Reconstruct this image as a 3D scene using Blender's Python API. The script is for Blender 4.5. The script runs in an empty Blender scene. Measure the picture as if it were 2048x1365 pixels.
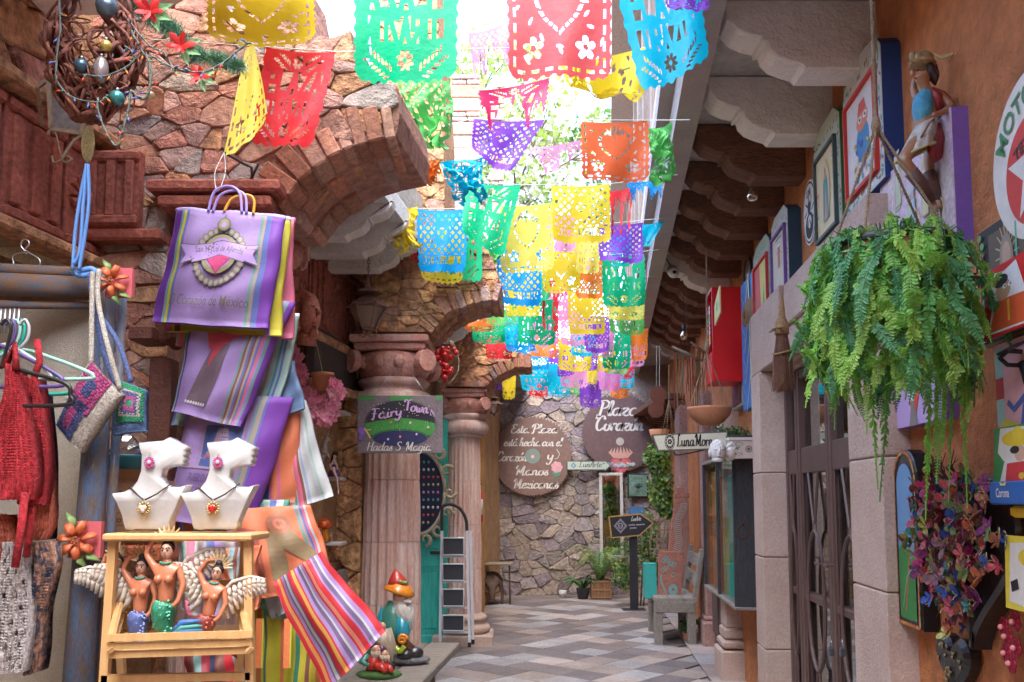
import bpy,math,random,bmesh
import numpy as np
from mathutils import Vector,Matrix,noise as mnoise
random.seed(7)
sc=bpy.context.scene
C=sc.collection
H=1.6;F=1750.0;TH=math.radians(5.0);CS,SN=math.cos(TH),math.sin(TH)
PY0=682.5+164.4
cam=bpy.data.cameras.new('camera');cam_o=bpy.data.objects.new('camera',cam);C.objects.link(cam_o)
cam_o.location=(0,0,H);cam_o.rotation_euler=(math.radians(90)+TH,0,0)
cam.sensor_width=36;cam.lens=36*F/2048;cam.shift_y=164.4/2048;cam.clip_start=0.05;cam.clip_end=2000
sc.camera=cam_o
world=bpy.data.worlds.new('World');sc.world=world;world.use_nodes=True
wn=world.node_tree.nodes;bg=wn['Background']
sky=wn.new('ShaderNodeTexSky');sky.sky_type='NISHITA';sky.sun_disc=False
SUN_EL,SUN_AZ=math.radians(64),math.radians(170)
sky.sun_elevation=SUN_EL;sky.sun_rotation=SUN_AZ
sky.dust_density=9.0;sky.air_density=1.0;sky.ozone_density=0.6;sky.altitude=1900
world.node_tree.links.new(sky.outputs[0],bg.inputs[0]);bg.inputs[1].default_value=0.15
sun=bpy.data.lights.new('sun','SUN');sun.energy=0.6;sun.angle=math.radians(75);sun.color=(1.0,0.95,0.88)
sun_o=bpy.data.objects.new('sun',sun);C.objects.link(sun_o)
sd=Vector((math.sin(SUN_AZ)*math.cos(SUN_EL),math.cos(SUN_AZ)*math.cos(SUN_EL),math.sin(SUN_EL)))
sun_o.rotation_euler=sd.to_track_quat('Z','Y').to_euler()
sc.view_settings.view_transform='Standard';sc.view_settings.look='None'
sc.view_settings.exposure=3.5;sc.view_settings.gamma=1.0;sc.view_settings.use_curve_mapping=False
sc.render.engine='CYCLES'
sc.cycles.max_bounces=8;sc.cycles.diffuse_bounces=6;sc.cycles.glossy_bounces=3;sc.cycles.transmission_bounces=4;sc.cycles.transparent_max_bounces=6
def ray(px,py):
 u=(px-1024)/F;a=(PY0-py)/F
 return Vector((u,CS-a*SN,SN+a*CS))
def W(px,py,Y):
 d=ray(px,py);t=Y/d.y
 return Vector((d.x*t,Y,H+d.z*t))
def FL(px,py,z=0.0):
 d=ray(px,py);t=(z-H)/d.z
 return Vector((d.x*t,d.y*t,z))
XR0,KR=1.327,0.09
XL0,KL=-2.238,0.14
def RW(px,py,off=0.0):
 d=ray(px,py);t=(XR0-off)/(d.x-KR*d.y)
 return Vector((d.x*t,d.y*t,H+d.z*t))
def LW(px,py,off=0.0):
 d=ray(px,py);t=(XL0+off)/(d.x-KL*d.y)
 return Vector((d.x*t,d.y*t,H+d.z*t))
RZR=math.radians(-90)-math.atan(KR)
RZL=math.radians(90)-math.atan(KL)
MATS={}
def _n(t,typ,**k):
 n=t.nodes.new(typ)
 for a,b in k.items():setattr(n,a,b)
 return n
def mat(name,col,rough=0.75,c2=None,sc_=6.0,amt=0.5,fine=0.25,fsc=None,bump=0.15,bsc=60.0,metal=0.0,rnd=0.0,spec=0.4,trans=0.0,emis=None,coat=0.0,stretch=None,alpha=None,c3=None,cells=None):
 if name in MATS:return MATS[name]
 m=bpy.data.materials.new(name);m.use_nodes=True;t=m.node_tree;L=t.links.new
 p=t.nodes['Principled BSDF']
 tc=_n(t,'ShaderNodeTexCoord');vec=tc.outputs['Object']
 oi=None
 if rnd or c3:
  oi=_n(t,'ShaderNodeObjectInfo')
  sclr=_n(t,'ShaderNodeMath',operation='MULTIPLY');sclr.inputs[1].default_value=37.0;L(oi.outputs['Random'],sclr.inputs[0])
  ad=_n(t,'ShaderNodeVectorMath',operation='ADD');L(vec,ad.inputs[0]);L(sclr.outputs[0],ad.inputs[1]);vec=ad.outputs[0]
 if stretch:
  mp=_n(t,'ShaderNodeMapping');mp.inputs['Scale'].default_value=stretch;L(vec,mp.inputs[0]);vec=mp.outputs[0]
 n1=_n(t,'ShaderNodeTexNoise');n1.inputs['Scale'].default_value=sc_;n1.inputs['Detail'].default_value=6;n1.inputs['Roughness'].default_value=0.65
 L(vec,n1.inputs['Vector'])
 base=(*col,1)
 if c2 is None:c2=tuple(c*0.72 for c in col)
 rp=_n(t,'ShaderNodeValToRGB');rp.color_ramp.elements[0].position=0.5-0.5*(1-amt)*0.6-0.08;rp.color_ramp.elements[1].position=0.5+0.5*(1-amt)*0.6+0.08
 rp.color_ramp.elements[0].color=(*c2,1);rp.color_ramp.elements[1].color=base
 L(n1.outputs['Fac'],rp.inputs[0]);cur=rp.outputs[0]
 if c3:
  mx=_n(t,'ShaderNodeMix',data_type='RGBA');
  g=_n(t,'ShaderNodeMath',operation='GREATER_THAN');g.inputs[1].default_value=0.6
  s2=_n(t,'ShaderNodeMath',operation='FRACT');s3=_n(t,'ShaderNodeMath',operation='MULTIPLY');s3.inputs[1].default_value=7.31
  L(oi.outputs['Random'],s3.inputs[0]);L(s3.outputs[0],s2.inputs[0])
  L(s2.outputs[0],mx.inputs[0]);L(cur,mx.inputs[6]);mx.inputs[7].default_value=(*c3,1);cur=mx.outputs[2]
 if fine:
  n2=_n(t,'ShaderNodeTexNoise');n2.inputs['Scale'].default_value=fsc or bsc;n2.inputs['Detail'].default_value=4;L(vec,n2.inputs['Vector'])
  mr=_n(t,'ShaderNodeMapRange');mr.inputs[1].default_value=0.25;mr.inputs[2].default_value=0.75
  mr.inputs[3].default_value=1-fine;mr.inputs[4].default_value=1+fine;L(n2.outputs['Fac'],mr.inputs[0])
  v=_n(t,'ShaderNodeVectorMath',operation='SCALE');L(cur,v.inputs[0]);L(mr.outputs[0],v.inputs['Scale']);cur=v.outputs[0]
 if rnd:
  mr2=_n(t,'ShaderNodeMapRange');mr2.inputs[3].default_value=1-rnd;mr2.inputs[4].default_value=1+rnd;L(oi.outputs['Random'],mr2.inputs[0])
  v2=_n(t,'ShaderNodeVectorMath',operation='SCALE');L(cur,v2.inputs[0]);L(mr2.outputs[0],v2.inputs['Scale']);cur=v2.outputs[0]
 L(cur,p.inputs['Base Color'])
 p.inputs['Roughness'].default_value=rough;p.inputs['Metallic'].default_value=metal
 p.inputs['Specular IOR Level'].default_value=spec;p.inputs['Coat Weight'].default_value=coat
 if bump:
  n3=_n(t,'ShaderNodeTexNoise');n3.inputs['Scale'].default_value=bsc;n3.inputs['Detail'].default_value=5;n3.inputs['Roughness'].default_value=0.7;L(vec,n3.inputs['Vector'])
  bp=_n(t,'ShaderNodeBump');bp.inputs['Strength'].default_value=min(1,bump*2.2);bp.inputs['Distance'].default_value=0.012 if bsc>25 else 0.04
  L(n3.outputs['Fac'],bp.inputs['Height']);L(bp.outputs[0],p.inputs['Normal'])
 if trans:
  tr=_n(t,'ShaderNodeBsdfTranslucent');L(cur,tr.inputs[0])
  ms=_n(t,'ShaderNodeMixShader');ms.inputs[0].default_value=trans
  out=t.nodes['Material Output'];L(p.outputs[0],ms.inputs[1]);L(tr.outputs[0],ms.inputs[2]);L(ms.outputs[0],out.inputs[0])
 if emis:p.inputs['Emission Color'].default_value=(*emis[0],1);p.inputs['Emission Strength'].default_value=emis[1]
 MATS[name]=m;return m
def flat(name,col,rough=0.6,spec=0.35,**k):
 k.setdefault('amt',0.2);k.setdefault('fine',0.06);k.setdefault('bump',0.05)
 return mat(name,col,rough,c2=tuple(c*0.86 for c in col),spec=spec,**k)
def glass(name,tint=(0.9,0.95,0.95),rough=0.02,a=0.25,mx=1.0):
 if name in MATS:return MATS[name]
 m=bpy.data.materials.new(name);m.use_nodes=True;t=m.node_tree;L=t.links.new
 t.nodes.remove(t.nodes['Principled BSDF'])
 g=_n(t,'ShaderNodeBsdfGlossy');g.inputs['Roughness'].default_value=rough;g.inputs[0].default_value=(*tint,1)
 tr=_n(t,'ShaderNodeBsdfTransparent');tr.inputs[0].default_value=(*tint,1)
 fr=_n(t,'ShaderNodeLayerWeight');fr.inputs[0].default_value=0.35
 mr=_n(t,'ShaderNodeMapRange');mr.inputs[3].default_value=a;mr.inputs[4].default_value=mx;L(fr.outputs['Fresnel'],mr.inputs[0])
 ms=_n(t,'ShaderNodeMixShader');L(mr.outputs[0],ms.inputs[0]);L(tr.outputs[0],ms.inputs[1]);L(g.outputs[0],ms.inputs[2]);L(ms.outputs[0],t.nodes['Material Output'].inputs[0])
 MATS[name]=m;return m
def thing(name,label,cat,loc=(0,0,0),rz=0.0,group=None,rot=None):
 o=bpy.data.objects.new(name,None);C.objects.link(o);o.empty_display_size=0.05
 o.location=loc;o.rotation_euler=rot if rot else(0,0,rz)
 o['label']=label;o['category']=cat
 if group:o['group']=group
 return o
def tag(o,label,cat,group=None,kind=None):
 if label:o['label']=label
 if cat:o['category']=cat
 if group:o['group']=group
 if kind:o['kind']=kind
 return o
class MB:
 def __init__(s):s.v=[];s.f=[];s.m=[];s.mats=[];s.cm=0;s.sm=[];s.cs=False
 def use(s,m,smooth=False):
  if m not in s.mats:s.mats.append(m)
  s.cm=s.mats.index(m);s.cs=smooth;return s
 def add(s,vs,fs,T=None):
  b=len(s.v)
  if T is not None:vs=[T@Vector(v)for v in vs]
  s.v.extend([tuple(v)for v in vs])
  for f in fs:s.f.append(tuple(b+i for i in f));s.m.append(s.cm);s.sm.append(s.cs)
  return s
 def box(s,c,d,rot=None,T=None,bev=0.0):
  x,y,z=d[0]/2,d[1]/2,d[2]/2
  if bev and bev<min(x,y,z):
   pts=[]
   for sz in(-1,1):
    for(ix,iy,iz)in(((x-bev),(y-bev),z),(x,y,z-bev))if sz>0 else((x,y,z-bev),((x-bev),(y-bev),z)):
     pass
   layers=[(-z,bev),(-z+bev,0),(z-bev,0),(z,bev)]
   vs=[]
   for lz,ins in layers:
    X,Yy=x-ins,y-ins;b2=bev*(0.6 if ins==0 else 0.6)
    for(px,py)in((-X+b2,-Yy),(X-b2,-Yy),(X,-Yy+b2),(X,Yy-b2),(X-b2,Yy),(-X+b2,Yy),(-X,Yy-b2),(-X,-Yy+b2)):vs.append((px,py,lz))
   fs=[tuple(range(7,-1,-1)),tuple(range(24,32))]
   for k in range(3):
    for i in range(8):j=(i+1)%8;fs.append((k*8+i,k*8+j,k*8+8+j,k*8+8+i))
  else:
   vs=[(-x,-y,-z),(x,-y,-z),(x,y,-z),(-x,y,-z),(-x,-y,z),(x,-y,z),(x,y,z),(-x,y,z)]
   fs=[(3,2,1,0),(4,5,6,7),(0,1,5,4),(1,2,6,5),(2,3,7,6),(3,0,4,7)]
  M=Matrix.Translation(c)
  if rot:M=M@Matrix.Rotation(rot[2],4,'Z')@Matrix.Rotation(rot[1],4,'Y')@Matrix.Rotation(rot[0],4,'X')
  if T is not None:M=T@M
  return s.add(vs,fs,M)
 def bar(s,p,q,w,d=None,up=(0,0,1)):
  p,q=Vector(p),Vector(q);d=d or w;a=q-p;L=a.length
  if L<1e-6:return s
  zq=a.normalized();u=Vector(up)
  if abs(zq.dot(u))>0.98:u=Vector((0,1,0))
  x=u.cross(zq).normalized();y=zq.cross(x)
  M=Matrix((x,y,zq)).transposed().to_4x4();M.translation=(p+q)/2
  return s.box((0,0,0),(w,d,L),T=M)
 def prism(s,pts,y0,y1,T=None,chamf=0.0):
  n=len(pts);
  if area2(pts)<0:pts=pts[::-1]
  vs=[(p[0],y0,p[1])for p in pts]+[(p[0],y1,p[1])for p in pts]
  if chamf:
   c=np.mean(np.array(pts),axis=0);ip=inset(pts,chamf)
   vs=[(p[0],y0,p[1])for p in ip]+[(p[0],y0+chamf,p[1])for p in pts]+[(p[0],y1,p[1])for p in pts]
   fs=[tuple(range(n)),tuple(range(3*n-1,2*n-1,-1))]
   for k in(0,1):
    for i in range(n):j=(i+1)%n;fs.append((k*n+j,k*n+i,k*n+n+i,k*n+n+j))
   return s.add(vs,fs,T)
  fs=[tuple(range(n)),tuple(range(2*n-1,n-1,-1))]
  for i in range(n):j=(i+1)%n;fs.append((j,i,n+i,n+j))
  return s.add(vs,fs,T)
 def sheet(s,pts,y,T=None):
  if area2(pts)<0:pts=pts[::-1]
  return s.add([(p[0],y,p[1])for p in pts],[tuple(range(len(pts)))],T)
 def tube(s,path,r,n=8,cap=True,T=None,flat_=1.0):
  P=[Vector(p)for p in path];k=len(P);R=r if hasattr(r,'__len__')else[r]*k
  vs=[];fs=[];pu=None
  for i in range(k):
   t=(P[min(i+1,k-1)]-P[max(i-1,0)])
   t=t.normalized()if t.length>1e-9 else Vector((0,0,1))
   if pu is None:pu=t.orthogonal().normalized()
   u=(pu-t*pu.dot(t));u=u.normalized()if u.length>1e-6 else t.orthogonal().normalized();pu=u;w=t.cross(u)
   for j in range(n):
    a=2*math.pi*j/n;vs.append(P[i]+u*math.cos(a)*R[i]+w*math.sin(a)*R[i]*flat_)
  for i in range(k-1):
   for j in range(n):j2=(j+1)%n;fs.append((i*n+j,i*n+j2,(i+1)*n+j2,(i+1)*n+j))
  if cap:fs+=[tuple(range(n-1,-1,-1)),tuple(range((k-1)*n,k*n))]
  return s.add(vs,fs,T)
 def lathe(s,prof,n=20,T=None,ang=2*math.pi):
  vs=[];fs=[];full=abs(ang-2*math.pi)<1e-6;m=n if full else n+1
  for r,z in prof:
   for j in range(m):a=ang*j/n;vs.append((r*math.cos(a),r*math.sin(a),z))
  for i in range(len(prof)-1):
   for j in range(n):
    j2=(j+1)%m if full else j+1
    fs.append((i*m+j,i*m+j2,(i+1)*m+j2,(i+1)*m+j))
  if full:
   if prof[0][0]>1e-4:fs.append(tuple(range(m-1,-1,-1)))
   if prof[-1][0]>1e-4:fs.append(tuple(range((len(prof)-1)*m,len(prof)*m)))
  return s.add(vs,fs,T)
 def ball(s,c,r,n=10,m=7,T=None,sq=(1,1,1)):
  prof=[(max(1e-5,math.sin(math.pi*i/m)),-math.cos(math.pi*i/m))for i in range(m+1)]
  M=Matrix.Translation(c)@Matrix.Diagonal((r*sq[0],r*sq[1],r*sq[2],1))
  if T is not None:M=T@M
  return s.lathe(prof,n,M)
 def build(s,name,m=None,parent=None,smooth=None,loc=None):
  me=bpy.data.meshes.new(name);me.from_pydata(s.v,[],s.f)
  mats=s.mats if s.mats else([m]if m else[])
  for q in mats:me.materials.append(q)
  if s.mats:me.polygons.foreach_set('material_index',s.m)
  if smooth is None:me.polygons.foreach_set('use_smooth',s.sm)
  else:me.polygons.foreach_set('use_smooth',[smooth]*len(s.f))
  me.update();o=bpy.data.objects.new(name,me);C.objects.link(o)
  if parent:o.parent=parent
  if loc is not None:o.location=loc
  return o
def area2(p):return sum(p[i][0]*p[(i+1)%len(p)][1]-p[(i+1)%len(p)][0]*p[i][1]for i in range(len(p)))
def inset(pts,d):
 n=len(pts);out=[]
 for i in range(n):
  a,b,c=np.array(pts[i-1],float),np.array(pts[i],float),np.array(pts[(i+1)%n],float)
  e1=b-a;e2=c-b;l1=np.linalg.norm(e1)+1e-9;l2=np.linalg.norm(e2)+1e-9
  n1=np.array((-e1[1],e1[0]))/l1;n2=np.array((-e2[1],e2[0]))/l2
  k=n1+n2;kk=np.dot(k,k);k=k*2/kk if kk>0.3 else n1
  out.append(tuple(b+k*d*(1 if True else-1)))
 return out
def obj(name,mb,m=None,parent=None,**k):return mb.build(name,m,parent,**k)
def dup(o,parent=None,loc=None,rz=None,label=None,rot=None,scale=None):
 c=o.copy();C.objects.link(c)
 if parent is not None:c.parent=parent
 if loc is not None:c.location=loc
 if rz is not None:c.rotation_euler=(0,0,rz)
 if rot is not None:c.rotation_euler=rot
 if scale is not None:c.scale=(scale,)*3
 if label:c['label']=label
 for ch in o.children:
  d=ch.copy();C.objects.link(d);d.parent=c
  for g in ch.children:e=g.copy();C.objects.link(e);e.parent=d
 return c
def struct(o):o['kind']='structure';return o
def clip(poly,a,b,c):
 out=[];n=len(poly)
 for i in range(n):
  p,q=poly[i],poly[(i+1)%n];dp=a*p[0]+b*p[1]-c;dq=a*q[0]+b*q[1]-c
  if dp<=0:out.append(p)
  if(dp<0<dq)or(dq<0<dp):t=dp/(dp-dq);out.append((p[0]+(q[0]-p[0])*t,p[1]+(q[1]-p[1])*t))
 return out
def inside(p,poly):
 r=False;n=len(poly)
 for i in range(n):
  a,b=poly[i],poly[i-1]
  if(a[1]>p[1])!=(b[1]>p[1])and p[0]<(b[0]-a[0])*(p[1]-a[1])/(b[1]-a[1])+a[0]:r=not r
 return r
def seeds_in(poly,sx,sy,rng,jit=0.42):
 xs=[p[0]for p in poly];ys=[p[1]for p in poly];out=[];j=0;y=min(ys)
 while y<max(ys)+sy:
  x=min(xs)+(j%2)*sx/2
  while x<max(xs)+sx:
   q=(x+rng.uniform(-jit,jit)*sx,y+rng.uniform(-jit,jit)*sy)
   if inside(q,poly):out.append(q)
   x+=sx*rng.choice((0.75,1,1,1.3))
  y+=sy;j+=1
 return out
def voronoi(poly,seeds,gap,ax=1.0,ay=1.0):
 S=[(p[0]/ax,p[1]/ay)for p in seeds];PB=[(p[0]/ax,p[1]/ay)for p in poly]
 xs=[p[0]for p in PB];ys=[p[1]for p in PB]
 A=np.array(S);cells=[]
 for i,s in enumerate(S):
  d=np.hypot(A[:,0]-s[0],A[:,1]-s[1]);idx=np.argsort(d)[1:18]
  R=(d[idx[min(9,len(idx)-1)]]if len(idx)else 1)*1.6
  cell=[(s[0]-R,s[1]-R),(s[0]+R,s[1]-R),(s[0]+R,s[1]+R),(s[0]-R,s[1]+R)]
  for k in idx:
   q=S[k];a,b=q[0]-s[0],q[1]-s[1];c=(q[0]**2+q[1]**2-s[0]**2-s[1]**2)/2
   cell=clip(cell,a,b,c)
   if len(cell)<3:break
  if len(cell)<3:cells.append(None);continue
  cell=[(p[0]*ax,p[1]*ay)for p in cell]
  cells.append(cell)
 return cells
def convex_clip(cell,poly):
 n=len(poly);sgn=1 if area2(poly)>0 else-1
 for i in range(n):
  p,q=poly[i],poly[(i+1)%n];ex,ey=(q[0]-p[0])*sgn,(q[1]-p[1])*sgn
  cell=clip(cell,ey,-ex,ey*p[0]-ex*p[1])
  if len(cell)<3:return[]
 return cell
def chaikin(p,k=0.22):
 out=[];n=len(p)
 for i in range(n):
  a,b=p[i],p[(i+1)%n]
  if math.hypot(a[0]-b[0],a[1]-b[1])<1e-4:continue
  out.append((a[0]*(1-k)+b[0]*k,a[1]*(1-k)+b[1]*k));out.append((a[0]*k+b[0]*(1-k),a[1]*k+b[1]*(1-k)))
 return out
def merge_close(p,d):
 out=[]
 for q in p:
  if not out or math.hypot(q[0]-out[-1][0],q[1]-out[-1][1])>d:out.append(q)
 while len(out)>3 and math.hypot(out[0][0]-out[-1][0],out[0][1]-out[-1][1])<d:out.pop()
 return out
def stone_mb(poly,depth,rng,gap=0.008,rough=0.12):
 if area2(poly)<0:poly=poly[::-1]
 poly=merge_close(poly,gap*1.2)
 if len(poly)<3:return None,None
 poly=inset(poly,gap*0.35)
 if area2(poly)<0.0002:return None,None
 poly=merge_close(chaikin(poly,0.13),0.004);n=len(poly)
 if n<4 or area2(poly)<0.0003:return None,None
 cx=sum(p[0]for p in poly)/n;cy=sum(p[1]for p in poly)/n
 b=MB();vs=[];tx,tz=rng.uniform(-0.12,0.12),rng.uniform(-0.15,0.1)
 P=[((p[0]-cx)*rng.uniform(0.97,1.04),(p[1]-cy)*rng.uniform(0.97,1.04))for p in poly]
 for sc2,dd,jj in((1.0,-0.25,0),(0.99,0.70,0.02),(0.90,1.0,0.03)):
  for p in P:
   f=sc2+rng.uniform(-jj,jj);vs.append((p[0]*f,-depth*(dd+(rng.uniform(-0.12,0.12)if jj else 0))-(p[0]*tx+p[1]*tz)*(dd>0),p[1]*f))
 vs.append((rng.uniform(-.02,.02),-depth*(1.05+rng.uniform(-rough,rough)),rng.uniform(-.02,.02)));fs=[]
 for k in(0,1):
  for i in range(n):j=(i+1)%n;fs.append((k*n+i,k*n+j,k*n+n+j,k*n+n+i))
 for i in range(n):fs.append((2*n+i,2*n+(i+1)%n,3*n))
 b.add(vs,fs);return b,(cx,cy)
def stone_field(parent,poly,sx,sy,depth,mats,seed,y=0.0,gap=0.008,name='stone',exclude=None,weights=None,jit=0.42,limit=300,T=None,smooth=False):
 rng=random.Random(seed);S=seeds_in(poly,sx,sy,rng,jit);cells=voronoi(poly,S,gap,sx,sy);cnt=0
 conv=True
 for cell in cells:
  if not cell:continue
  if inside_all(cell,poly):c2=cell
  else:c2=convex_clip(cell,poly)if is_convex(poly)else clip_to(cell,poly)
  if len(c2)<3:continue
  mx=sum(p[0]for p in c2)/len(c2);my=sum(p[1]for p in c2)/len(c2)
  if exclude and exclude(mx,my):continue
  dpt=depth*rng.uniform(0.6,1.25)
  b,cc=stone_mb(c2,dpt,rng,gap)
  if b is None:continue
  o=b.build(name,rng.choice(mats),parent,smooth=smooth);loc=Vector((cc[0],y,cc[1]))
  if T is not None:o.matrix_local=T@Matrix.Translation(loc)
  else:o.location=loc
  cnt+=1
  if cnt>=limit:break
 return cnt
def inside_all(cell,poly):return all(inside(p,poly)for p in cell)
def is_convex(p):
 n=len(p);s=0
 for i in range(n):
  a,b,c=p[i-1],p[i],p[(i+1)%n];k=(b[0]-a[0])*(c[1]-b[1])-(b[1]-a[1])*(c[0]-b[0])
  if abs(k)<1e-9:continue
  if s==0:s=1 if k>0 else-1
  elif(k>0)!=(s>0):return False
 return True
def clip_to(cell,poly):
 out=list(poly);n=len(cell);sg=1 if area2(cell)>0 else-1
 for i in range(n):
  p,q=cell[i],cell[(i+1)%n];ex,ey=(q[0]-p[0])*sg,(q[1]-p[1])*sg
  out=clip(out,ey,-ex,ey*p[0]-ex*p[1])
  if len(out)<3:return[]
 return out
def arc(cx,cy,r,a0,a1,n,ry=None):
 ry=ry or r
 return[(cx+r*math.cos(math.radians(a0+(a1-a0)*i/n)),cy+ry*math.sin(math.radians(a0+(a1-a0)*i/n)))for i in range(n+1)]
def cr(pts,k=6):
 P=[Vector(p)for p in pts];out=[]
 for i in range(len(P)-1):
  p0,p1,p2,p3=P[max(i-1,0)],P[i],P[i+1],P[min(i+2,len(P)-1)]
  for j in range(k):
   t=j/k;out.append(0.5*((2*p1)+(p2-p0)*t+(2*p0-5*p1+4*p2-p3)*t*t+(3*p1-p0-3*p2+p3)*t**3))
 out.append(P[-1]);return out
m_mortar=mat('mortar',(0.44,0.37,0.31),0.95,c2=(0.30,0.25,0.21),sc_=5,bump=0.5,bsc=45)
m_mortar_d=mat('mortar_ochre',(0.50,0.32,0.16),0.95,c2=(0.3,0.16,0.08),sc_=5,bump=0.6,bsc=35)
st_red=mat('stone_red',(0.52,0.22,0.15),0.9,c2=(0.33,0.15,0.11),sc_=11,fine=0.55,bump=0.8,bsc=20,rnd=0.14,c3=(0.46,0.26,0.19))
st_ora=mat('stone_orange',(0.60,0.30,0.14),0.9,c2=(0.36,0.17,0.09),sc_=10,fine=0.55,bump=0.8,bsc=20,rnd=0.14,c3=(0.50,0.30,0.17))
st_och=mat('stone_ochre',(0.62,0.38,0.18),0.9,c2=(0.42,0.20,0.10),sc_=10,fine=0.55,bump=0.8,bsc=20,rnd=0.14)
st_pnk=mat('stone_pink',(0.50,0.29,0.23),0.9,c2=(0.34,0.2,0.17),sc_=7,fine=0.35,bump=0.6,bsc=20,rnd=0.25,c3=(0.42,0.30,0.26))
st_gry=mat('stone_grey',(0.38,0.33,0.325),0.9,c2=(0.27,0.23,0.23),sc_=7,fine=0.35,bump=0.5,bsc=22,rnd=0.2,c3=(0.46,0.38,0.31))
st_lil=mat('stone_mauve',(0.34,0.275,0.29),0.9,c2=(0.25,0.20,0.215),sc_=7,fine=0.35,bump=0.5,bsc=22,rnd=0.3)
st_tan=mat('stone_tan',(0.48,0.40,0.32),0.9,c2=(0.36,0.28,0.23),sc_=7,fine=0.35,bump=0.5,bsc=22,rnd=0.25)
br_red=mat('brick_red',(0.50,0.21,0.12),0.9,c2=(0.33,0.14,0.09),sc_=9,fine=0.35,bump=0.5,bsc=40,rnd=0.3,c3=(0.42,0.26,0.19))
m_relief=mat('painted_relief',(0.42,0.13,0.085),0.85,c2=(0.22,0.065,0.045),sc_=9,fine=0.4,bump=0.5,bsc=50,rnd=0.12)
m_orange=mat('orange_plaster',(0.66,0.26,0.09),0.85,c2=(0.42,0.145,0.055),sc_=1.6,amt=0.6,fine=0.25,fsc=14,bump=0.35,bsc=22)
m_cantera=mat('cantera_stone',(0.60,0.47,0.385),0.92,c2=(0.48,0.33,0.26),sc_=3,amt=0.5,fine=0.14,fsc=60,bump=0.4,bsc=70,rnd=0.12)
m_white_pl=mat('white_plaster',(0.80,0.76,0.71),0.85,c2=(0.66,0.61,0.57),sc_=2.2,amt=0.6,fine=0.06,bump=0.3,bsc=14)
m_beam=mat('brown_beam',(0.28,0.125,0.075),0.8,c2=(0.13,0.06,0.04),sc_=3,amt=0.7,stretch=(1,6,3),bump=0.35,bsc=22)
m_fascia=mat('fascia_stone',(0.52,0.46,0.43),0.9,c2=(0.42,0.36,0.34),sc_=4,fine=0.2,fsc=120,bump=0.5,bsc=120)
m_ceil=mat('ceiling_plaster',(0.50,0.47,0.44),0.9,c2=(0.36,0.33,0.30),sc_=2,bump=0.3,bsc=14)
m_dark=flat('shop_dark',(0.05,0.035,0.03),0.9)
m_col=mat('column_paint',(0.70,0.56,0.50),0.85,c2=(0.54,0.31,0.25),sc_=4,amt=0.7,stretch=(3,3,0.5),fine=0.22,fsc=45,bump=0.4,bsc=55,rnd=0.05)
m_cap=mat('capital_paint',(0.64,0.40,0.34),0.85,c2=(0.50,0.20,0.15),sc_=5,amt=0.7,fine=0.25,fsc=45,bump=0.4,bsc=50)
m_weather=mat('weathered_wood',(0.36,0.33,0.28),0.9,c2=(0.22,0.19,0.16),sc_=4,stretch=(1.5,9,9),fine=0.25,bump=0.4,bsc=40)
MIX_RED=[st_red,st_red,st_pnk,st_gry,br_red,st_ora]
MIX_ORA=[st_ora,st_ora,st_och,st_och,st_red]
m_core_r=mat('arch_mortar_red',(0.46,0.24,0.18),0.95,c2=(0.34,0.19,0.15),sc_=6,fine=0.35,bump=0.7,bsc=20)
m_core_o=mat('arch_mortar_ochre',(0.54,0.30,0.16),0.95,c2=(0.36,0.19,0.10),sc_=6,fine=0.35,bump=0.7,bsc=20)
MIX_GRY=[st_gry,st_gry,st_lil,st_tan,st_tan,st_gry]
fb=MB();fb.use(mat('ground_concrete',(0.30,0.28,0.26),0.85,c2=(0.22,0.2,0.19),sc_=3,bump=0.2,bsc=30));fb.add([(-150,-150,0),(150,-150,0),(150,150,0),(-150,150,0)],[(0,1,2,3)])
floor=struct(fb.build('floor'))
TC=[((0.17,0.145,0.145),5),((0.20,0.17,0.165),4),((0.36,0.35,0.36),4),((0.43,0.42,0.42),3),((0.37,0.30,0.26),3),((0.27,0.215,0.195),3),((0.45,0.38,0.34),2)]
t_m=[]
for i,(c,w)in enumerate(TC):
 c=tuple(x*.9+m*.1 for x,m in zip(c,(.34,.29,.26)));t_m+=[mat('floor_tile_%d'%i,c,0.55,c2=tuple(x*0.72 for x in c),sc_=4,amt=.7,fine=0.25,bump=0.12,bsc=40,rnd=0.12,spec=0.45)]*w
def tile_mesh(w,d,name):
 b=MB();b.box((0,0,0.008),(w,d,0.016),bev=0.004);me_o=b.build(name);return me_o
S_T=0.34;ang=math.radians(45+4);ca,sa=math.cos(ang),math.sin(ang)
rngT=random.Random(11);cnt=0;tmesh={}
def get_tile(mt,w,d):
 k=(mt.name,w,d)
 if k not in tmesh:
  b=MB();b.box((0,0,0.008),(w,d,0.016),bev=0.003);me=bpy.data.meshes.new('tile');me.from_pydata(b.v,[],b.f);me.materials.append(mt);tmesh[k]=me
 return tmesh[k]
for i in range(-60,60):
 for j in range(-60,60):
  u,v=(i+0.5)*S_T,(j+0.5)*S_T;x=u*ca-v*sa+0.3;y=u*sa+v*ca+10
  if y<6.9 or y>14.75:continue
  if x>1.98+0.085*(y-9.7)-0.12 or x<-0.62+0.06*(y-10)-(0.25 if y<9 else 0):continue
  if cnt>=285:continue
  o=bpy.data.objects.new('tile',get_tile(rngT.choice(t_m),S_T-0.006,S_T-0.006));C.objects.link(o);o.parent=floor
  o.location=(x,y,rngT.uniform(0.0005,0.0035));o.rotation_euler=(0,0,ang);cnt+=1
y=6.4
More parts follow.
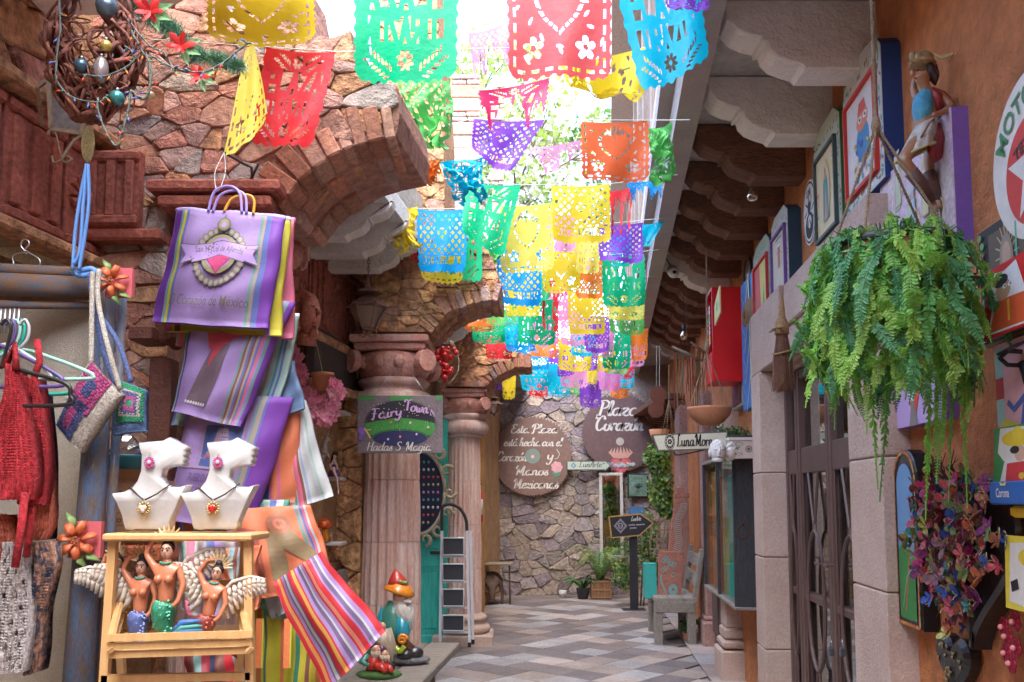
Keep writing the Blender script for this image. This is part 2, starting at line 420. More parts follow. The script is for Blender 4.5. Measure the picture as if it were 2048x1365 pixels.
while y<14.4:
 L_=rngT.uniform(0.42,0.6)
 for k in range(1):
  o=bpy.data.objects.new('tile',get_tile(rngT.choice(t_m[9:]),0.5,round(L_,1)));C.objects.link(o);o.parent=floor
  o.location=(2.17+0.085*(y-9.7),y+L_/2,0.018);o.rotation_euler=(0,0,-0.085)
 y+=round(L_,1)+0.01
print('tiles',cnt)
Yb=14.85
def P2(px,py,Y,loc):w=W(px,py,Y);return(w.x-loc[0],w.z-loc[2])
bw=thing('back_wall','grey and mauve rubble stone wall closing the far end of the alley','wall',(1.2,Yb,0))
b=MB();b.prism([(-5,-0.2),(4.5,-0.2),(4.5,3.9),(-5,3.9)],0.05,0.5);b.build('mortar',m_mortar,bw)
stone_field(bw,[(-1.95,0),(1.42,0),(1.42,3.45),(-1.95,3.45)],0.25,0.175,0.04,MIX_GRY,3,y=0.055,jit=0.55,gap=0.006,limit=298)
rr=random.Random(5);b=MB()
for k in range(420):
 x,z=rr.uniform(-1.9,1.4),rr.uniform(0.03,3.4);s_=rr.uniform(0.015,0.035)
 b.ball((x,0.05,z),s_,6,4,sq=(1.3,0.6,0.8))
o=b.build('chinking',st_tan,bw);o['kind']='stuff'
rw=thing('right_wall','orange plastered wall along the right side of the alley, hung with pictures','wall',(XR0+KR*3,3,0),RZR)
def rloc(Y,z=0):return(XR0+KR*Y,Y,z)
cR=math.cos(math.atan(KR));
def sR(Y):return(3-Y)/cR
b=MB()
def wseg(Y0,Y1,z0,z1):b.box(((sR(Y0)+sR(Y1))/2,0.15,(z0+z1)/2),(abs(sR(Y0)-sR(Y1)),0.3,z1-z0))
wseg(-2.5,4.0,0,3.93);wseg(4.0,5.9,2.6,3.93);wseg(5.9,9.05,0,3.93)
b.build('plaster',m_orange,rw)
b=MB();wsegb=lambda Y0,Y1,z0,z1:b.box(((sR(Y0)+sR(Y1))/2,0.15,(z0+z1)/2),(abs(sR(Y0)-sR(Y1)),0.3,z1-z0))
wsegb(9.05,9.5,0,3.93);wsegb(9.5,10.6,2.5,3.93);wsegb(10.6,14.9,0,3.93)
b.build('plaster',m_orange,rw)
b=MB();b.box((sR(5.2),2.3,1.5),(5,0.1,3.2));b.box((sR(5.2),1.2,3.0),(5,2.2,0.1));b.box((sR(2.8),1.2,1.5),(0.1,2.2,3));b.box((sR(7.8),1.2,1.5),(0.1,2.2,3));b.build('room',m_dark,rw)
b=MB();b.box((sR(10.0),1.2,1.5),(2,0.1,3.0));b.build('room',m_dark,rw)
ds=thing('door_surround','pinkish carved stone surround framing the double glass door','door frame',rloc(5.2),RZR)
def sD(Y):return(5.2-Y)/cR
def block(Ya,Yb_,z0,z1,pr=0.09,back=0.2,bev=0.007,mm=m_cantera):
 b=MB();xa,xb=sD(Ya),sD(Yb_);b.box((0,(back-pr)/2,0),(abs(xa-xb)-0.004,pr+back,z1-z0-0.004),bev=bev)
 return b.build('stone_block',mm,ds,loc=((xa+xb)/2,0,(z0+z1)/2))
zz=[0.0,0.62,1.22,1.78,2.46]
for a_,c_ in zip(zz[:-1],zz[1:]):
 block(5.83,6.12,a_,c_,pr=0.19)
 block(3.62,4.08,a_,c_,pr=0.12)
block(5.2,6.14,2.46,2.9,0.18);block(4.4,5.2,2.48,2.9,0.15);block(3.60,4.4,2.46,2.9,0.15)
block(4.08,5.83,2.42,2.47,0.05)
b=MB();b.box(((sD(3.7)+sD(6.05))/2,-0.155,2.72),(1.9,0.03,0.2),bev=0.01);b.build('lintel_panel',m_cantera,ds)
def onZ(px,py,z):d=ray(px,py);t=(z-H)/d.z;return Vector((d.x*t,d.y*t,z))
e0=onZ(1450,0,3.78);e1=onZ(1290,690,3.78);KO=(e1.x-e0.x)/(e1.y-e0.y);XO0=e0.x-KO*e0.y
print('eave',e0,e1,KO,XO0)
def xo(Y):return XO0+KO*Y
rr_=thing('eaves_roof','plastered porch roof with carved beam ends overhanging the right side of the alley','roof',(xr3:=XR0+KR*3,3,3.9))
Yf=15.3
b=MB();b.add([(xo(-2)-xr3,-5,0),(7,-5,0),(7,Yf-3,0),(xo(Yf)-xr3,Yf-3,0),(xo(-2)-xr3,-5,0.14),(7,-5,0.14),(7,Yf-3,0.14),(xo(Yf)-xr3,Yf-3,0.14)],[(3,2,1,0),(4,5,6,7),(0,1,5,4),(1,2,6,5),(2,3,7,6),(3,0,4,7)]);b.build('ceiling',m_ceil,rr_)
b=MB();w_=0.13
for(za,zb,xa,xb)in((-0.16,0.17,-0.13,0.0),(0.06,0.2,-0.21,-0.13)):
 vs=[]
 for(Y,sgn)in((-2,0),(Yf,0)):
  for x_ in(xa,xb):
   for z_ in(za,zb):vs.append((xo(Y)+x_-xr3,Y-3,z_))
 b.add(vs,[(0,1,3,2),(4,6,7,5),(0,4,5,1),(2,3,7,6),(1,5,7,3),(0,2,6,4)])
b.build('fascia',m_fascia,rr_)
def corbel_poly(L,h,s=1.0):
 p=[(0,0),(L-0.36*s,0)]
 p+=[(L-0.36*s+0.02,0.02)]+[(L-0.34*s+0.15*s*math.sin(math.radians(a)),0.03+0.10*s*(1-math.cos(math.radians(a))))for a in(20,45,70,90)]
 p+=[(L-0.165*s,0.125*s),(L-0.165*s,0.15*s)]
 p+=[(L-0.165*s+0.165*s*math.sin(math.radians(a)),0.155*s+0.13*s*(1-math.cos(math.radians(a))))for a in(20,45,70,90)]
 p+=[(L,h),(0,h)];return p
BY=[(3.2,0),(3.93,0),(4.66,0),(5.27,1),(5.86,1),(6.42,1),(6.98,1),(7.56,1),(8.15,0),(8.75,1),(9.3,1),(9.85,1),(10.4,1),(10.95,1),(11.5,1),(12.1,2)]
for Y,k in BY:
 xw=XR0+KR*Y;L_=xw-(xo(Y)+0.02);hh=0.33
 poly=[(xw-x-xr3,z)for x,z in corbel_poly(L_,hh)]
 b=MB();b.prism(poly,-0.085,0.085,chamf=0.006);o=b.build('beam',[m_white_pl,m_beam,m_fascia][k],rr_,loc=(0,Y-3,-0.335))
lp=thing('porch_roof','dark slatted porch roof low over the far right corner of the alley','roof',(2.75,13.0,2.95))
b=MB();b.box((0.7,0.9,0.1),(2.8,3.4,0.08));b.build('ceiling',m_beam,lp)
for k in range(9):
 b=MB();b.prism([(-0.55-0.0*k,0.12),(-0.5,0.04),(-0.4,0.0),(2.0,0),(2.0,0.14),(-0.55,0.14)],-0.05,0.05);b.build('beam',m_beam,lp,loc=(0,-0.8+k*0.36,-0.1))
us=thing('upper_storey','pale plastered upper storey with timber posts rising above the right eaves','building',(xo(9),9,4.12))
RZO=math.radians(-90)-math.atan(KO)
us.rotation_euler=(0,0,RZO)
m_pale=mat('pale_plaster',(0.72,0.63,0.56),0.85,c2=(0.58,0.47,0.4),sc_=2,bump=0.2,bsc=20)
m_post=mat('grey_timber',(0.46,0.38,0.33),0.85,c2=(0.28,0.21,0.17),sc_=5,stretch=(6,6,1),bump=0.3,bsc=30)
b=MB();b.box((0,0.30,1.2),(16,0.2,2.4));b.build('wall',m_pale,us)
for k in range(12):
 x=-7.7+k*1.3
 b=MB();b.box((0,-0.02,1.2),(0.16,0.34,2.4),bev=0.01);b.build('post',m_post,us,loc=(x,0,0))
 b=MB();b.box((0,0.12,1.25),(0.62,0.12,1.1));wo=b.build('window',m_post,us,loc=(x+0.65,0.05,0));b=MB();b.box((0,0.04,1.25),(0.5,0.02,0.96));b.build('pane',flat('dim_pane',(0.10,0.09,0.09),0.15),wo)
b=MB();b.box((0,0.0,0.05),(16,0.4,0.14),bev=0.01);b.build('rail',m_pale,us)
b=MB();b.box((0,0.0,2.5),(16.4,0.9,0.2));b.build('roof',m_post,us)
def lloc(Y,z=0):return(XL0+KL*Y,Y,z)
cL=math.cos(math.atan(KL))
lw=thing('left_wall','rough orange stone wall with carved red reliefs along the left side','wall',lloc(5),RZL)
def sL(Y):return(Y-5)/cL
b=MB();b.box(((sL(-2.5)+sL(2.9))/2,0.35,2.2),(sL(2.9)-sL(-2.5),0.6,4.4));b.box(((sL(2.9)+sL(3.6))/2,0.35,3.55),(sL(3.6)-sL(2.9),0.6,1.75));b.box(((sL(2.9)+sL(3.6))/2,0.5,1.3),(sL(3.6)-sL(2.9),0.3,2.6))
b.box(((sL(3.6)+sL(7.35))/2,0.35,2.2),(sL(7.35)-sL(3.6),0.6,4.4));b.box(((sL(7.35)+sL(10.3))/2,0.35,3.55),(sL(10.3)-sL(7.35),0.6,1.7));b.box(((sL(10.3)+sL(15))/2,0.35,2.2),(sL(15)-sL(10.3),0.6,4.4));b.box(((sL(7.35)+sL(10.3))/2,1.6,1.4),(3.2,0.1,2.8));b.build('mortar',m_mortar_d,lw)
stone_field(lw,[(sL(4.2),0),(sL(7.4),0),(sL(7.4),2.7),(sL(4.2),2.7)],0.2,0.11,0.03,MIX_ORA,21,y=0.055,gap=0.008,limit=200)
stone_field(lw,[(sL(4.2),3.42),(sL(7.4),3.42),(sL(7.4),4.0),(sL(4.2),4.0)],0.3,0.18,0.05,[st_och,st_ora],22,y=0.055,gap=0.008,limit=60)
stone_field(lw,[(sL(2.7),3.05),(sL(3.6),3.05),(sL(3.6),3.6),(sL(2.7),3.6)],0.3,0.16,0.04,[st_ora,st_red,st_och],23,y=0.055,gap=0.008,limit=30)
def relief_panel(parent,x,z,w,h,kind,y=0.03):
 b=MB();b.box((0,0,h/2),(w,0.05,h),bev=0.006)
 for zz_ in(0.03,h-0.03):b.box((0,-0.03,zz_),(w,0.035,0.045),bev=0.01)
 if kind=='bars':
  n=max(3,int(w/0.085))
  for i in range(n):b.box((-w/2+(i+0.5)*w/n,-0.03,h/2),(w/n*0.5,0.03,h*0.74),bev=0.009)
 elif kind=='flower':
  for i in range(12):
   a=i*math.pi/6;c_=Vector((0,-0.028,h/2));d_=Vector((math.cos(a),0,math.sin(a)))
   b.tube([c_+d_*0.03,c_+d_*0.09,c_+d_*min(w,h)*0.42],[0.008,0.02,0.006],6)
  b.ball((0,-0.035,h/2),0.035,8,6)
 elif kind=='rocaille':
  rg=random.Random(int(x*100))
  for i in range(10):
   cx,cz=rg.uniform(-w*.35,w*.35),rg.uniform(h*.15,h*.85);r=rg.uniform(0.03,0.08)
   b.tube([(cx+r*math.cos(t)*(1-t/9),-0.028,cz+r*math.sin(t)*(1-t/9))for t in np.linspace(0,6,12)],0.012,5)
 return b.build('relief_panel',m_relief,parent,loc=(x,y,z))
for(Ya,Yc,kd)in((4.25,4.9,'bars'),(4.92,5.35,'flower'),(5.37,5.95,'rocaille'),(5.97,6.3,'bars'),(6.32,6.75,'rocaille'),(6.77,7.15,'bars')):
 relief_panel(lw,(sL(Ya)+sL(Yc))/2,2.78,sL(Yc)-sL(Ya)-0.01,0.6,kd)
for(Ya,Yc,kd)in((2.7,3.02,'bars'),(3.03,3.36,'bars'),(3.37,3.6,'flower')):
 relief_panel(lw,(sL(Ya)+sL(Yc))/2,2.60,sL(Yc)-sL(Ya)-0.01,0.46,kd)
b=MB();b.box(((sL(4.2)+sL(7.3))/2,0.0,2.73),(sL(7.3)-sL(4.2),0.16,0.07),bev=0.012);b.box(((sL(4.2)+sL(7.3))/2,0.0,3.42),(sL(7.3)-sL(4.2),0.14,0.06),bev=0.012)
b.box(((sL(2.6)+sL(3.6))/2,0.0,2.57),(sL(3.6)-sL(2.6),0.12,0.05),bev=0.012);b.box(((sL(2.6)+sL(3.6))/2,0.0,3.1),(sL(3.6)-sL(2.6),0.16,0.05),bev=0.012);b.build('cornice',st_ora,lw)
XE=lambda Y:-0.86+0.115*(Y-5)
lr=thing('left_eaves','white plastered eaves with scalloped beam ends over the left shops','roof',(-2.0,5,3.5))
b=MB();b.add([(-5+2,-8.5,0.2),(XE(-3.5)+2,-8.5,0.2),(XE(3.2)+2-0.0,-1.8,0.2),(-5+2,-1.8,0.2),(-5+2,-8.5,0.4),(XE(-3.5)+2,-8.5,0.4),(XE(3.2)+2,-1.8,0.4),(-5+2,-1.8,0.4)],[(3,2,1,0),(4,5,6,7),(0,1,5,4),(1,2,6,5),(2,3,7,6),(3,0,4,7)])
b.add([(-5+2,-0.9,0.02),(XE(4.1)+2,-0.9,0.02),(XE(14.9)+2,9.9,0.02),(-5+2,9.9,0.02),(-5+2,-0.9,0.4),(XE(4.1)+2,-0.9,0.4),(XE(14.9)+2,9.9,0.4),(-5+2,9.9,0.4)],[(3,2,1,0),(4,5,6,7),(0,1,5,4),(1,2,6,5),(2,3,7,6),(3,0,4,7)])
b.build('ceiling',m_ceil,lr)
m_stucco=mat('rough_white_stucco',(0.74,0.75,0.76),0.9,c2=(0.62,0.63,0.65),sc_=6,bump=0.7,bsc=60)
b=MB();vs=[]
for Y in(4.15,6.5):
 for(dx,dz)in((-0.08,0.0),(0.02,0.0),(0.02,0.12),(-0.30,0.65),(-0.4,0.65)):vs.append((XE(Y)+2+dx,Y-5,dz))
b.add(vs,[(0,1,2,3,4),(9,8,7,6,5)]+[(i,i+5,(i+1)%5+5,(i+1)%5)for i in range(5)]);b.build('fascia',m_stucco,lr)
for k,Y in enumerate((4.35,4.75,5.15,5.55,5.95,6.35,7.3,7.8,8.3,8.8,9.3,10.6,11.2,11.8,12.4)):
 xw=XL0+KL*Y;L_=XE(Y)-xw+0.03
 poly=[(xw+x+2,z)for x,z in corbel_poly(L_,0.24,0.85)]
 b=MB();b.prism(poly,-0.07,0.07,chamf=0.005);b.build('beam',m_white_pl,lr,loc=(0,Y-5,-0.22))
for k,Y in enumerate((-1.5,-0.8,-0.1,0.6,1.2,1.7,2.2,2.7,3.15)):
 xw=XL0+KL*Y;L_=XE(Y)-xw
 b=MB();b.prism([(xw+x+2,z)for x,z in corbel_poly(L_,0.24,0.85)],-0.07,0.07,chamf=0.005);b.build('beam',m_white_pl,lr,loc=(0,Y-5,-0.04))
b=MB();b.box((0.45,-1.85,0.12),(1.5,0.06,0.24));b.build('fascia',mat('ceiling_board',(0.50,0.44,0.38),0.85,stretch=(1,8,8)),lr)
def arch(name,label,Yf,Yk,outline,intr,back_dx,mats,seed,sx,sy,px_left,brick_mat=br_red,zbot_px=None,extra=None,limit=240):
 loc=Vector((W(px_left,700,Yf).x,Yf,0));t=thing(name,label,'arch',loc)
 fo=[P2(p[0],p[1],Yf,loc)for p in outline+intr]
 if area2(fo)<0:fo=fo[::-1]
 dep=Yk-Yf;b=MB();n=len(fo);rg=random.Random(seed)
 vs=[(p[0],0,p[1])for p in fo];vs+=[(p[0]+(back_dx if p[0]>0.4*max(q[0]for q in fo)else 0),dep,p[1])for p in fo]
 fs=[tuple(range(n)),tuple(range(2*n-1,n-1,-1))]+[((i+1)%n,i,n+i,n+(i+1)%n)for i in range(n)]
 b.add(vs,fs);b.build('core',m_core_r if seed==31 else m_core_o,t)
 ii=[P2(p[0],p[1],Yf,loc)for p in intr]
 def near(x,z,d=0.15):return any(math.hypot(x-q[0],z-q[1])<d for q in dens)
 dens=[]
 for a,c in zip(ii[:-1],ii[1:]):
  for k in range(6):dens.append((a[0]+(c[0]-a[0])*k/6,a[1]+(c[1]-a[1])*k/6))
 stone_field(t,fo,sx,sy,0.018,mats,seed,y=0.0,gap=0.0015,jit=0.6,exclude=lambda x,z:near(x,z,0.10),limit=limit)
 P=cr([(p[0],0,p[1])for p in ii],8);L=[0]
 for a,c in zip(P[:-1],P[1:]):L.append(L[-1]+(c-a).length)
 tot=L[-1];s=0.0
 def at(s_):
  s_=min(max(s_,0),tot-1e-4)
  for k in range(len(L)-1):
   if L[k+1]>=s_:f_=(s_-L[k])/max(1e-9,L[k+1]-L[k]);return P[k].lerp(P[k+1],f_),(P[k+1]-P[k]).normalized()
  return P[-1],(P[-1]-P[-2]).normalized()
 while s<tot-0.03:
  w=rg.uniform(0.05,0.085);p,tg=at(s+w/2);nrm=Vector((-tg.z,0,tg.x))
  if nrm.z<0 and abs(nrm.z)>0.2:nrm=-nrm
  if nrm.z>=0 and nrm.x>0:nrm=nrm
  y0=-0.018+rg.uniform(-0.01,0.01)
  h=rg.uniform(0.12,0.18)
  for q in range(3):
   ya,yb_=y0+q*(dep+0.03)/3,y0+(q+1)*(dep+0.03)/3-0.012
   if q:h=0.1
   bb=MB();M=Matrix((tg,Vector((0,1,0)),nrm)).transposed().to_4x4();sh=(back_dx*(ya+yb_)/2/dep)if s>tot*0.5 else 0
   bb.box((0,0,0),(w-0.008,yb_-ya,h),bev=0.008);o=bb.build('brick',brick_mat if rg.random()<0.7 else st_pnk if rg.random()<.5 else st_ora,t)
   M.translation=p+nrm*(h/2-0.012+rg.uniform(-0.008,0.008))+Vector((sh,(ya+yb_)/2,0));o.matrix_local=M
  s+=w
 return t,loc,fo
A1=arch('arch','nearest broken stone arch, red brown rubble rising over the striped bags',3.6,4.2,[(335,412),(335,1150),(176,1150),(176,-120),(560,-120),(592,60),(612,92),(640,72),(672,82),(700,60),(712,120),(728,158),(760,160),(792,172),(800,225)],[(793,272),(740,282),(690,297),(640,322),(600,352),(575,380),(557,410)],0.07,MIX_RED,31,0.135,0.078,176,limit=298)
A2=arch('arch','second broken arch of orange bricks springing from the nearer pink column',6.55,7.15,[(742,664),(742,-120),(868,-120),(880,100),(889,250),(889,430),(935,470),(975,500),(990,530),(997,560)],[(996,603),(972,599),(939,608),(895,626),(872,648),(859,664)],0.04,MIX_ORA,32,0.14,0.08,742,limit=290)
A3=arch('arch','farthest broken arch of small bricks springing from the farther pink column',9.65,10.2,[(890,772),(890,480),(955,520),(975,640),(1005,688),(1035,702),(1062,716)],[(1062,735),(1027,736),(987,756),(970,775)],0.03,MIX_ORA,33,0.16,0.1,890,limit=150)
t1,l1,_=A1
w0,w1=W(186,470,3.6),W(300,318,3.6)
relief_panel(t1,(w0.x+w1.x)/2-l1.x,w0.z,w1.x-w0.x,w1.z-w0.z,'bars',y=-0.07)
b=MB();a_,c_=W(335,400,3.6),W(556,400,3.6);xm=(a_.x+c_.x)/2-l1.x
b.box((xm,-0.03,a_.z+0.02),(c_.x-a_.x+0.08,0.2,0.05),bev=0.01);b.box((xm,-0.03,a_.z-0.04),(c_.x-a_.x,0.16,0.05),bev=0.01)
b.box(((W(190,470,3.6).x+W(335,470,3.6).x)/2-l1.x,-0.04,W(0,482,3.6).z),(0.32,0.12,0.05),bev=0.01);b.build('cornice',m_relief,t1)
def column(label,px,py_top,Y,rad,group=None):
 top=W(px,py_top,Y);t=thing('stone_column',label,'column',(top.x,Y,0),0,'fluted pink columns on the left');Z=top.z;k=rad/0.225
 a_h=0.055*k
 b=MB();b.box((0,0,Z-a_h/2),(rad*2.55,rad*2.55,a_h),bev=0.008);b.box((0,0,Z-a_h*1.5),(rad*2.3,rad*2.3,a_h),bev=0.01);b.build('abacus',m_cap,t)
 b=MB();b.use(m_cap,True);z=Z-a_h*2;hv=0.165*k
 b.lathe([(rad*1.0,z-hv-0.03),(rad*1.12,z-hv),(rad*1.32,z-hv*0.5),(rad*1.22,z-0.02),(rad*1.0,z)],28)
 for sx in(-1,1):
  for sy in(-1,1):
   M=Matrix.Translation((sx*rad*1.18,sy*rad*1.18,z-hv*0.5))@Matrix.Rotation(sx*sy*math.radians(45),4,'Z')@Matrix.Rotation(math.radians(90),4,'Y')
   b.tube([(hv*0.42*(1-t_/10)*math.cos(t_*1.25),hv*0.42*(1-t_/10)*math.sin(t_*1.25),0)for t_ in range(9)],0.028*k,6,T=M)
   b.use(m_cap);b.lathe([(0.01,-0.03*k),(hv*0.48,-0.028*k),(hv*0.48,0.028*k),(0.01,0.03*k)],16,T=M);b.use(m_cap,True)
 for i in range(12):
  a=i*math.pi/6
  if i%3!=0 or True:b.ball((rad*1.24*math.cos(a+.26),rad*1.24*math.sin(a+.26),z-hv*0.5),0.034*k,8,6,sq=(1.3,1.3,1.5))
 o=b.build('capital',None,t)
 z2=z-hv-0.03;b=MB();b.use(m_col,True)
 b.lathe([(rad*0.98,z2-0.30*k),(rad*1.12,z2-0.285*k),(rad*1.0,z2-0.26*k)]+[(rad*(1.0+0.36*math.sin(math.radians(a))),z2-0.26*k+0.17*k*(1-math.cos(math.radians(a)))/2)for a in range(10,180,14)]+[(rad*1.0,z2-0.075*k),(rad*1.1,z2-0.06*k),(rad*1.22,z2-0.025*k),(rad*1.1,z2)],32)
 b.build('necking',None,t)
 zs=z2-0.30*k;zb=0.34;NF=20;nd=4
 def shaft(za,zc):
  m=NF*6;vs=[];fs=[];ks=3
  for q in range(ks+1):
   z_=za+(zc-za)*q/ks;f_=(z_-zb)/(zs-zb);R=rad*(1.0-0.13*f_**1.6);R2=R-(0.004 if q in(0,ks)else 0)
   for i in range(m):
    ph=(i%6)/6;g=0.0 if ph<0.17 else math.sin((ph-0.17)/0.83*math.pi);r=R2-0.022*k*g*(0.3 if f_>0.98 else 1)
    vs.append((r*math.cos(2*math.pi*i/m),r*math.sin(2*math.pi*i/m),z_))
  for q in range(ks):
   for i in range(m):j=(i+1)%m;fs.append((q*m+i,q*m+j,(q+1)*m+j,(q+1)*m+i))
  fs+=[tuple(range(m-1,-1,-1)),tuple(range(ks*m,(ks+1)*m))]
  bb=MB();bb.add(vs,fs);return bb.build('drum',m_col,t)
 for q in range(nd):shaft(zb+(zs-zb)*q/nd+0.002,zb+(zs-zb)*(q+1)/nd-0.002)
 b=MB();b.use(m_cantera,True)
 b.lathe([(rad*1.3,0.13),(rad*1.45,0.15),(rad*1.5,0.18),(rad*1.42,0.215),(rad*1.2,0.23),(rad*1.15,0.26),(rad*1.28,0.28),(rad*1.3,0.30),(rad*1.2,0.325),(rad,0.345)],32);b.use(m_cantera)
 b.box((0,0,0.065),(rad*3.3,rad*3.0,0.13),bev=0.015);b.build('base',None,t)
 return t
column('pink stone column mostly hidden behind the stacked striped bags',455,408,3.92,0.2)
column('nearer fluted pink stone column behind the painted fairy sign',788,682,6.84,0.235)
column('farther fluted pink stone column beside the step ladder',930,782,9.94,0.20)
def pillar(label,px0,px1,pytop,Y,mats,seed,h0=3.5):
 a,c=W(px0,pytop,Y),W(px1,pytop,Y);t=thing('brick_pillar',label,'pillar',(a.x,Y,h0));w=c.x-a.x;h=a.z-h0
 b=MB();b.box((w/2,0.25,h/2),(w-0.02,0.46,h));b.build('core',m_mortar,t);rg=random.Random(seed);z=0
 while z<h-0.05:
  hh=rg.choice((0.07,0.07,0.08,0.2));n=2 if hh<0.1 else 1;x=0
  ws=[rg.uniform(0.35,0.65)]if n==2 else[1];ws=ws+[1-ws[0]]if n==2 else ws
  for w_ in ws:
   bb=MB();bb.box((0,0,0),(w*w_-0.012,0.1,hh-0.012),bev=0.01);bb.build('brick',rg.choice(mats),t,loc=(x+w*w_/2,0.0+rg.uniform(-0.01,0.01),z+hh/2));x+=w*w_
  z+=hh
 return t
pillar('sunlit brick and stone pillar standing above the left arches',903,960,148,12.2,[br_red,st_tan,st_pnk],41)
pillar('narrow brick pillar against the bright sky, right of the wider brick pillar',984,1008,165,13.4,[br_red,st_tan],42)
bo=thing('unseen_orange_house','unseen orange house front added behind the camera for the wall mirror and to block sky light','building',(1.0,-4.6,0))  # added out of view: orange for the mirror, tall and close to cut sky light
b=MB();b.box((-3.3,-0.15,2.9),(5.2,0.3,5.8));b.box((3.3,-0.15,2.9),(5.2,0.3,5.8));b.box((0,-0.15,4.2),(1.4,0.3,3.2));b.build('wall',m_orange,bo)
b=MB();b.box((0,-0.3,1.3),(1.4,0.1,2.6));b.build('door',m_post,bo)
SEG={'P':[(0,0,0,1),(0,1,1,1),(1,1,1,.5),(1,.5,0,.5)],'L':[(0,0,0,1),(0,0,1,0)],'A':[(0,0,.5,1),(.5,1,1,0),(.22,.35,.78,.35)],'Z':[(0,1,1,1),(1,1,0,0),(0,0,1,0)],'C':[(1,1,0,1),(0,1,0,0),(0,0,1,0)],'O':[(0,0,0,1),(0,1,1,1),(1,1,1,0),(1,0,0,0)],'R':[(0,0,0,1),(0,1,1,1),(1,1,1,.5),(1,.5,0,.5),(.3,.5,1,0)],'N':[(0,0,0,1),(0,1,1,0),(1,0,1,1)],'S':[(1,1,0,1),(0,1,0,.5),(0,.5,1,.5),(1,.5,1,0),(1,0,0,0)],'I':[(.5,0,.5,1)],'E':[(0,0,0,1),(0,1,1,1),(0,.5,.8,.5),(0,0,1,0)],' ':[]}
def seg_d(x,y,a,b,c,d):
 dx,dy=c-a,d-b;t=np.clip(((x-a)*dx+(y-b)*dy)/(dx*dx+dy*dy+1e-9),0,1)
 return np.hypot(x-a-t*dx,y-b-t*dy)
def word(x,y,txt,x0,x1,y0,y1,th):
 n=len(txt);w=(x1-x0)/n;m=np.zeros_like(x,bool)
 for i,ch in enumerate(txt):
  for(a,b,c,d)in SEG[ch]:
   m|=seg_d(x,y,x0+(i+.16+.68*a)*w,y0+b*(y1-y0),x0+(i+.16+.68*c)*w,y0+d*(y1-y0))<th
 return m
def ell(x,y,cx,cy,a,b,ang=0.0):
 c,s=math.cos(ang),math.sin(ang);u=(x-cx)*c+(y-cy)*s;v=-(x-cx)*s+(y-cy)*c
 return(u/a)**2+(v/b)**2<1
def flowerm(x,y,cx,cy,r,n=8,w=0.22):
 m=np.zeros_like(x,bool)
 for i in range(n):
  a=2*math.pi*i/n+.4;m|=ell(x,y,cx+r*.62*math.cos(a),cy+r*.62*math.sin(a),r*.38,r*w,a)
 return m
def fernm(x,y,cx,cy,ang,L,n=6,s=0.055):
 m=np.zeros_like(x,bool)
 for i in range(n):
  t=(i+.5)/n*L
  for sd_ in(-1,1):
   px,py=cx+t*math.cos(ang)-sd_*math.sin(ang)*s*1.5,cy+t*math.sin(ang)+sd_*math.cos(ang)*s*1.5
   m|=ell(x,y,px,py,s*1.15,s*.38,ang+sd_*0.75)
 return m
def heart_f(x,y,cx,cy,r):
 X=np.abs(x-cx)/r;Y=(y-cy)/r
 return np.hypot(X*0.95,Y*1.0-0.62*np.sqrt(np.clip(X,0,4))+0.05)
def design(kind,x,y,rng):
 Y=y*2-1;cut=np.zeros_like(x,bool)
 if kind in('plaza','plazam'):
  X=-x if kind=='plazam' else x
  for(txt,y0,y1)in(('PLAZA',.12,.56),('CORAZON',-.40,.0)):
   band=(np.abs(x)<.80)&(Y>y0-.02)&(Y<y1+.02);cut|=band&~word(X,Y,txt,-.82,.82,y0,y1,.062 if txt=='PLAZA' else .052)
  cut|=flowerm(x,Y,0,.78,.15)|flowerm(x,Y,0,-.66,.17)
  for sx in(-1,1):cut|=fernm(x,Y,sx*.25,.66,math.pi/2-sx*1.0,.45)|fernm(x,Y,sx*.3,-.85,math.pi/2-sx*1.0,.55)
 elif kind=='heart':
  d=heart_f(x,Y,0,.12,.42);a=np.arctan2(Y-.1,x)
  cut|=(np.abs(d-1)<.09)&(np.sin(a*16)>-.55)
  for i in range(-2,3):cut|=ell(x,Y,i*.09,.78-abs(i)*.05,.035,.13,-i*.25)
  for(fx,fy,s)in((-.5,-.5,.2),(.5,-.5,.2)):cut|=flowerm(x,Y,fx,fy,s,5,.3)
  for k in range(26):
   fx,fy=rng.uniform(-.82,.82),rng.uniform(-.8,.9)
   if np.hypot(fx,fy-.1)>.5:cut|=ell(x,Y,fx,fy,.075,.028,rng.uniform(0,3.1))
  e=np.maximum(np.abs(x),-Y);cut|=(np.abs(e-.86)<.028)&(np.sin((np.where(np.abs(x)>-Y,Y,x))*24)>-.3)
 else:
  g=((np.abs(np.mod((x+Y)*3.6,1)-.5)<.27)&(np.abs(np.mod((x-Y)*3.6,1)-.5)<.27))
  reg=(np.abs(x)<.88)&(Y>-.42)&(Y<.92);fig=(np.hypot(x*1.3,(Y-.25))<.42)&~(heart_f(x,Y,0,.2,.2)<1)if kind=='lattice' else(np.abs(Y-.3*np.sin(x*4))<.16)
  cut|=g&reg&~fig
  band=(np.abs(x)<.82)&(Y>-.74)&(Y<-.48);cut|=band&~word(-x if rng.random()<.5 else x,Y,'LA SIRENA',-.84,.84,-.74,-.48,.03)
 return cut
BC={'yellow':(0.95,0.72,0.03),'lemon':(0.90,0.80,0.12),'green':(0.0,0.58,0.24),'lime':(0.16,0.70,0.16),'red':(0.90,0.04,0.05),'salmon':(0.87,0.13,0.13),'vermilion':(0.92,0.17,0.05),'orange':(0.98,0.24,0.02),'cyan':(0.0,0.62,0.86),'blue':(0.0,0.33,0.80),'purple':(0.27,0.07,0.62),'pink':(0.93,0.35,0.60),'magenta':(0.86,0.25,0.66),'crimson':(0.78,0.03,0.14)}
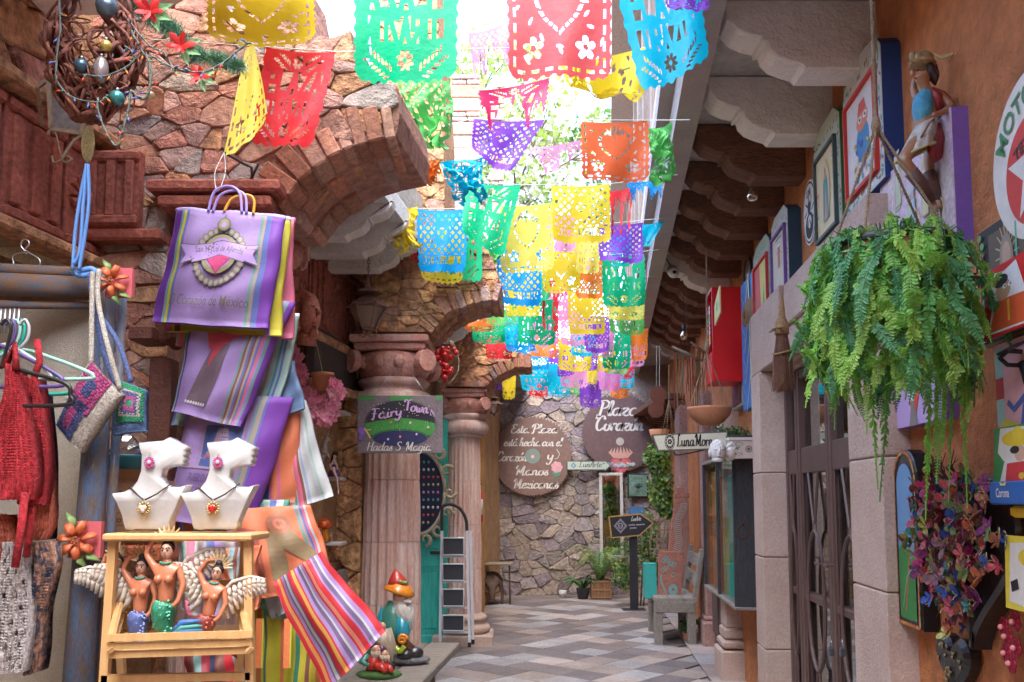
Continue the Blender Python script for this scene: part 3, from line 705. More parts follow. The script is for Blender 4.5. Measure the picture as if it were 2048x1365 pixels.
def paper(c):return mat('paper_'+c,tuple(x*.8 for x in BC[c]),0.42,c2=tuple(x*.72 for x in BC[c]),sc_=3,amt=.3,fine=.04,bump=0.08,bsc=9,spec=.3,trans=0.24)
def banner(q,Y,color,kind,label,mode='hang',seed=0,dY=0.0):
 """q: four photo corners TL,TR,BR,BL ; Y distance ; mode hang/torn/crumple/fold/strips ; dY extra depth of the right side"""
 rng=random.Random(seed+int(q[0][0]*3+q[0][1]));nr=np.random.default_rng(int(abs(q[0][0]*7+q[0][1]))+3)
 tl,tr,br,bl=[np.array(W(p[0],p[1],Y+(dY if i in(1,2)else 0)))for i,p in enumerate(q)]
 wpx=math.hypot(q[1][0]-q[0][0],q[1][1]-q[0][1]);hpx=math.hypot(q[3][0]-q[0][0],q[3][1]-q[0][1])
 nu=int(np.clip(wpx*0.62,22,120));nv=int(np.clip(hpx*0.62,22,130))
 u=np.linspace(0,1,nu+1);v=np.linspace(0,1,nv+1);U,V=np.meshgrid(u,v)
 P=(tl[None,None]*((1-U)*(1-V))[...,None]+tr*(U*(1-V))[...,None]+br*(U*V)[...,None]+bl*((1-U)*V)[...,None])
 wid=np.linalg.norm(tr-tl);hei=np.linalg.norm(bl-tl)
 ph=[rng.uniform(0,6.3)for _ in range(8)];am={'hang':.013,'torn':.03,'strips':.03,'crumple':.07,'fold':.05}[mode]*max(wid,.25)/.35*1.2
 P[...,1]+=am*V*(np.sin(U*5+ph[0])+.6*np.sin(U*11+V*3+ph[1]))+am*.7*np.sin(V*4+ph[2])*V
 P[...,0]+=am*.25*V*np.sin(V*6+ph[3]+U*2);P[...,2]+=am*.25*V*np.sin(U*7+ph[4])-(0.012*np.sin(np.pi*U))
 if mode=='crumple':
  for f,a in((9,.030),(17,.018),(29,.008)):
   P[...,1]+=a*(.3+V)*np.sin(U*f+ph[5]+3*np.sin(V*f*.6+ph[6]));P[...,0]+=a*.8*V*np.sin(V*f+ph[6]+2*np.sin(U*f*.7));P[...,2]+=a*.6*V*np.cos(U*f*1.3+ph[7]+V*5)
 if mode=='fold':
  k=np.clip((V-.45)/.55,0,1);P[...,2]+=k**1.2*hei*.75;P[...,1]-=np.sin(k*np.pi/2)*.1+.02*k
 uc=(U[:-1,:-1]+U[1:,1:])/2;vc=(V[:-1,:-1]+V[1:,1:])/2;x=uc*2-1;y=1-vc
 cut=design(kind,x,y,rng)&(vc>.03)
 if wpx<85:cut&=(vc>.5)|(np.sin(uc*40)*np.sin(vc*37)>.2)
 sc_n=max(6,int(wid/.022));r=.9
 ex=np.abs(x);ey=(.5-y)*2
 edge=1-.025*(1+np.sin(uc*sc_n*np.pi));cut|=ey>edge*1.0
 side=1-.02*(1+np.sin(vc*sc_n*np.pi));cut|=ex>side
 cx,cy=np.clip(ex-.74,0,None)/.26,np.clip(ey-.74,0,None)/.26
 cut|=(cx**2+cy**2>.96)&(cx>0)&(cy>0)
 if mode=='torn':
  lim=.45+.25*np.sin(uc*9+ph[0])+.2*np.sin(uc*23+ph[1])+.12*np.sin(uc*51+ph[2]);cut|=vc>np.clip(lim,.18,1)
 if mode=='strips':
  lim=np.where(np.sin(uc*14+ph[0])+.4*np.sin(uc*33+ph[1])>.45,1.0,.25+.1*np.sin(uc*40));cut|=vc>lim
 keep=~cut
 vi=np.arange((nu+1)*(nv+1)).reshape(nv+1,nu+1)
 fs=np.stack([vi[1:,:-1],vi[1:,1:],vi[:-1,1:],vi[:-1,:-1]],-1)[keep]
 used,inv=np.unique(fs,return_inverse=True);co=P.reshape(-1,3)[used];fs=inv.reshape(fs.shape)
 org=(tl+tr)/2;me=bpy.data.meshes.new('paper_banner');me.vertices.add(len(co));me.vertices.foreach_set('co',(co-org).astype(np.float32).ravel())
 me.loops.add(fs.size);me.loops.foreach_set('vertex_index',fs.astype(np.int32).ravel());me.polygons.add(len(fs));me.polygons.foreach_set('loop_start',np.arange(0,fs.size,4,dtype=np.int32))
 me.update();me.polygons.foreach_set('use_smooth',[True]*len(fs));me.materials.append(paper(color));me.validate()
 o=bpy.data.objects.new('paper_banner',me);C.objects.link(o);o.location=org
 tag(o,label,'paper banner','cut paper banners strung across the alley');return o
def R4(x0,y0,x1,y1,k=0):return((x0,y0),(x1,y0),(x1,y1),(x0,y1))
BL=[(((412,-60),(634,-45),(628,78),(418,84)),3.3,'yellow','heart','wide bright yellow banner cut off by the top left of the picture','hang'),(((494,85),(508,88),(540,240),(446,322)),3.25,'lemon','heart','twisted yellow banner seen edge-on left of the red one','hang'),(((530,94),(674,104),(624,298),(497,285)),3.42,'red','plaza','red banner with cut-out letters in front of the first stone arch','hang'),(((706,-95),(920,-95),(916,160),(708,158)),3.3,'green','plazam','big emerald banner with backward cut-out letters at the top of the picture','hang'),(((790,150),(900,160),(905,292),(830,285)),4.4,'lime','lattice','crumpled bright green banner hanging below the big emerald one','crumple'),(((1010,-88),(1222,-88),(1226,158),(1016,150)),3.3,'salmon','heart','large rose red banner with a dashed heart at the top centre','hang'),(((935,68),(1020,42),(1030,150),(950,170)),4.3,'pink','plain','pale pink torn banner left of the large rose red one','torn'),(((955,182),(1100,156),(1090,262),(970,262)),4.4,'crimson','plaza','crimson torn banner below the large rose red one','torn'),(((1218,-75),(1392,-70),(1422,120),(1282,190)),3.5,'cyan','plaza','big sky-blue banner with cut-out letters beside the eaves','hang'),(((1325,-90),(1420,-90),(1420,20),(1335,12)),3.2,'purple','heart','small violet banner corner at the top beside the eaves','hang'),(((1120,128),(1300,92),(1270,300),(1150,225)),4.3,'yellow','heart','yellow banner folded up under the sky-blue one','fold'),(((945,238),(1092,240),(1020,352),(943,300)),4.7,'purple','lattice','violet latticed banner with its corner blown into a point','hang'),(((1160,243),(1298,241),(1300,360),(1162,360)),4.75,'vermilion','heart','orange red banner with a dashed heart in the middle of the sky','hang'),(((1296,258),(1345,245),(1352,350),(1305,365)),4.8,'lime','lattice','crumpled green latticed banner beside the orange red heart one','crumple'),(((1058,296),(1162,280),(1160,350),(1066,372)),5.6,'pink','plain','pink tattered banner left of the orange red heart one','torn'),(((876,322),(975,312),(960,400),(915,385)),4.75,'cyan','heart','crumpled turquoise banner by the end of the first arch','crumple'),(((852,318),(882,320),(872,374),(818,360)),4.7,'orange','heart','small crumpled orange banner touching the end of the first arch','crumple'),(((925,364),(1043,370),(1008,515),(925,470)),5.55,'green','plaza','emerald banner with a flower and letters, right side curled','hang'),(((1000,412),(1106,405),(1110,542),(1000,545)),5.75,'lemon','heart','pale yellow banner with a red-showing heart cut-out in the middle','hang'),(((1102,371),(1220,368),(1222,485),(1106,480)),5.5,'yellow','lattice','golden latticed banner in the middle of the sky','hang'),(((1218,383),(1268,372),(1258,465),(1222,470)),6.1,'red','plaza','red banner torn down to one long strip','strips'),(((1252,365),(1324,357),(1322,408),(1262,405)),6.0,'blue','lattice','small torn blue banner close to the eaves','torn'),(((790,412),(836,414),(830,500),(796,503)),6.0,'yellow','heart','crumpled golden banner left of the blue latticed one','crumple'),(((833,419),(936,418),(932,545),(836,542)),6.2,'blue','lattice','bright blue latticed banner over the second arch','hang'),(((868,425),(967,425),(964,562),(880,560)),6.45,'green','plazam','green banner behind the bright blue latticed one','hang'),(((838,450),(930,450),(925,567),(842,560)),6.35,'yellow','heart','yellow banner edge showing under the bright blue one','hang'),(((818,470),(850,470),(848,520),(822,520)),6.4,'red','plaza','sliver of a red banner left of the bright blue one','hang'),(((1195,450),(1288,445),(1286,525),(1198,522)),6.6,'purple','lattice','violet latticed banner near the eaves','hang'),(((1284,450),(1332,438),(1300,492),(1286,490)),6.6,'cyan','wave','turquoise banner blown into a triangle at the eaves','hang'),(((1203,512),(1290,508),(1292,612),(1205,612)),7.1,'green','plazam','dark green lettered banner beside the eaves','hang'),(((992,500),(1084,500),(1082,612),(995,610)),7.0,'blue','lattice','blue latticed banner left of the centre','hang'),(((1082,500),(1162,495),(1160,582),(1086,585)),7.2,'yellow','heart','golden banner in the middle of the crowd below the latticed one','hang'),(((1112,470),(1182,468),(1184,545),(1116,542)),7.6,'pink','lattice','pale pink banner behind the golden latticed one','strips'),(((940,470),(1000,480),(998,530),(960,520)),6.9,'lime','plaza','light green banner curling beneath the emerald one','crumple'),(((1035,600),(1112,598),(1112,690),(1036,688)),8.2,'green','plazam','emerald lettered banner low in the crowd','hang'),(((1135,580),(1206,588),(1212,668),(1138,668)),8.3,'yellow','lattice','golden latticed banner low in the crowd','hang'),(((1080,560),(1135,556),(1130,668),(1084,655)),8.0,'red','plaza','red banner torn into long hanging strips','strips'),(((1209,590),(1290,588),(1288,640),(1212,638)),8.0,'lemon','heart','lemon banner strip below the dark green lettered one','hang'),(((1216,610),(1290,608),(1288,668),(1220,666)),8.4,'lime','plaza','light green banner below the lemon strip','hang'),(((924,636),(992,636),(988,662),(930,662)),8.2,'orange','heart','flat orange banner in front of the third arch','hang'),(((943,652),(1012,650),(1010,686),(946,684)),8.6,'green','plaza','small green banner under the flat orange one','hang'),(((968,612),(1040,608),(1036,652),(975,650)),7.9,'lime','heart','spring green banner beside the second arch tip','hang'),(((1003,622),(1042,622),(1040,690),(1006,688)),8.8,'cyan','heart','sky-blue banner left of the emerald lettered one','hang'),(((1010,660),(1072,660),(1070,704),(1012,702)),9.3,'blue','plaza','blue banner strip beneath the sky-blue one','hang'),(((970,672),(1026,672),(1024,717),(972,716)),9.4,'red','heart','small red banner over the third arch','hang'),(((1168,630),(1220,632),(1218,704),(1170,704)),9.2,'purple','lattice','violet latticed banner low in the crowd','hang'),(((1120,620),(1178,620),(1176,690),(1122,690)),9.5,'pink','lattice','pink banner behind the low golden one','hang'),(((1206,645),(1232,640),(1226,714),(1180,712)),9.6,'pink','heart','pink banner edge right of the low violet one','hang'),(((1202,662),(1262,660),(1262,738),(1204,738)),9.8,'green','plazam','small dark green lettered banner right of centre','hang'),(((1262,662),(1296,656),(1294,718),(1264,722)),9.9,'orange','lattice','orange banner close to the eaves end','hang'),(((1056,668),(1120,666),(1116,716),(1058,712)),10.2,'orange','heart','orange banner behind the emerald lettered one','hang'),(((1115,678),(1188,672),(1182,742),(1118,740)),10.4,'yellow','plaza','yellow lettered banner at the bottom of the crowd','hang'),(((1042,690),(1100,690),(1098,740),(1044,738)),10.8,'blue','lattice','blue banner by the third arch tip','hang'),(((1160,700),(1196,698),(1194,740),(1162,740)),11.0,'purple','lattice','tiny violet banner beside the bottom yellow one','hang'),(((1040,730),(1116,728),(1114,782),(1042,780)),11.2,'cyan','plaza','turquoise lettered banner at the lower left of the crowd','hang'),(((1092,740),(1142,740),(1140,794),(1096,792)),11.9,'cyan','heart','turquoise banner behind, low and centre','hang'),(((1055,762),(1100,762),(1098,794),(1058,792)),12.1,'red','heart','red strip under the turquoise lettered banner','hang'),(((1112,728),(1132,728),(1130,772),(1114,770)),12.0,'orange','heart','narrow orange banner between turquoise and pink','hang'),(((1120,726),(1176,724),(1174,776),(1122,774)),11.6,'pink','heart','rose pink banner at the bottom centre','hang'),(((1130,756),(1174,756),(1172,790),(1132,788)),12.3,'lime','plain','light green strip below the rose pink banner','hang'),(((1170,730),(1196,730),(1194,768),(1172,766)),12.1,'yellow','heart','tiny yellow banner right of the rose pink one','hang'),(((1158,760),(1204,760),(1202,816),(1160,814)),12.2,'purple','heart','lowest banner, violet, above the gap between the round signs','hang'),(((1196,722),(1242,720),(1240,782),(1198,780)),12.0,'magenta','plaza','magenta banner at the lower right of the crowd','hang'),(((1205,720),(1258,718),(1254,748),(1208,746)),11.4,'lime','plain','light green strip above the magenta banner','hang'),(((1236,722),(1272,716),(1268,756),(1240,758)),12.3,'red','heart','small red banner at the lower right edge','hang'),(((1234,742),(1270,738),(1266,776),(1240,776)),12.6,'cyan','plain','small turquoise banner at the lower right edge','hang'),(((1218,764),(1260,764),(1258,796),(1222,796)),12.8,'orange','heart','small orange banner above the plaza sign','hang'),(((1003,748),(1032,748),(1030,798),(1006,798)),11.8,'yellow','heart','small yellow banner under the third arch','hang'),(((978,750),(1012,750),(1010,780),(980,778)),11.9,'purple','plain','small violet banner under the third arch','hang'),(((1276,500),(1300,492),(1294,640),(1280,640)),8.6,'red','plain','long red strip hanging along the eaves','strips'),]
EX=[(1010,545,1082,632,7.6,'yellow','golden banner behind the blue latticed one, left of centre'),(1085,575,1140,640,8.4,'pink','rose banner peeping between the red strips and the low golden one'),(1150,520,1206,596,7.7,'orange','orange banner tucked left of the dark green lettered one'),(1090,430,1150,500,6.9,'pink','soft pink banner filling the gap beneath the golden latticed one'),(1150,480,1200,545,7.0,'lemon','lemon banner left of the violet latticed one'),(1222,470,1262,530,7.4,'blue','blue banner glimpsed through the violet latticed one'),(1060,632,1118,690,9.0,'magenta','magenta banner behind the emerald low lettered one'),(1205,560,1290,600,8.1,'lime','spring green banner just under the dark green lettered one'),(1140,650,1200,712,9.8,'cyan','sky-blue banner under the low golden latticed one'),(1090,700,1150,750,11.3,'purple','violet banner low between turquoise and yellow'),(1180,690,1232,742,11.1,'yellow','yellow banner above the magenta one'),(1240,690,1290,732,11.0,'pink','pink banner below the orange one by the eaves'),(1000,700,1048,742,11.2,'lime','light green banner left of the blue one by the third arch tip'),(940,520,992,575,7.2,'yellow','yellow banner resting against the second arch top'),(1062,540,1100,600,7.9,'green','deep green banner between the blue and the golden ones')]
for i,(x0,y0,x1,y1,Y,c,lb)in enumerate(EX):BL.append((((x0,y0),(x1,y0-2+i%3),(x1-1,y1),(x0+2,y1+(i%2)*3)),Y,c,('heart','plaza','lattice')[i%3],lb,'hang'))
for i,(q,Y,c,k,lb,mode)in enumerate(BL):banner(q,Y,c,k,lb,mode,i)
m_str=flat('white_string',(0.75,0.74,0.70),0.8)
SL=[((0,60,3.4),(530,94,3.42),(674,104,3.42),(1030,96,3.5)),((836,190,4.4),(935,68,4.3),(1020,42,4.3),(1200,10,4.2)),((845,200,4.5),(955,182,4.4),(1100,156,4.4),(1300,92,4.3),(1430,60,4.2)),((850,262,4.6),(945,238,4.7),(1092,240,4.7),(1298,241,4.75),(1380,240,4.5)),((850,350,5.4),(925,364,5.55),(1043,370,5.55),(1220,368,5.5),(1355,350,5.4)),((760,408,6.0),(836,418,6.2),(936,418,6.2),(1195,450,6.6),(1334,436,6.5)),((990,500,7.0),(1084,500,7.0),(1203,512,7.1),(1318,500,7.1)),((1035,600,8.2),(1135,578,8.3),(1310,552,8.2)),((924,636,8.2),(1040,622,8.5),(1290,590,8.4))]
for i,pts in enumerate(SL):
 P=[W(*p)for p in pts];o0=P[0].copy();b=MB();b.tube([p-o0 for p in P],0.0022,5)
 tag(b.build('banner_string',m_str,loc=o0),['thin white string carrying the topmost left banners','thin string of the pale pink torn banner','thin string of the crimson torn and folded yellow banners','thin string of the violet corner and orange red heart banners','thin string of the emerald and golden latticed banners','thin string of the bright blue latticed banner over the second arch','thin string of the dark green lettered banner near the eaves','thin string of the low golden banners ending at the eaves','thin string of the flat orange banner by the third arch'][i],'string','banner strings')
def _bowl():return[(.78,.8),(.5,1.0),(.14,.72),(.12,.25),(.38,0),(.66,.3),(.8,.95)]
GL={'a':([_bowl(),[(.8,.98),(.74,.3),(.86,.02),(1.06,.22)]],1.0),'c':([[(.72,.75),(.5,1),(.15,.75),(.1,.3),(.35,0),(.75,.25)]],.78),'d':([_bowl(),[(.9,1.9),(.78,.9),(.74,.3),(.88,.02),(1.06,.22)]],1.0),'e':([[(.12,.45),(.55,.6),(.65,.85),(.42,1.02),(.14,.7),(.12,.25),(.38,0),(.78,.25)]],.78),'h':([[(.2,1.2),(.38,1.7),(.3,1.95),(.17,1.7),(.12,0)],[(.12,.55),(.4,.98),(.62,.8),(.62,.2),(.75,0),(.95,.2)]],.95),'i':([[(.2,.95),(.18,.2),(.32,0),(.5,.2)],[(.22,1.38),(.27,1.46)]],.5),'l':([[(.08,.3),(.42,1.5),(.36,1.95),(.22,1.7),(.18,.25),(.32,0),(.52,.2)]],.5),'m':([[(.1,.95),(.14,0)],[(.14,.6),(.38,.98),(.5,.8),(.5,0)],[(.5,.6),(.75,.98),(.88,.8),(.88,.15),(1.0,0),(1.15,.2)]],1.15),'n':([[(.1,.95),(.14,0)],[(.14,.6),(.42,.98),(.6,.8),(.6,.15),(.72,0),(.92,.2)]],.92),'o':([[(.42,1),(.12,.7),(.12,.2),(.4,0),(.7,.3),(.68,.78),(.42,1),(.5,.88),(.92,.95)]],.85),'r':([[(.12,.95),(.16,0)],[(.16,.6),(.38,.95),(.6,.95),(.66,.8)]],.68),'s':([[(.02,.1),(.42,.98),(.44,.6),(.58,.25),(.4,0),(.12,.1)]],.62),'t':([[(.28,1.6),(.2,.3),(.32,0),(.55,.2)],[(.02,1.08),(.52,1.12)]],.55),'u':([[(.1,.95),(.12,.25),(.32,0),(.6,.3),(.66,.95)],[(.66,.95),(.64,.2),(.78,0),(.95,.2)]],.95),'w':([[(.1,.95),(.14,.2),(.3,0),(.5,.3),(.52,.8)],[(.52,.4),(.6,.05),(.8,.1),(.98,.6),(.95,.95)]],1.05),'x':([[(.08,.85),(.25,.95),(.55,.05),(.75,.1)],[(.72,.95),(.1,0)]],.78),'y':([[(.1,.95),(.12,.35),(.32,.15),(.6,.4)],[(.68,.95),(.62,0),(.42,-.7),(.15,-.75),(.08,-.45)]],.78),'z':([[(.08,.85),(.3,1),(.65,.92),(.35,.5),(.08,.08),(.3,.1),(.55,-.02),(.78,.12)]],.78),'g':([_bowl(),[(.8,.98),(.72,0),(.5,-.65),(.2,-.7),(.12,-.45)]],.9),'P':([[(.4,1.8),(.28,0),(.02,.1)],[(-.08,1.3),(.1,1.85),(.7,2.02),(1.08,1.6),(.88,1.1),(.42,.95)]],1.05),'C':([[(1.0,1.5),(.85,1.95),(.45,1.9),(.12,1.2),(.15,.4),(.5,0),(1.0,.35)],[(.45,1.9),(.0,1.98),(-.12,1.6)]],1.05),'E':([[(.9,1.7),(.6,1.98),(.25,1.7),(.45,1.1),(.7,1.05)],[(.45,1.1),(.1,.7),(.2,.1),(.6,-.02),(.95,.3)]],.95),'M':([[(-.12,1.3),(.1,1.9),(.25,1.6),(.15,0)],[(.22,1.8),(.6,.2)],[(.6,.2),(1.08,1.9),(1.0,.2),(1.15,0),(1.35,.2)]],1.38),'F':([[(.35,1.85),(.25,0),(0,.05)],[(-.05,1.7),(.3,1.98),(.95,1.9)],[(.0,1.0),(.6,1.05)]],.9),'T':([[(.5,1.9),(.42,0)],[(-.1,1.55),(.1,1.95),(.5,1.85),(1.05,1.98)]],.95),'H':([[(.15,1.9),(.1,0)],[(.9,1.95),(.8,.2),(.95,0),(1.12,.2)],[(-.05,.9),(.95,1.0)]],1.1),'L':([[(.55,1.6),(.42,1.95),(.28,1.6),(.2,.1),(.0,.12),(.2,0),(.6,0),(.95,.2)]],.98),'A':([[(0,0),(.55,1.95),(.62,1.9),(.78,0),(.98,.15)],[(.2,.7),(.85,.75)]],1.02),'S':([[(.85,1.7),(.5,1.95),(.15,1.5),(.75,.7),(.55,.05),(0,.2)]],.9),' ':([],.5),'>':([[(0,1.2),(.5,1.2)],[(.3,1.5),(.55,1.2),(.3,.9)]],.7)}
ACC={'á':'a','é':'e','ó':'o'}
def swidth(txt):return sum(GL[ACC.get(c,c)][1]for c in txt)
def script(mb,txt,cx,z,xh,y,th=0.13,slant=0.22,rise=0.0,fit=None):
 w=swidth(txt);sx=xh*0.72 if fit is None else fit/w;x=cx-w*sx/2
 for ch in txt:
  st,adv=GL[ACC.get(ch,ch)];st=list(st)
  if ch in ACC:st.append([(.5,1.35),(.75,1.8)])
  for s in st:
   P=cr([(p[0],p[1],0)for p in s],5)if len(s)>2 else[Vector((p[0],p[1],0))for p in s]
   Q=[Vector((x+p.x*sx+p.y*xh*slant,0,z+p.y*xh+rise*(x-cx)))for p in P];vs=[];n=len(Q)
   for i in range(n):
    t=(Q[min(i+1,n-1)]-Q[max(i-1,0)]);t=t.normalized()if t.length>1e-9 else Vector((0,0,1))
    wd=th*xh*(0.45+0.85*abs(t.z))*.5;nn=Vector((-t.z,0,t.x))*wd
    vs+=[Q[i]+nn+Vector((0,y,0)),Q[i]-nn+Vector((0,y,0))]
   mb.add(vs,[(2*i,2*i+1,2*i+3,2*i+2)for i in range(n-1)])
  x+=adv*sx
def plain(mb,txt,cx,z,size,y,shear=0.0,bold=0.0,sx=1.0,rot=0.0,T=None,curve=None):
 cu=bpy.data.curves.new('t','FONT');cu.body=txt;cu.size=1;cu.shear=shear;cu.offset=bold;cu.align_x='CENTER';cu.resolution_u=3
 ob=bpy.data.objects.new('t',cu);C.objects.link(ob);dg=bpy.context.evaluated_depsgraph_get();me=bpy.data.meshes.new_from_object(ob.evaluated_get(dg))
 cr_,sr_=math.cos(rot),math.sin(rot);vs=[]
 for v in me.vertices:
  X,Z=v.co.x*size*sx,v.co.y*size
  if curve:a=X/curve;X,Z=(curve+Z)*math.sin(a),(curve+Z)*math.cos(a)-curve
  vs.append((cx+X*cr_-Z*sr_,y,z+X*sr_+Z*cr_))
 mb.add(vs,[tuple(p.vertices)for p in me.polygons],T)
 C.objects.unlink(ob);bpy.data.objects.remove(ob);bpy.data.meshes.remove(me);bpy.data.curves.remove(cu)
def pcol(c):
 return flat('paint_%02x%02x%02x'%tuple(int(min(1,x)*255)for x in c),c,0.55)
BLK=(0.02,0.02,0.022);WHT=(0.78,0.76,0.72)
class Art:
 def __init__(s,y=0.0,step=0.00015):s.b=MB();s.y=y;s.st=step
 def poly(s,c,pts):s.b.use(pcol(c)if not hasattr(c,'name')else c);s.b.sheet(pts,s.y);s.y-=s.st;return s
 def ell(s,c,cx,cz,a,b=None,n=20,rot=0.0):
  b=b or a;k,q=math.cos(rot),math.sin(rot)
  return s.poly(c,[(cx+a*math.cos(t)*k-b*math.sin(t)*q,cz+a*math.cos(t)*q+b*math.sin(t)*k)for t in np.linspace(0,2*math.pi,n,endpoint=False)])
 def rect(s,c,x0,z0,x1,z1):return s.poly(c,[(x0,z0),(x1,z0),(x1,z1),(x0,z1)])
 def line(s,c,pts,w):
  s.b.use(pcol(c));P=[Vector((p[0],0,p[1]))for p in pts];vs=[];n=len(P)
  for i in range(n):
   t=(P[min(i+1,n-1)]-P[max(i-1,0)]).normalized();nn=Vector((-t.z,0,t.x))*w/2;vs+=[P[i]+nn+Vector((0,s.y,0)),P[i]-nn+Vector((0,s.y,0))]
  s.b.add(vs,[(2*i,2*i+1,2*i+3,2*i+2)for i in range(n-1)]);s.y-=s.st;return s
 def done(s,name,parent):return s.b.build(name,None,parent)
def heart_pts(cx,cz,r,n=36,tall=1.0):
 out=[]
 for i in range(n):
  t=2*math.pi*i/n;out.append((cx+r*math.sin(t)**3,cz+tall*r*(13*math.cos(t)-5*math.cos(2*t)-2*math.cos(3*t)-math.cos(4*t))/16))
 return out
def onwall(name,label,cat,pxl,pxr,pyt,pyb,off,group=None,tilt=0.0):
 pm=(pyt+pyb)/2;a,c=RW(pxl,pm,off),RW(pxr,pm,off);pc=(pxl+pxr)/2
 w=(c-a).length;zt,zb=RW(pc,pyt,off).z,RW(pc,pyb,off).z;nrm=Vector((1,-KR,0)).normalized()
 p=(a+c)/2;p.z=zb;p+=nrm*off
 return thing(name,label,cat,p,RZR,group),w,zt-zb
m_bronze=mat('brown_door_paint',(0.125,0.072,0.058),0.4,c2=(0.09,0.05,0.042),sc_=6,fine=.06,bump=.05,spec=.5)
m_glass=glass('door_glass',a=0.30)
dd=thing('double_door','tall brown double glass door with looping ironwork and two padlocks','door',rloc(5.2),RZR)
def leaf(Ya,Yb_,name='door_leaf'):
 xa,xb=sD(Yb_),sD(Ya);xa,xb=min(xa,xb),max(xa,xb);w=xb-xa;cx=(xa+xb)/2;b=MB();b.use(m_bronze);s=0.05
 for x in(xa+s/2,xb-s/2):b.box((x,0.0,1.22),(s,0.06,2.38),bev=.006)
 for z,h in((0.06,.1),(1.02,.045),(1.84,.16),(2.38,.06)):b.box((cx,0.0,z),(w-2*s-.002,0.05,h),bev=.006)
 L_=b.build(name,None,dd);b=MB();R=w*.27;m_=[]
 loop=[(cx+R*math.cos(a),-0.028,1.02+.40*math.sin(a))for a in np.linspace(0,2*math.pi,28)]
 b.use(m_bronze);b.tube(loop,.011,6,cap=False);b.tube([(cx-R*.6,-.028,1.76),(cx-.012,-.028,1.46),(cx-.02,-.028,1.42)],.009,5);b.tube([(cx+R*.6,-.028,1.76),(cx+.012,-.028,1.46),(cx+.02,-.028,1.42)],.009,5)
 b.tube([(cx-.02,-.028,.63),(cx-R*.6,-.028,.2),(cx-R*.6,-.028,.1)],.009,5);b.tube([(cx+.02,-.028,.63),(cx+R*.6,-.028,.2),(cx+R*.6,-.028,.1)],.009,5)
 for sx_ in(-1,1):b.tube([(cx+sx_*(w/2-.07),-.02,1.76),(cx+sx_*(w/2-.07),-.02,.1)],.007,5)
 b.build('ironwork',None,L_)
 b=MB();b.box((cx,.01,2.13),(w-2*s,.006,.42));b.box((cx,.01,1.40),(w-2*s,.006,.72));b.box((cx,.01,.55),(w-2*s,.006,.9));b.build('pane',m_glass,L_)
 return L_
leaf(5.49,5.82);leaf(4.78,5.47);leaf(4.06,4.77)
b=MB();b.use(m_bronze);b.tube([(sD(4.82),-.03,1.25),(sD(4.82),-.08,1.25),(sD(4.90),-.085,1.25)],.008,6);b.tube([(sD(4.73),-.03,1.25),(sD(4.73),-.08,1.25),(sD(4.65),-.085,1.25)],.008,6);b.build('handle',None,dd)
m_steel=mat('steel',(0.5,0.5,0.52),0.3,metal=.9,fine=.05,bump=0)
for i,Y in enumerate((5.03,4.96)):
 p=RW(1662+i*22,1288,.1);t=thing('padlock',['left padlock of the pair chaining the glass door','right padlock of the pair chaining the glass door'][i],'padlock',(p.x,p.y,p.z-.06),RZR,'padlocks on the glass door')
 b=MB();b.box((0,0,.02),(.034,.022,.042),bev=.004);b.build('lock_body',flat('padlock_dark',(.07,.08,.09),.35),t);b=MB();b.use(m_steel,True);b.tube([(-.011,0,.038),(-.011,0,.07),(0,0,.082),(.011,0,.07),(.011,0,.038)],.0035,6);b.build('shackle',None,t)
def frame(name,label,cat,pxl,pxr,pyt,pyb,off,mside,mface,bw_,top='flat',inner=None,group='framed pictures on the orange wall',deco=None):
 t,w,h=onwall(name,label,cat,pxl,pxr,pyt,pyb,off,group)
 if top=='arch':out=[(-w/2,0),(w/2,0),(w/2,h*.86)]+[(w/2*math.cos(a)*.96,h*.86+h*.14*math.sin(a))for a in np.linspace(.25,math.pi-.25,9)]+[(-w/2,h*.86)]
 elif top=='cut':out=[(-w/2,0),(w/2,0),(w/2,h*.9),(w*.3,h),(-w*.3,h),(-w/2,h*.9)]
 elif top=='oval':out=[(w/2*math.cos(a),h/2+h/2*math.sin(a))for a in np.linspace(0,2*math.pi,28,endpoint=False)]
 else:out=[(-w/2,0),(w/2,0),(w/2,h),(-w/2,h)]
 b=MB();b.use(mside);b.prism(out,-off+.004,0.0);b.use(mface);b.prism(inset(out,.002)if area2(out)>0 else out,-off,-off+.003);b.build('frame',None,t)
 if deco:
  A=Art(-off-.0012);rg=random.Random(int(pxl));n=int((w+h)*2/.035)
  for k in range(n):
   s=k/n*2*(w+h);
   if s<w:x,z=-w/2+s,bw_*.5
   elif s<w+h:x,z=w/2-bw_*.5,s-w
   elif s<2*w+h:x,z=w/2-(s-w-h),h*(.9 if top!='flat' else 1)-bw_*.5
   else:x,z=-w/2+bw_*.5,h-(s-2*w-h)
   x=min(max(x,-w/2+bw_*.5),w/2-bw_*.5);z=min(max(z,bw_*.5),h*.93)
   A.ell(rg.choice(deco),x+rg.uniform(-.3,.3)*bw_,z+rg.uniform(-.3,.3)*bw_,bw_*.30,bw_*.15,8,rg.uniform(0,3.1));A.y=-off-.0012-.0004*(k%5)
  A.done('painted_border',t)['kind']='stuff'
 return t,w,h,-off-.004
navy=pcol((.02,.06,.22));dgreen=pcol((.06,.20,.05));dteal=pcol((.03,.07,.11));cream=pcol((.62,.60,.46));violet=pcol((.22,.12,.42))
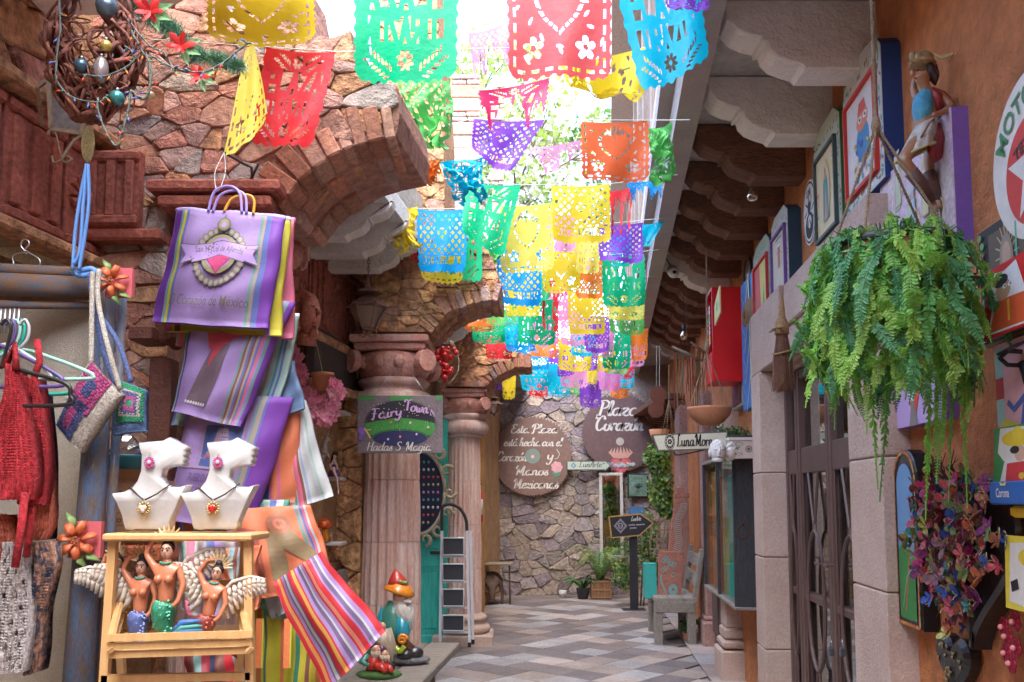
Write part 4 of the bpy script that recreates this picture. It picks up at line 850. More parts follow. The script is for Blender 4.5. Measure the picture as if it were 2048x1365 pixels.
def picture(t,w,h,y,bw_,edge,bg_,fn,arch=False):
 hh=h*(.84 if arch else 1.0)
 b=MB();b.use(pcol(edge))
 for(x,z,dx,dz)in((0,bw_+.008,w-2*bw_,.016),(0,hh-bw_-.008,w-2*bw_,.016),(-w/2+bw_+.008,hh/2,.016,hh-2*bw_-.034),(w/2-bw_-.008,hh/2,.016,hh-2*bw_-.034)):b.box((x,y-.006,z),(dx,.02,dz))
 b.build('inner_moulding',None,t)
 A=Art(y-.001);A.rect(bg_,-w/2+bw_+.016,bw_+.016,w/2-bw_-.016,hh-bw_-.016);fn(A,w-2*bw_-.03,hh-2*bw_-.03,bw_+.016);A.done('painting',t)
def fig_robed(A,w,h,z0):
 rg=random.Random(3)
 for k in range(22):a=k/22*6.28;A.line((.75,.55,.12),[(w*.16*math.cos(a),z0+h*.5+h*.3*math.sin(a)),(w*.30*math.cos(a),z0+h*.5+h*.42*math.sin(a))],.004)
 A.ell((.75,.58,.3),0,z0+h*.5,w*.22,h*.36);A.poly((.08,.28,.26),[(-w*.15,z0+h*.15),(w*.15,z0+h*.15),(w*.12,z0+h*.6),(0,z0+h*.82),(-w*.12,z0+h*.6)]);A.poly((.6,.25,.2),[(-w*.07,z0+h*.17),(w*.07,z0+h*.17),(0,z0+h*.6)]);A.ell((.5,.3,.18),0,z0+h*.70,w*.06,h*.05)
 for k in range(14):A.ell(rg.choice([(.7,.1,.08),(.8,.3,.3),(.15,.3,.5),(.8,.5,.1)]),rg.choice((-1,1))*w*rg.uniform(.34,.44),z0+h*rg.uniform(.05,.9),.012,.010,8)
def fig_skeleton(A,w,h,z0):
 A.ell((.75,.7,.6),0,z0+h*.84,w*.13,h*.07);A.ell(BLK,-w*.05,z0+h*.85,w*.03,h*.015,8);A.ell(BLK,w*.05,z0+h*.85,w*.03,h*.015,8)
 A.line((.5,.12,.08),[(0,z0+h*.78),(.0,z0+h*.4)],w*.18);A.line((.25,.2,.15),[(-w*.2,z0+h*.68),(0,z0+h*.74),(w*.25,z0+h*.6),(w*.12,z0+h*.45)],.008)
 A.line((.7,.65,.55),[(-.01,z0+h*.42),(-w*.14,z0+h*.2),(-w*.1,z0+h*.04)],.012);A.line((.7,.65,.55),[(.01,z0+h*.42),(w*.14,z0+h*.22),(w*.22,z0+h*.05)],.012);A.ell((.05,.2,.25),0,z0+h*.92,w*.25,h*.02)
def fig_idol(A,w,h,z0):
 A.ell((.05,.25,.5),w*.05,z0+h*.45,w*.22,h*.22);A.ell((.75,.25,.12),w*.05,z0+h*.68,w*.2,h*.11);A.ell(WHT,-.01,z0+h*.7,w*.07,h*.035);A.ell(WHT,w*.15,z0+h*.7,w*.07,h*.035);A.ell(BLK,-.01,z0+h*.7,w*.03,h*.015);A.ell(BLK,w*.15,z0+h*.7,w*.03,h*.015)
 A.poly((.7,.1,.08),[(-w*.1,z0+h*.76),(w*.2,z0+h*.76),(w*.14,z0+h*.88),(-w*.04,z0+h*.88)]);rg=random.Random(2)
 for k in range(30):A.ell(rg.choice([(.8,.5,.1),(.05,.4,.45),(.7,.1,.1),(.1,.15,.5)]),w*rg.uniform(-.25,.3),z0+h*rg.uniform(.08,.5),w*.05,h*.02,8,rg.uniform(0,3))
t,w,h,y=frame('framed_picture','big picture in an arched blue frame with white painted leaves and a red inner edge','picture',1690,1762,98,402,.085,navy,pcol((.62,.66,.62)),.05,'arch',deco=[(.1,.2,.35),(.5,.15,.08),(.8,.8,.75),(.1,.35,.3)])
picture(t,w,h,y,.052,(.62,.04,.03),(.72,.70,.68),fig_idol,True)
t,w,h,y=frame('framed_picture','picture of a haloed robed figure in a green sided frame with leafy border','picture',1630,1680,232,492,.085,dgreen,pcol((.50,.55,.42)),.045,'cut',deco=[(.1,.13,.08),(.62,.62,.5),(.25,.3,.18)])
picture(t,w,h,y,.05,(.07,.10,.09),(.72,.62,.36),fig_robed,True)
t,w,h,y=frame('framed_picture','picture of a dancing skeleton in a navy sided frame with a violet inner edge','picture',1544,1576,420,602,.085,dteal,pcol((.55,.57,.50)),.035,'cut',deco=[(.1,.13,.12),(.7,.7,.62)])
picture(t,w,h,y,.04,(.20,.08,.30),(.62,.54,.42),fig_skeleton,True)
t,w,h,y=frame('framed_picture','picture with a red and yellow ground in a dark teal frame above the broom','picture',1508,1540,478,660,.085,dteal,pcol((.36,.44,.34)),.04,'cut',deco=[(.12,.2,.14),(.55,.6,.45)])
picture(t,w,h,y,.045,(.55,.05,.05),(.68,.58,.12),lambda A,w,h,z0:A.poly((.62,.08,.08),[(-w/2,z0),(0,z0),(-w*.1,z0+h),(-w/2,z0+h)]).poly((.2,.3,.1),[(w*.05,z0+h*.1),(w*.3,z0+h*.1),(w*.2,z0+h*.6)]),True)
t,w,h=onwall('oval_emblem','oval black and white painted emblem between two framed pictures','emblem',1607,1632,358,492,.012)
b=MB();b.use(pcol(WHT));b.prism([(w/2*math.cos(a),h/2+h/2*math.sin(a))for a in np.linspace(0,2*math.pi,28,endpoint=False)],-.012,0);b.build('board',None,t)
A=Art(-.0135);A.ell(BLK,0,h/2,w*.47,h*.47,28).ell(WHT,0,h/2,w*.44,h*.44,28).ell(BLK,0,h*.3,w*.3,h*.2).ell(WHT,0,h*.36,w*.15,h*.1).ell(BLK,0,h*.58,w*.12,h*.1)
for k in range(9):A.line(BLK,[(w*.18*math.cos(k*.7),h*.5+h*.12*math.sin(k*.7)),(w*.36*math.cos(k*.7+.3),h*.48+h*.3*math.sin(k*.7+.3))],.012)
A.b.use(pcol(BLK));plain(A.b,'LUNA',0,h*.75,h*.16,A.y,bold=.02,sx=.6);A.done('print',t)
t,w,h=onwall('painted_picture','large lilac painted board with pale figures, violet edge, behind the hanging fern','picture',1765,1905,285,560,.06)
b=MB();b.use(violet);b.box((0,-.028,h/2),(w,.056,h));b.use(mat('lilac_paint',(.62,.48,.62),.7,c2=(.66,.58,.52),sc_=5,amt=.9));b.box((0,-.058,h/2),(w-.004,.006,h-.004));b.build('board',None,t)
A=Art(-.0625);rg=random.Random(8)
for k in range(9):
 x,z=rg.uniform(-w*.4,w*.4),rg.uniform(h*.1,h*.85);c=rg.choice([(.66,.62,.36),(.55,.62,.42),(.72,.55,.5),(.42,.55,.70),(.75,.45,.4)])
 A.poly((.45,.38,.3),[(x-.034,z-.1),(x+.034,z-.1),(x+.02,z+.085),(x-.02,z+.085)]);A.poly(c,[(x-.03,z-.095),(x+.03,z-.095),(x+.017,z+.08),(x-.017,z+.08)]);A.ell((.6,.45,.38),x,z+.10,.016);A.ell(c,x,z+.118,.034,.01,12,.3)
 A.line((.7,.6,.3),[(x+.02,z+.04),(x+.06,z+.0),(x+.05,z-.06)],.008)
A.done('painting',t)
t,w,h=onwall('painted_picture','small violet board with a red haired skull, half behind the hanging fern','picture',1782,1888,705,850,.05)
b=MB();b.use(violet);b.box((0,-.023,h/2),(w,.046,h));b.use(pcol((.52,.38,.66)));b.box((0,-.048,h/2),(w-.004,.006,h-.004));b.build('board',None,t)
A=Art(-.053);A.poly((.75,.08,.03),[(-.06,h*.3),(.0,h*.1),(.05,h*.5),(.03,h*.95),(-.04,h*.85)]).ell(WHT,-.03,h*.5,.035,.05).ell(BLK,-.04,h*.52,.012,.016).ell(BLK,-.015,h*.52,.01,.015).poly((.25,.22,.2),[(-.07,0),(.02,0),(-.01,h*.35),(-.04,h*.35)]).done('painting',t)
t,w,h=onwall('painted_board','narrow bright blue board painted with pale fern leaves','board',1484,1510,552,818,.09)
b=MB();b.box((0,-.045,h/2),(w,.09,h),bev=.004);b.build('board',flat('leaf_blue',(.04,.22,.58),.5),t);A=Art(-.0915)
for k in range(4):
 z0=h*(.04+.24*k);A.line((.62,.66,.42),[(-w*.3+w*.12*math.sin(q*.9),z0+q*h*.028)for q in range(8)],.006)
 for q in range(7):
  zz_=z0+q*h*.03;A.ell((.62,.66,.42),-w*.12+q*w*.04,zz_,w*.20,.010,8,.9);A.ell((.62,.66,.42),w*.2,zz_+.01,w*.16,.009,8,1.9)
A.done('leaf_print',t)
t,w,h=onwall('mirror_frame','tall dark mirror frame mottled in plum, beside the blue leaf board','mirror',1463,1483,605,818,.06)
b=MB();b.use(pcol((.35,.35,.28)));b.box((0,-.03,h/2),(w,.06,h),bev=.004);b.use(mat('plum_mottle',(.24,.07,.10),.6,c2=(.12,.03,.06),sc_=25,amt=.9));b.box((0,-.065,h/2),(w*.8,.012,h*.93));b.build('frame',None,t)
t,w,h=onwall('carved_mask','brown carved oval mask hung above the blue leaf board','mask',1478,1512,592,655,.10)
b=MB();b.use(mat('mask_wood',(.42,.26,.14),.7,c2=(.2,.11,.06),stretch=(8,8,2),bump=.3),True);b.ball((0,-.06,h/2),h/2,14,10,sq=(w/h,.5,1));b.ball((0,-.12,h*.45),.02,8,6,sq=(1,1,2));b.build('mask',None,t)
t,w,h=onwall('oval_mirror','small oval dark rimmed mirror high up beside the framed pictures','mirror',1486,1500,515,580,.03)
b=MB();b.use(pcol((.08,.05,.04)),True);b.tube([(w/2*math.cos(a),-.02,h/2+h/2*math.sin(a))for a in np.linspace(0,6.283,24)],.012,6);b.use(m_steel);b.prism([(w/2*math.cos(a),h/2+h/2*math.sin(a))for a in np.linspace(0,6.283,24,endpoint=False)],-.015,0);b.build('mirror',None,t)
m_redbox=flat('cabinet_red',(.70,.012,.012),.45)
t,w,h=onwall('red_cabinet','tall bright red wall cabinet with painted skeletons in its dark opening','cabinet',1414,1424,582,770,.30)
w=.34;b=MB();b.use(m_redbox)
b.box((w/2+.01,-.15,h/2),(.02,.30,h));b.box((-w/2-.01,-.15,h/2),(.02,.30,h));b.box((0,-.15,.01),(w,.30,.02));b.box((0,-.15,h-.01),(w,.30,.02));b.box((0,-.30,h*.16),(w,.012,h*.30));b.build('box',None,t)
b=MB();b.box((0,-.02,h/2),(w,.02,h-.05));b.build('back',m_dark,t)
for q,(z,cc)in enumerate(((h*.62,(.05,.35,.08)),(h*.40,(.75,.5,.05)))):
 A=Art(-.305);x=-.07
 for x in(-.08,.06):A.ell(WHT,x,z+.13,.035,.04).ell(BLK,x-.012,z+.135,.009,.011,10).ell(BLK,x+.012,z+.135,.009,.011,10).rect(WHT,x-.012,z+.08,x+.012,z+.1).ell(cc,x,z+.05,.045,.04).line(WHT,[(x-.05,z),(x+.05,z+.02)],.01)
 A.done('skeleton_cutout',t)
t2,w2,h2=onwall('small_yellow_sign','small pale yellow diamond hung sign on the upper corner of the red cabinet','sign',1412,1430,578,645,.40)
b=MB();b.use(pcol((.62,.56,.22)));b.prism([(-.15,0),(.14,.04),(.14,h2),(-.15,h2*.62)][::1],-.35,-.34);b.use(pcol((.1,.4,.15)));b.sheet([(-.03,h2*.35),(.03,h2*.35),(.03,h2*.6),(-.03,h2*.6)],-.352);b.build('board',None,t2)
t,w,h=onwall('round_enamel_sign','round white enamel motor oil sign with a red disc and white star','sign',1962,2200,112,468,.05)
R_=h/2;b=MB();b.use(mat('worn_enamel',(.72,.68,.60),.4,c2=(.60,.54,.45),sc_=5,amt=.7,fine=.12,fsc=18,bump=.05,spec=.5));b.prism([(R_*math.cos(a),R_+R_*math.sin(a))for a in np.linspace(0,6.283,64,endpoint=False)],-.05,-.04);b.build('disc',None,t)
A=Art(-.0512);A.ell((.62,.05,.04),0,R_*.82,R_*.66,R_*.66,48);st=[]
for k in range(10):a=math.pi/2+k*math.pi/5;r=R_*(.62 if k%2==0 else .26);st.append((r*math.cos(a),R_*.82+r*math.sin(a)))
for k in range(5):A.poly((.72,.68,.60),[st[2*k],st[(2*k+1)%10],(0,R_*.82),st[2*k-1]]);A.y=-.052
A.y=-.053;g_=(.07,.26,.10);A.rect(g_,-R_*.04,R_*.62,R_*.05,R_*1.0).rect(g_,-R_*.15,R_*.95,R_*.16,R_*1.04)
A.b.use(pcol(g_));plain(A.b,'MOTOR OIL',0,R_*1.0+R_*.60,R_*.36,A.y,bold=.015,sx=.85,curve=R_*.75);A.b.use(pcol((.06,.05,.05)));plain(A.b,'TEXACO',0,R_*1.10,R_*.20,A.y-.0006,bold=.02,rot=0,curve=R_*.9);A.done('lettering',t)
t,w,h=onwall('framed_picture','dark frame painted with flowers holding a praying haloed woman, half behind the red card','picture',1960,2085,418,675,.045,'framed pictures on the orange wall')
b=MB();b.use(pcol((.30,.20,.10)));b.box((0,-.02,h/2),(w,.04,h),bev=.005);b.use(pcol((.025,.025,.025)));b.box((0,-.042,h/2),(w-.02,.008,h-.02));b.build('frame',None,t)
A=Art(-.0475);A.rect((.12,.09,.06),-w*.3,h*.12,w*.3,h*.9)
for k in range(18):a=k/18*6.28;A.line((.6,.42,.18),[(.03*math.cos(a),h*.66+.05*math.sin(a)),(.075*math.cos(a),h*.66+.11*math.sin(a))],.005)
A.ell((.30,.25,.2),.0,h*.60,.045,.09).ell((.55,.36,.24),0,h*.66,.028,.042).rect((.1,.45,.3),.06,h*.15,.07,h*.88)
rg=random.Random(5)
for k in range(12):z=h*(.06+.078*k);A.ell((.6,.15,.22)if k%3==0 else(.12,.35,.1),-w*.41+rg.uniform(-.01,.01),z,.014,.012,10)
A.done('painting',t)
def card(label,pxl,pxr,pyt,pyb,off,col,fn,dz=0.0,lean=0.0,group='painted cards at the right edge'):
 t,w,h=onwall('painted_card',label,'card',pxl,pxr,pyt,pyb,off,group);t.rotation_euler=(lean,0,RZR)
 b=MB();b.use(pcol(col));b.box((0,-off,h/2),(w,.008,h));b.build('card',None,t);A=Art(-off-.005);fn(A,w,h);A.done('painting',t);return t
def f_red(A,w,h):
 A.poly(WHT,[(-w*.48,h*.95),(-w*.35,h*.55),(-w*.42,h*.05),(w*.3,h*.02),(w*.2,h*.45),(w*.1,h*.55),(-w*.02,h*.95),(-w*.2,h*.88)])
 A.poly((.72,.12,.04),[(-w*.40,h*.08),(w*.25,h*.05),(w*.12,h*.46),(-w*.3,h*.50)]);A.ell((.50,.30,.16),-w*.2,h*.62,w*.11,h*.15);A.ell(BLK,-w*.24,h*.76,w*.11,h*.09);A.ell(WHT,-w*.18,h*.66,w*.03,h*.035).ell(WHT,-w*.1,h*.66,w*.03,h*.035).ell(BLK,-w*.17,h*.66,w*.012,h*.015,8).ell(BLK,-w*.09,h*.66,w*.012,h*.015,8)
 A.line((.75,.55,.05),[(-w*.12,h*.45),(-w*.1,h*.15)],.012);A.b.use(pcol(BLK));plain(A.b,'SALSA',w*.27,h*.68,h*.26,A.y,bold=.01,sx=.75)
card('red painted card of a figure in an orange robe, lettered in black',1967,2110,508,660,.09,(.66,.02,.02),f_red,lean=-.06)
def f_pink(A,w,h):
 A.rect((.35,.6,.62),-w/2,h*.05,-w*.36,h*.95).rect((.45,.03,.03),-w*.5,h*.35,-w*.36,h*.6).poly((.7,.6,.05),[(-w*.5,0),(-w*.1,0),(-w*.35,h*.12)])
 A.poly((.06,.12,.42),[(-w*.1,0),(w*.3,0),(w*.25,h*.36),(-w*.02,h*.36)]).line((.06,.12,.42),[(0,h*.33),(-w*.2,h*.2),(-w*.3,h*.3)],.02).ell((.6,.4,.3),w*.1,h*.43,w*.06,h*.05).ell((.05,.03,.02),w*.14,h*.40,w*.05,h*.07).ell((.6,.03,.03),w*.09,h*.48,w*.08,h*.025)
card('pink painted card of a woman in a blue dress, an iron bottle opener on it',1995,2120,668,850,.05,(.75,.40,.45),f_pink)
t,w,h=onwall('bottle_opener','cast iron wall bottle opener on the pink painted card','bottle opener',1992,2030,705,765,.12)
b=MB();b.use(mat('cast_iron',(.03,.03,.035),.45,metal=.6,bump=.2),True);b.tube([(0,-.05,0),(0,-.06,.03),(-.01,-.065,.06)],[.022,.018,.016],8);b.tube([(-.012,-.07,.05),(-.03,-.1,.055),(-.03,-.12,.075),(.01,-.115,.09),(.02,-.08,.085)],.007,6);b.use(MATS['cast_iron']);b.box((0,-.1,.10),(.07,.06,.008),rot=(.5,0,0));b.build('opener',None,t)
def f_green(A,w,h):
 A.poly((.70,.70,.66),[(-w*.38,h*.98),(-w*.42,h*.6),(-w*.3,h*.45),(-w*.4,h*.05),(w*.3,h*.02),(w*.35,h*.4),(w*.2,h*.6),(w*.25,h*.95)])
 A.ell((.75,.55,.03),-w*.08,h*.80,w*.27,h*.13).ell((.75,.58,.05),-w*.08,h*.86,w*.09,h*.12).ell((.62,.40,.28),-w*.03,h*.56,w*.09,h*.12).ell(BLK,-w*.12,h*.62,w*.08,h*.06).poly((.62,.04,.05),[(-w*.28,h*.12),(w*.2,h*.1),(w*.25,h*.45),(-w*.25,h*.42)]).ell((.7,.5,.05),0,h*.22,w*.05,h*.05)
card('green painted card of a figure under a wide yellow hat',1987,2110,850,985,.10,(.05,.26,.07),f_green,lean=-.05)
t,w,h=onwall('beer_opener_box','blue printed bottle cap catcher with a yellow bowl under the green card','cap catcher',1986,2090,962,1010,.12)
b=MB();b.use(pcol((.03,.13,.42)));b.box((0,-.08,h/2),(w,.1,h),bev=.004);b.use(pcol((.75,.48,.02)));b.box((.02,-.07,-.02),(w*.7,.07,.035),bev=.008);b.use(pcol(WHT));plain(b,'Corona',-w*.22,h*.32,h*.55,-.1315,bold=.01,sx=.7);b.use(pcol((.75,.6,.15)));b.sheet([(-w*.25,h*.82),(-w*.15,h*.82),(-w*.13,h*.98),(-w*.2,h*.9),(-w*.27,h*.98)],-.1315);b.build('box',None,t)
def f_yel(A,w,h):
 A.poly((.72,.70,.62),[(-w*.4,h*.9),(-w*.42,h*.1),(w*.2,h*.02),(w*.35,h*.5),(w*.3,h*.95)]).ell((.70,.52,.05),w*.05,h*.72,w*.3,h*.15).ell((.74,.56,.08),w*.12,h*.82,w*.12,h*.15).ell((.6,.4,.26),w*.12,h*.55,w*.1,h*.1).ell(BLK,w*.03,h*.6,w*.08,h*.09).poly((.05,.3,.08),[(-w*.1,h*.25),(w*.35,h*.2),(w*.3,h*.5),(0,h*.48)]).poly((.1,.28,.5),[(-w*.15,0),(w*.1,0),(w*.05,h*.25),(-w*.12,h*.22)]).line(BLK,[(-w*.38,h*.3),(-w*.25,h*.36)],.03)
 A.b.use(pcol((.35,.12,.03)));plain(A.b,'VIVA M',w*.02,h*.66,h*.12,A.y,rot=.25,sx=.8,bold=.01)
card('yellow painted card lettered VIVA on a wide straw hat',2012,2130,1078,1232,.10,(.72,.60,.06),f_yel,lean=-.03)
m_blos=mat('red_metal_petal',(.42,.02,.05),.35,c2=(.25,.01,.03),sc_=20,metal=.4,bump=.1)
t,w,h=onwall('blossom_garland','string of dark red metal blossoms at the lower right corner','garland',2004,2090,1180,1340,.05)
rg=random.Random(4)
for k in range(9):
 b=MB();cx,cz=rg.uniform(-w*.5,w*.35),h*(.02+.11*k)
 for j in range(6):a=j*1.047+k;b.use(m_blos,True);b.ball((.018*math.cos(a),0,.018*math.sin(a)),.016,7,5,sq=(1,.35,1))
 b.use(pcol((.85,.3,.3)),True);b.ball((0,-.01,0),.009,7,5);b.build('blossom',None,t,loc=(cx,-.05,cz))
def skin_body(name,J,E,m,parent,sub=2,mats=None):
 me=bpy.data.meshes.new(name);me.from_pydata([j[0]for j in J],E,[]);me.materials.append(m)
 o=bpy.data.objects.new(name,me);C.objects.link(o);o.parent=parent
 sk=o.modifiers.new('skin','SKIN');sk.use_smooth_shade=True
 for i,j in enumerate(J):
  r=j[1];me.skin_vertices[0].data[i].radius=(r,r)if not hasattr(r,'__len__')else r
 me.skin_vertices[0].data[0].use_root=True
 ss=o.modifiers.new('sub','SUBSURF');ss.levels=sub;ss.render_levels=sub
 return o
m_rope=mat('jute_rope',(.42,.30,.18),.9,c2=(.28,.19,.11),sc_=60,bump=.6,bsc=160)
m_terra=mat('terracotta',(.58,.27,.14),.8,c2=(.48,.20,.10),sc_=5,fine=.12,bump=.15)
ys=3.05;h0=W(1850,270,ys);st_=thing('angel_statue','painted wooden angel statue with helmet and dark wings hung on the orange wall','statue',(h0.x,h0.y,h0.z),0)
def S(px,py,dy=0.0):w=W(px,py,ys+dy);return Vector((w.x-h0.x,w.y-h0.y,w.z-h0.z))
k_=ys/F
m_skin=mat('varnished_skin',(.46,.24,.12),.35,c2=(.30,.14,.07),sc_=9,fine=.1,bump=.1,spec=.6)
J=[(S(1852,258),24*k_),(S(1849,225),20*k_),(S(1855,200),22*k_),(S(1850,178),8*k_),(S(1845,160,-.01),14*k_),(S(1842,145,-.01),17*k_),(S(1882,192,-.03),10*k_),(S(1903,214,-.05),8.5*k_),(S(1884,226,-.09),6.5*k_),(S(1866,230,-.12),5*k_),(S(1832,195,.05),9*k_),(S(1826,175,.06),7*k_),(S(1830,155,.05),5*k_),(S(1835,285,-.04),17*k_),(S(1806,322,-.07),14*k_),(S(1832,352,-.06),11.5*k_),(S(1860,392,-.04),9.5*k_),(S(1868,412,-.03),7*k_),(S(1870,425,-.05),7.5*k_),(S(1866,444,-.08),4.5*k_),(S(1862,290,.04),15*k_),(S(1858,325,.04),12*k_),(S(1862,360,.03),10*k_),(S(1878,400,.02),8*k_),(S(1880,418,0),6*k_)]
E_=[(0,1),(1,2),(2,3),(3,4),(4,5),(2,6),(6,7),(7,8),(8,9),(2,10),(10,11),(11,12),(0,13),(13,14),(14,15),(15,16),(16,17),(17,18),(18,19),(0,20),(20,21),(21,22),(22,23),(23,24)]
bd=skin_body('body',J,E_,m_skin,st_)
b=MB();b.use(m_skin,True);b.ball(S(1825,147,-.035),4.5*k_,8,6,sq=(1.2,1,1.6));b.use(pcol((.12,.07,.05)),True);b.ball(S(1834,141,-.048),2.4*k_,6,5);b.ball(S(1828,141,-.04),2.0*k_,6,5);b.use(pcol((.4,.08,.05)),True);b.ball(S(1831,157,-.045),3*k_,6,5,sq=(1.3,1,.5));b.build('face',None,st_)
m_hair=flat('statue_hair',(.05,.025,.02),.5)
b=MB();b.use(m_hair,True)
for i in range(9):b.tube([S(1858+i%3*5,128+i*2,-.02+.015*(i%4)),S(1866+i%3*3,145+i,-.02+.012*(i%4)),S(1862+i%3*4,162+(i%3)*4,-.01)],[.012,.012,.005],6)
b.build('hair',None,st_)
m_gold=mat('old_gold',(.50,.38,.18),.5,c2=(.25,.17,.08),sc_=25,metal=.3,bump=.2)
b=MB();b.use(m_gold,True);T_=Matrix.Translation(S(1845,128))@Matrix.Rotation(.12,4,'Y');b.lathe([(24*k_,-.006),(27*k_,0),(22*k_,.012),(19*k_,.03),(11*k_,.042),(.001,.046)],20,T=T_)
for i in range(7):a=i*.9;b.ball(S(1842+17*math.cos(a),115+4*math.sin(a*2),-.03*abs(math.sin(a))),.016,8,6,sq=(1,.6,1))
b.use(pcol((.62,.58,.30)),True);b.tube([S(1865,108),S(1880,116),S(1897,112),S(1912,104)],[.008,.016,.012,.003],8,flat_=.4);b.build('helmet',None,st_)
m_blue=mat('armour_blue',(.06,.27,.50),.4,c2=(.10,.45,.55),sc_=18,bump=.3,bsc=50)
b=MB();b.use(m_blue,True);b.tube([S(1855,190,-.01),S(1848,205,-.012),S(1845,222,-.012),S(1848,240,-.01),S(1852,248,0)],[19*k_,25*k_,24*k_,21*k_,20*k_],16,flat_=.85);b.build('breastplate',None,st_)
m_redc=mat('cloak_red',(.36,.03,.03),.35,c2=(.22,.02,.02),sc_=10,bump=.2,spec=.6)
b=MB();b.use(m_redc,True)
for i in range(5):b.tube([S(1864+i*5,178+i*2,-.035+i*.012),S(1874+i*5,192+i*2,-.05+i*.015),S(1878+i*6,210+i*3,-.04+i*.015),S(1880+i*5,235,.0+i*.01)],[.010,.016,.014,.006],8)
for i in range(5):b.tube([S(1872+i*6,250,-.02+i*.01),S(1868+i*7,275+i*2,-.05+i*.01),S(1862+i*6,300,-.05+i*.012),S(1866+i*4,328-i*3,-.05+i*.01)],[.010,.017,.015,.006],8)
b.build('cloak',None,st_)
b=MB();b.use(mat('skirt_white',(.62,.58,.50),.5,c2=(.45,.40,.32),sc_=12,bump=.2),True);rings=[]
vs=[];nn=36
for q in range(7):
 t_=q/6;c_=S(1852-22*t_,245+62*t_,-.02-.02*t_);R0=(24+12*t_)*k_
 for i in range(nn):a=2*math.pi*i/nn;r=R0*(1+.10*t_*math.sin(a*9));vs.append(c_+Vector((r*math.cos(a),r*math.sin(a)*.8,r*math.cos(a)*.45)))
b.add(vs,[(q*nn+i,q*nn+(i+1)%nn,(q+1)*nn+(i+1)%nn,(q+1)*nn+i)for q in range(6)for i in range(nn)]);b.use(pcol((.55,.52,.22)),True)
b.tube([vs[6*nn+i]for i in range(nn)]+[vs[6*nn]],.005,6);b.build('skirt',None,st_)
b=MB();b.use(m_rope,True);b.tube([S(1868,238,-.1),S(1858,248,-.1),S(1850,262,-.08),S(1838,282,-.07)],.004,5);b.tube([S(1868,238,-.1),S(1872,262,-.08),S(1868,282,-.07)],.004,5);b.build('cord',None,st_)
b=MB();b.use(mat('boot_brown',(.14,.07,.05),.5,bump=.1),True);b.tube([S(1822,344,-.065),S(1845,372,-.055),S(1864,402,-.038)],[14*k_,13*k_,11*k_],10);b.tube([S(1858,345,.035),S(1864,365,.03),S(1880,403,.018)],[12.5*k_,12*k_,9.5*k_],10);b.use(m_gold,True)
for i in range(4):b.tube([S(1858+i*3,415+i*7,-.055),S(1868+i,420+i*7,-.07),S(1878,416+i*7,-.05)],.0035,5)
b.build('boots',None,st_)
m_feath=mat('wing_brown',(.20,.12,.09),.6,c2=(.08,.045,.04),sc_=14,bump=.3)
wg_=[]
for(bx,by,dy,sc2)in((1900,205,.06,1.0),(1885,230,.10,.8)):
 b=MB();b.use(m_feath,True);b.tube([S(bx-15,by+10,dy),S(bx+20,by-10,dy),S(bx+48*sc2,by-22,dy),S(bx+60*sc2,by-8,dy)],[.012,.018,.022,.014],8)
 for i in range(14):
  t_=i/13;p=S(bx-8+66*sc2*t_,by+4-22*math.sin(t_*2),dy-.005);q=S(bx+2+56*sc2*t_-8,by+38-16*t_*t_+(i%2)*5,dy+.004*(i%3));mid=(p+q)/2;b.tube([p,mid,q],[.006,.010,.002],6,flat_=.35)
 b.build('wing',None,st_)
b=MB();b.use(flat('iron_rod',(.06,.05,.05),.5));b.tube([S(1868,230,.1),S(1900,222,.14),S(1980,188,.05)],.004,6);b.build('hanging_rod',None,st_)
FY=2.72;fc=W(1780,498,FY);fern=thing('hanging_fern','large bright green fern spilling from a hanging terracotta bowl by the orange wall','plant',fc)
b=MB();b.use(m_terra,True);b.lathe([(.001,-.2),(.09,-.195),(.15,-.15),(.19,-.08),(.205,0),(.195,0),(.18,-.04),(.001,-.05)],28);b.build('bowl',None,fern)
b=MB();b.use(flat('dark_rim',(.05,.05,.045),.5),True);b.lathe([(.175,-.01),(.19,.012),(.21,.012),(.212,-.012)],32);b.build('liner',None,fern)
gm=[mat('fern_%d'%i,c,.42,c2=c2,sc_=14,fine=.2,bump=.1,rnd=.22,trans=.35,spec=.5)for i,(c,c2)in enumerate([((.24,.54,.08),(.14,.40,.06)),((.15,.44,.10),(.08,.30,.07)),((.38,.64,.12),(.24,.52,.08)),((.10,.34,.12),(.06,.22,.08))])]
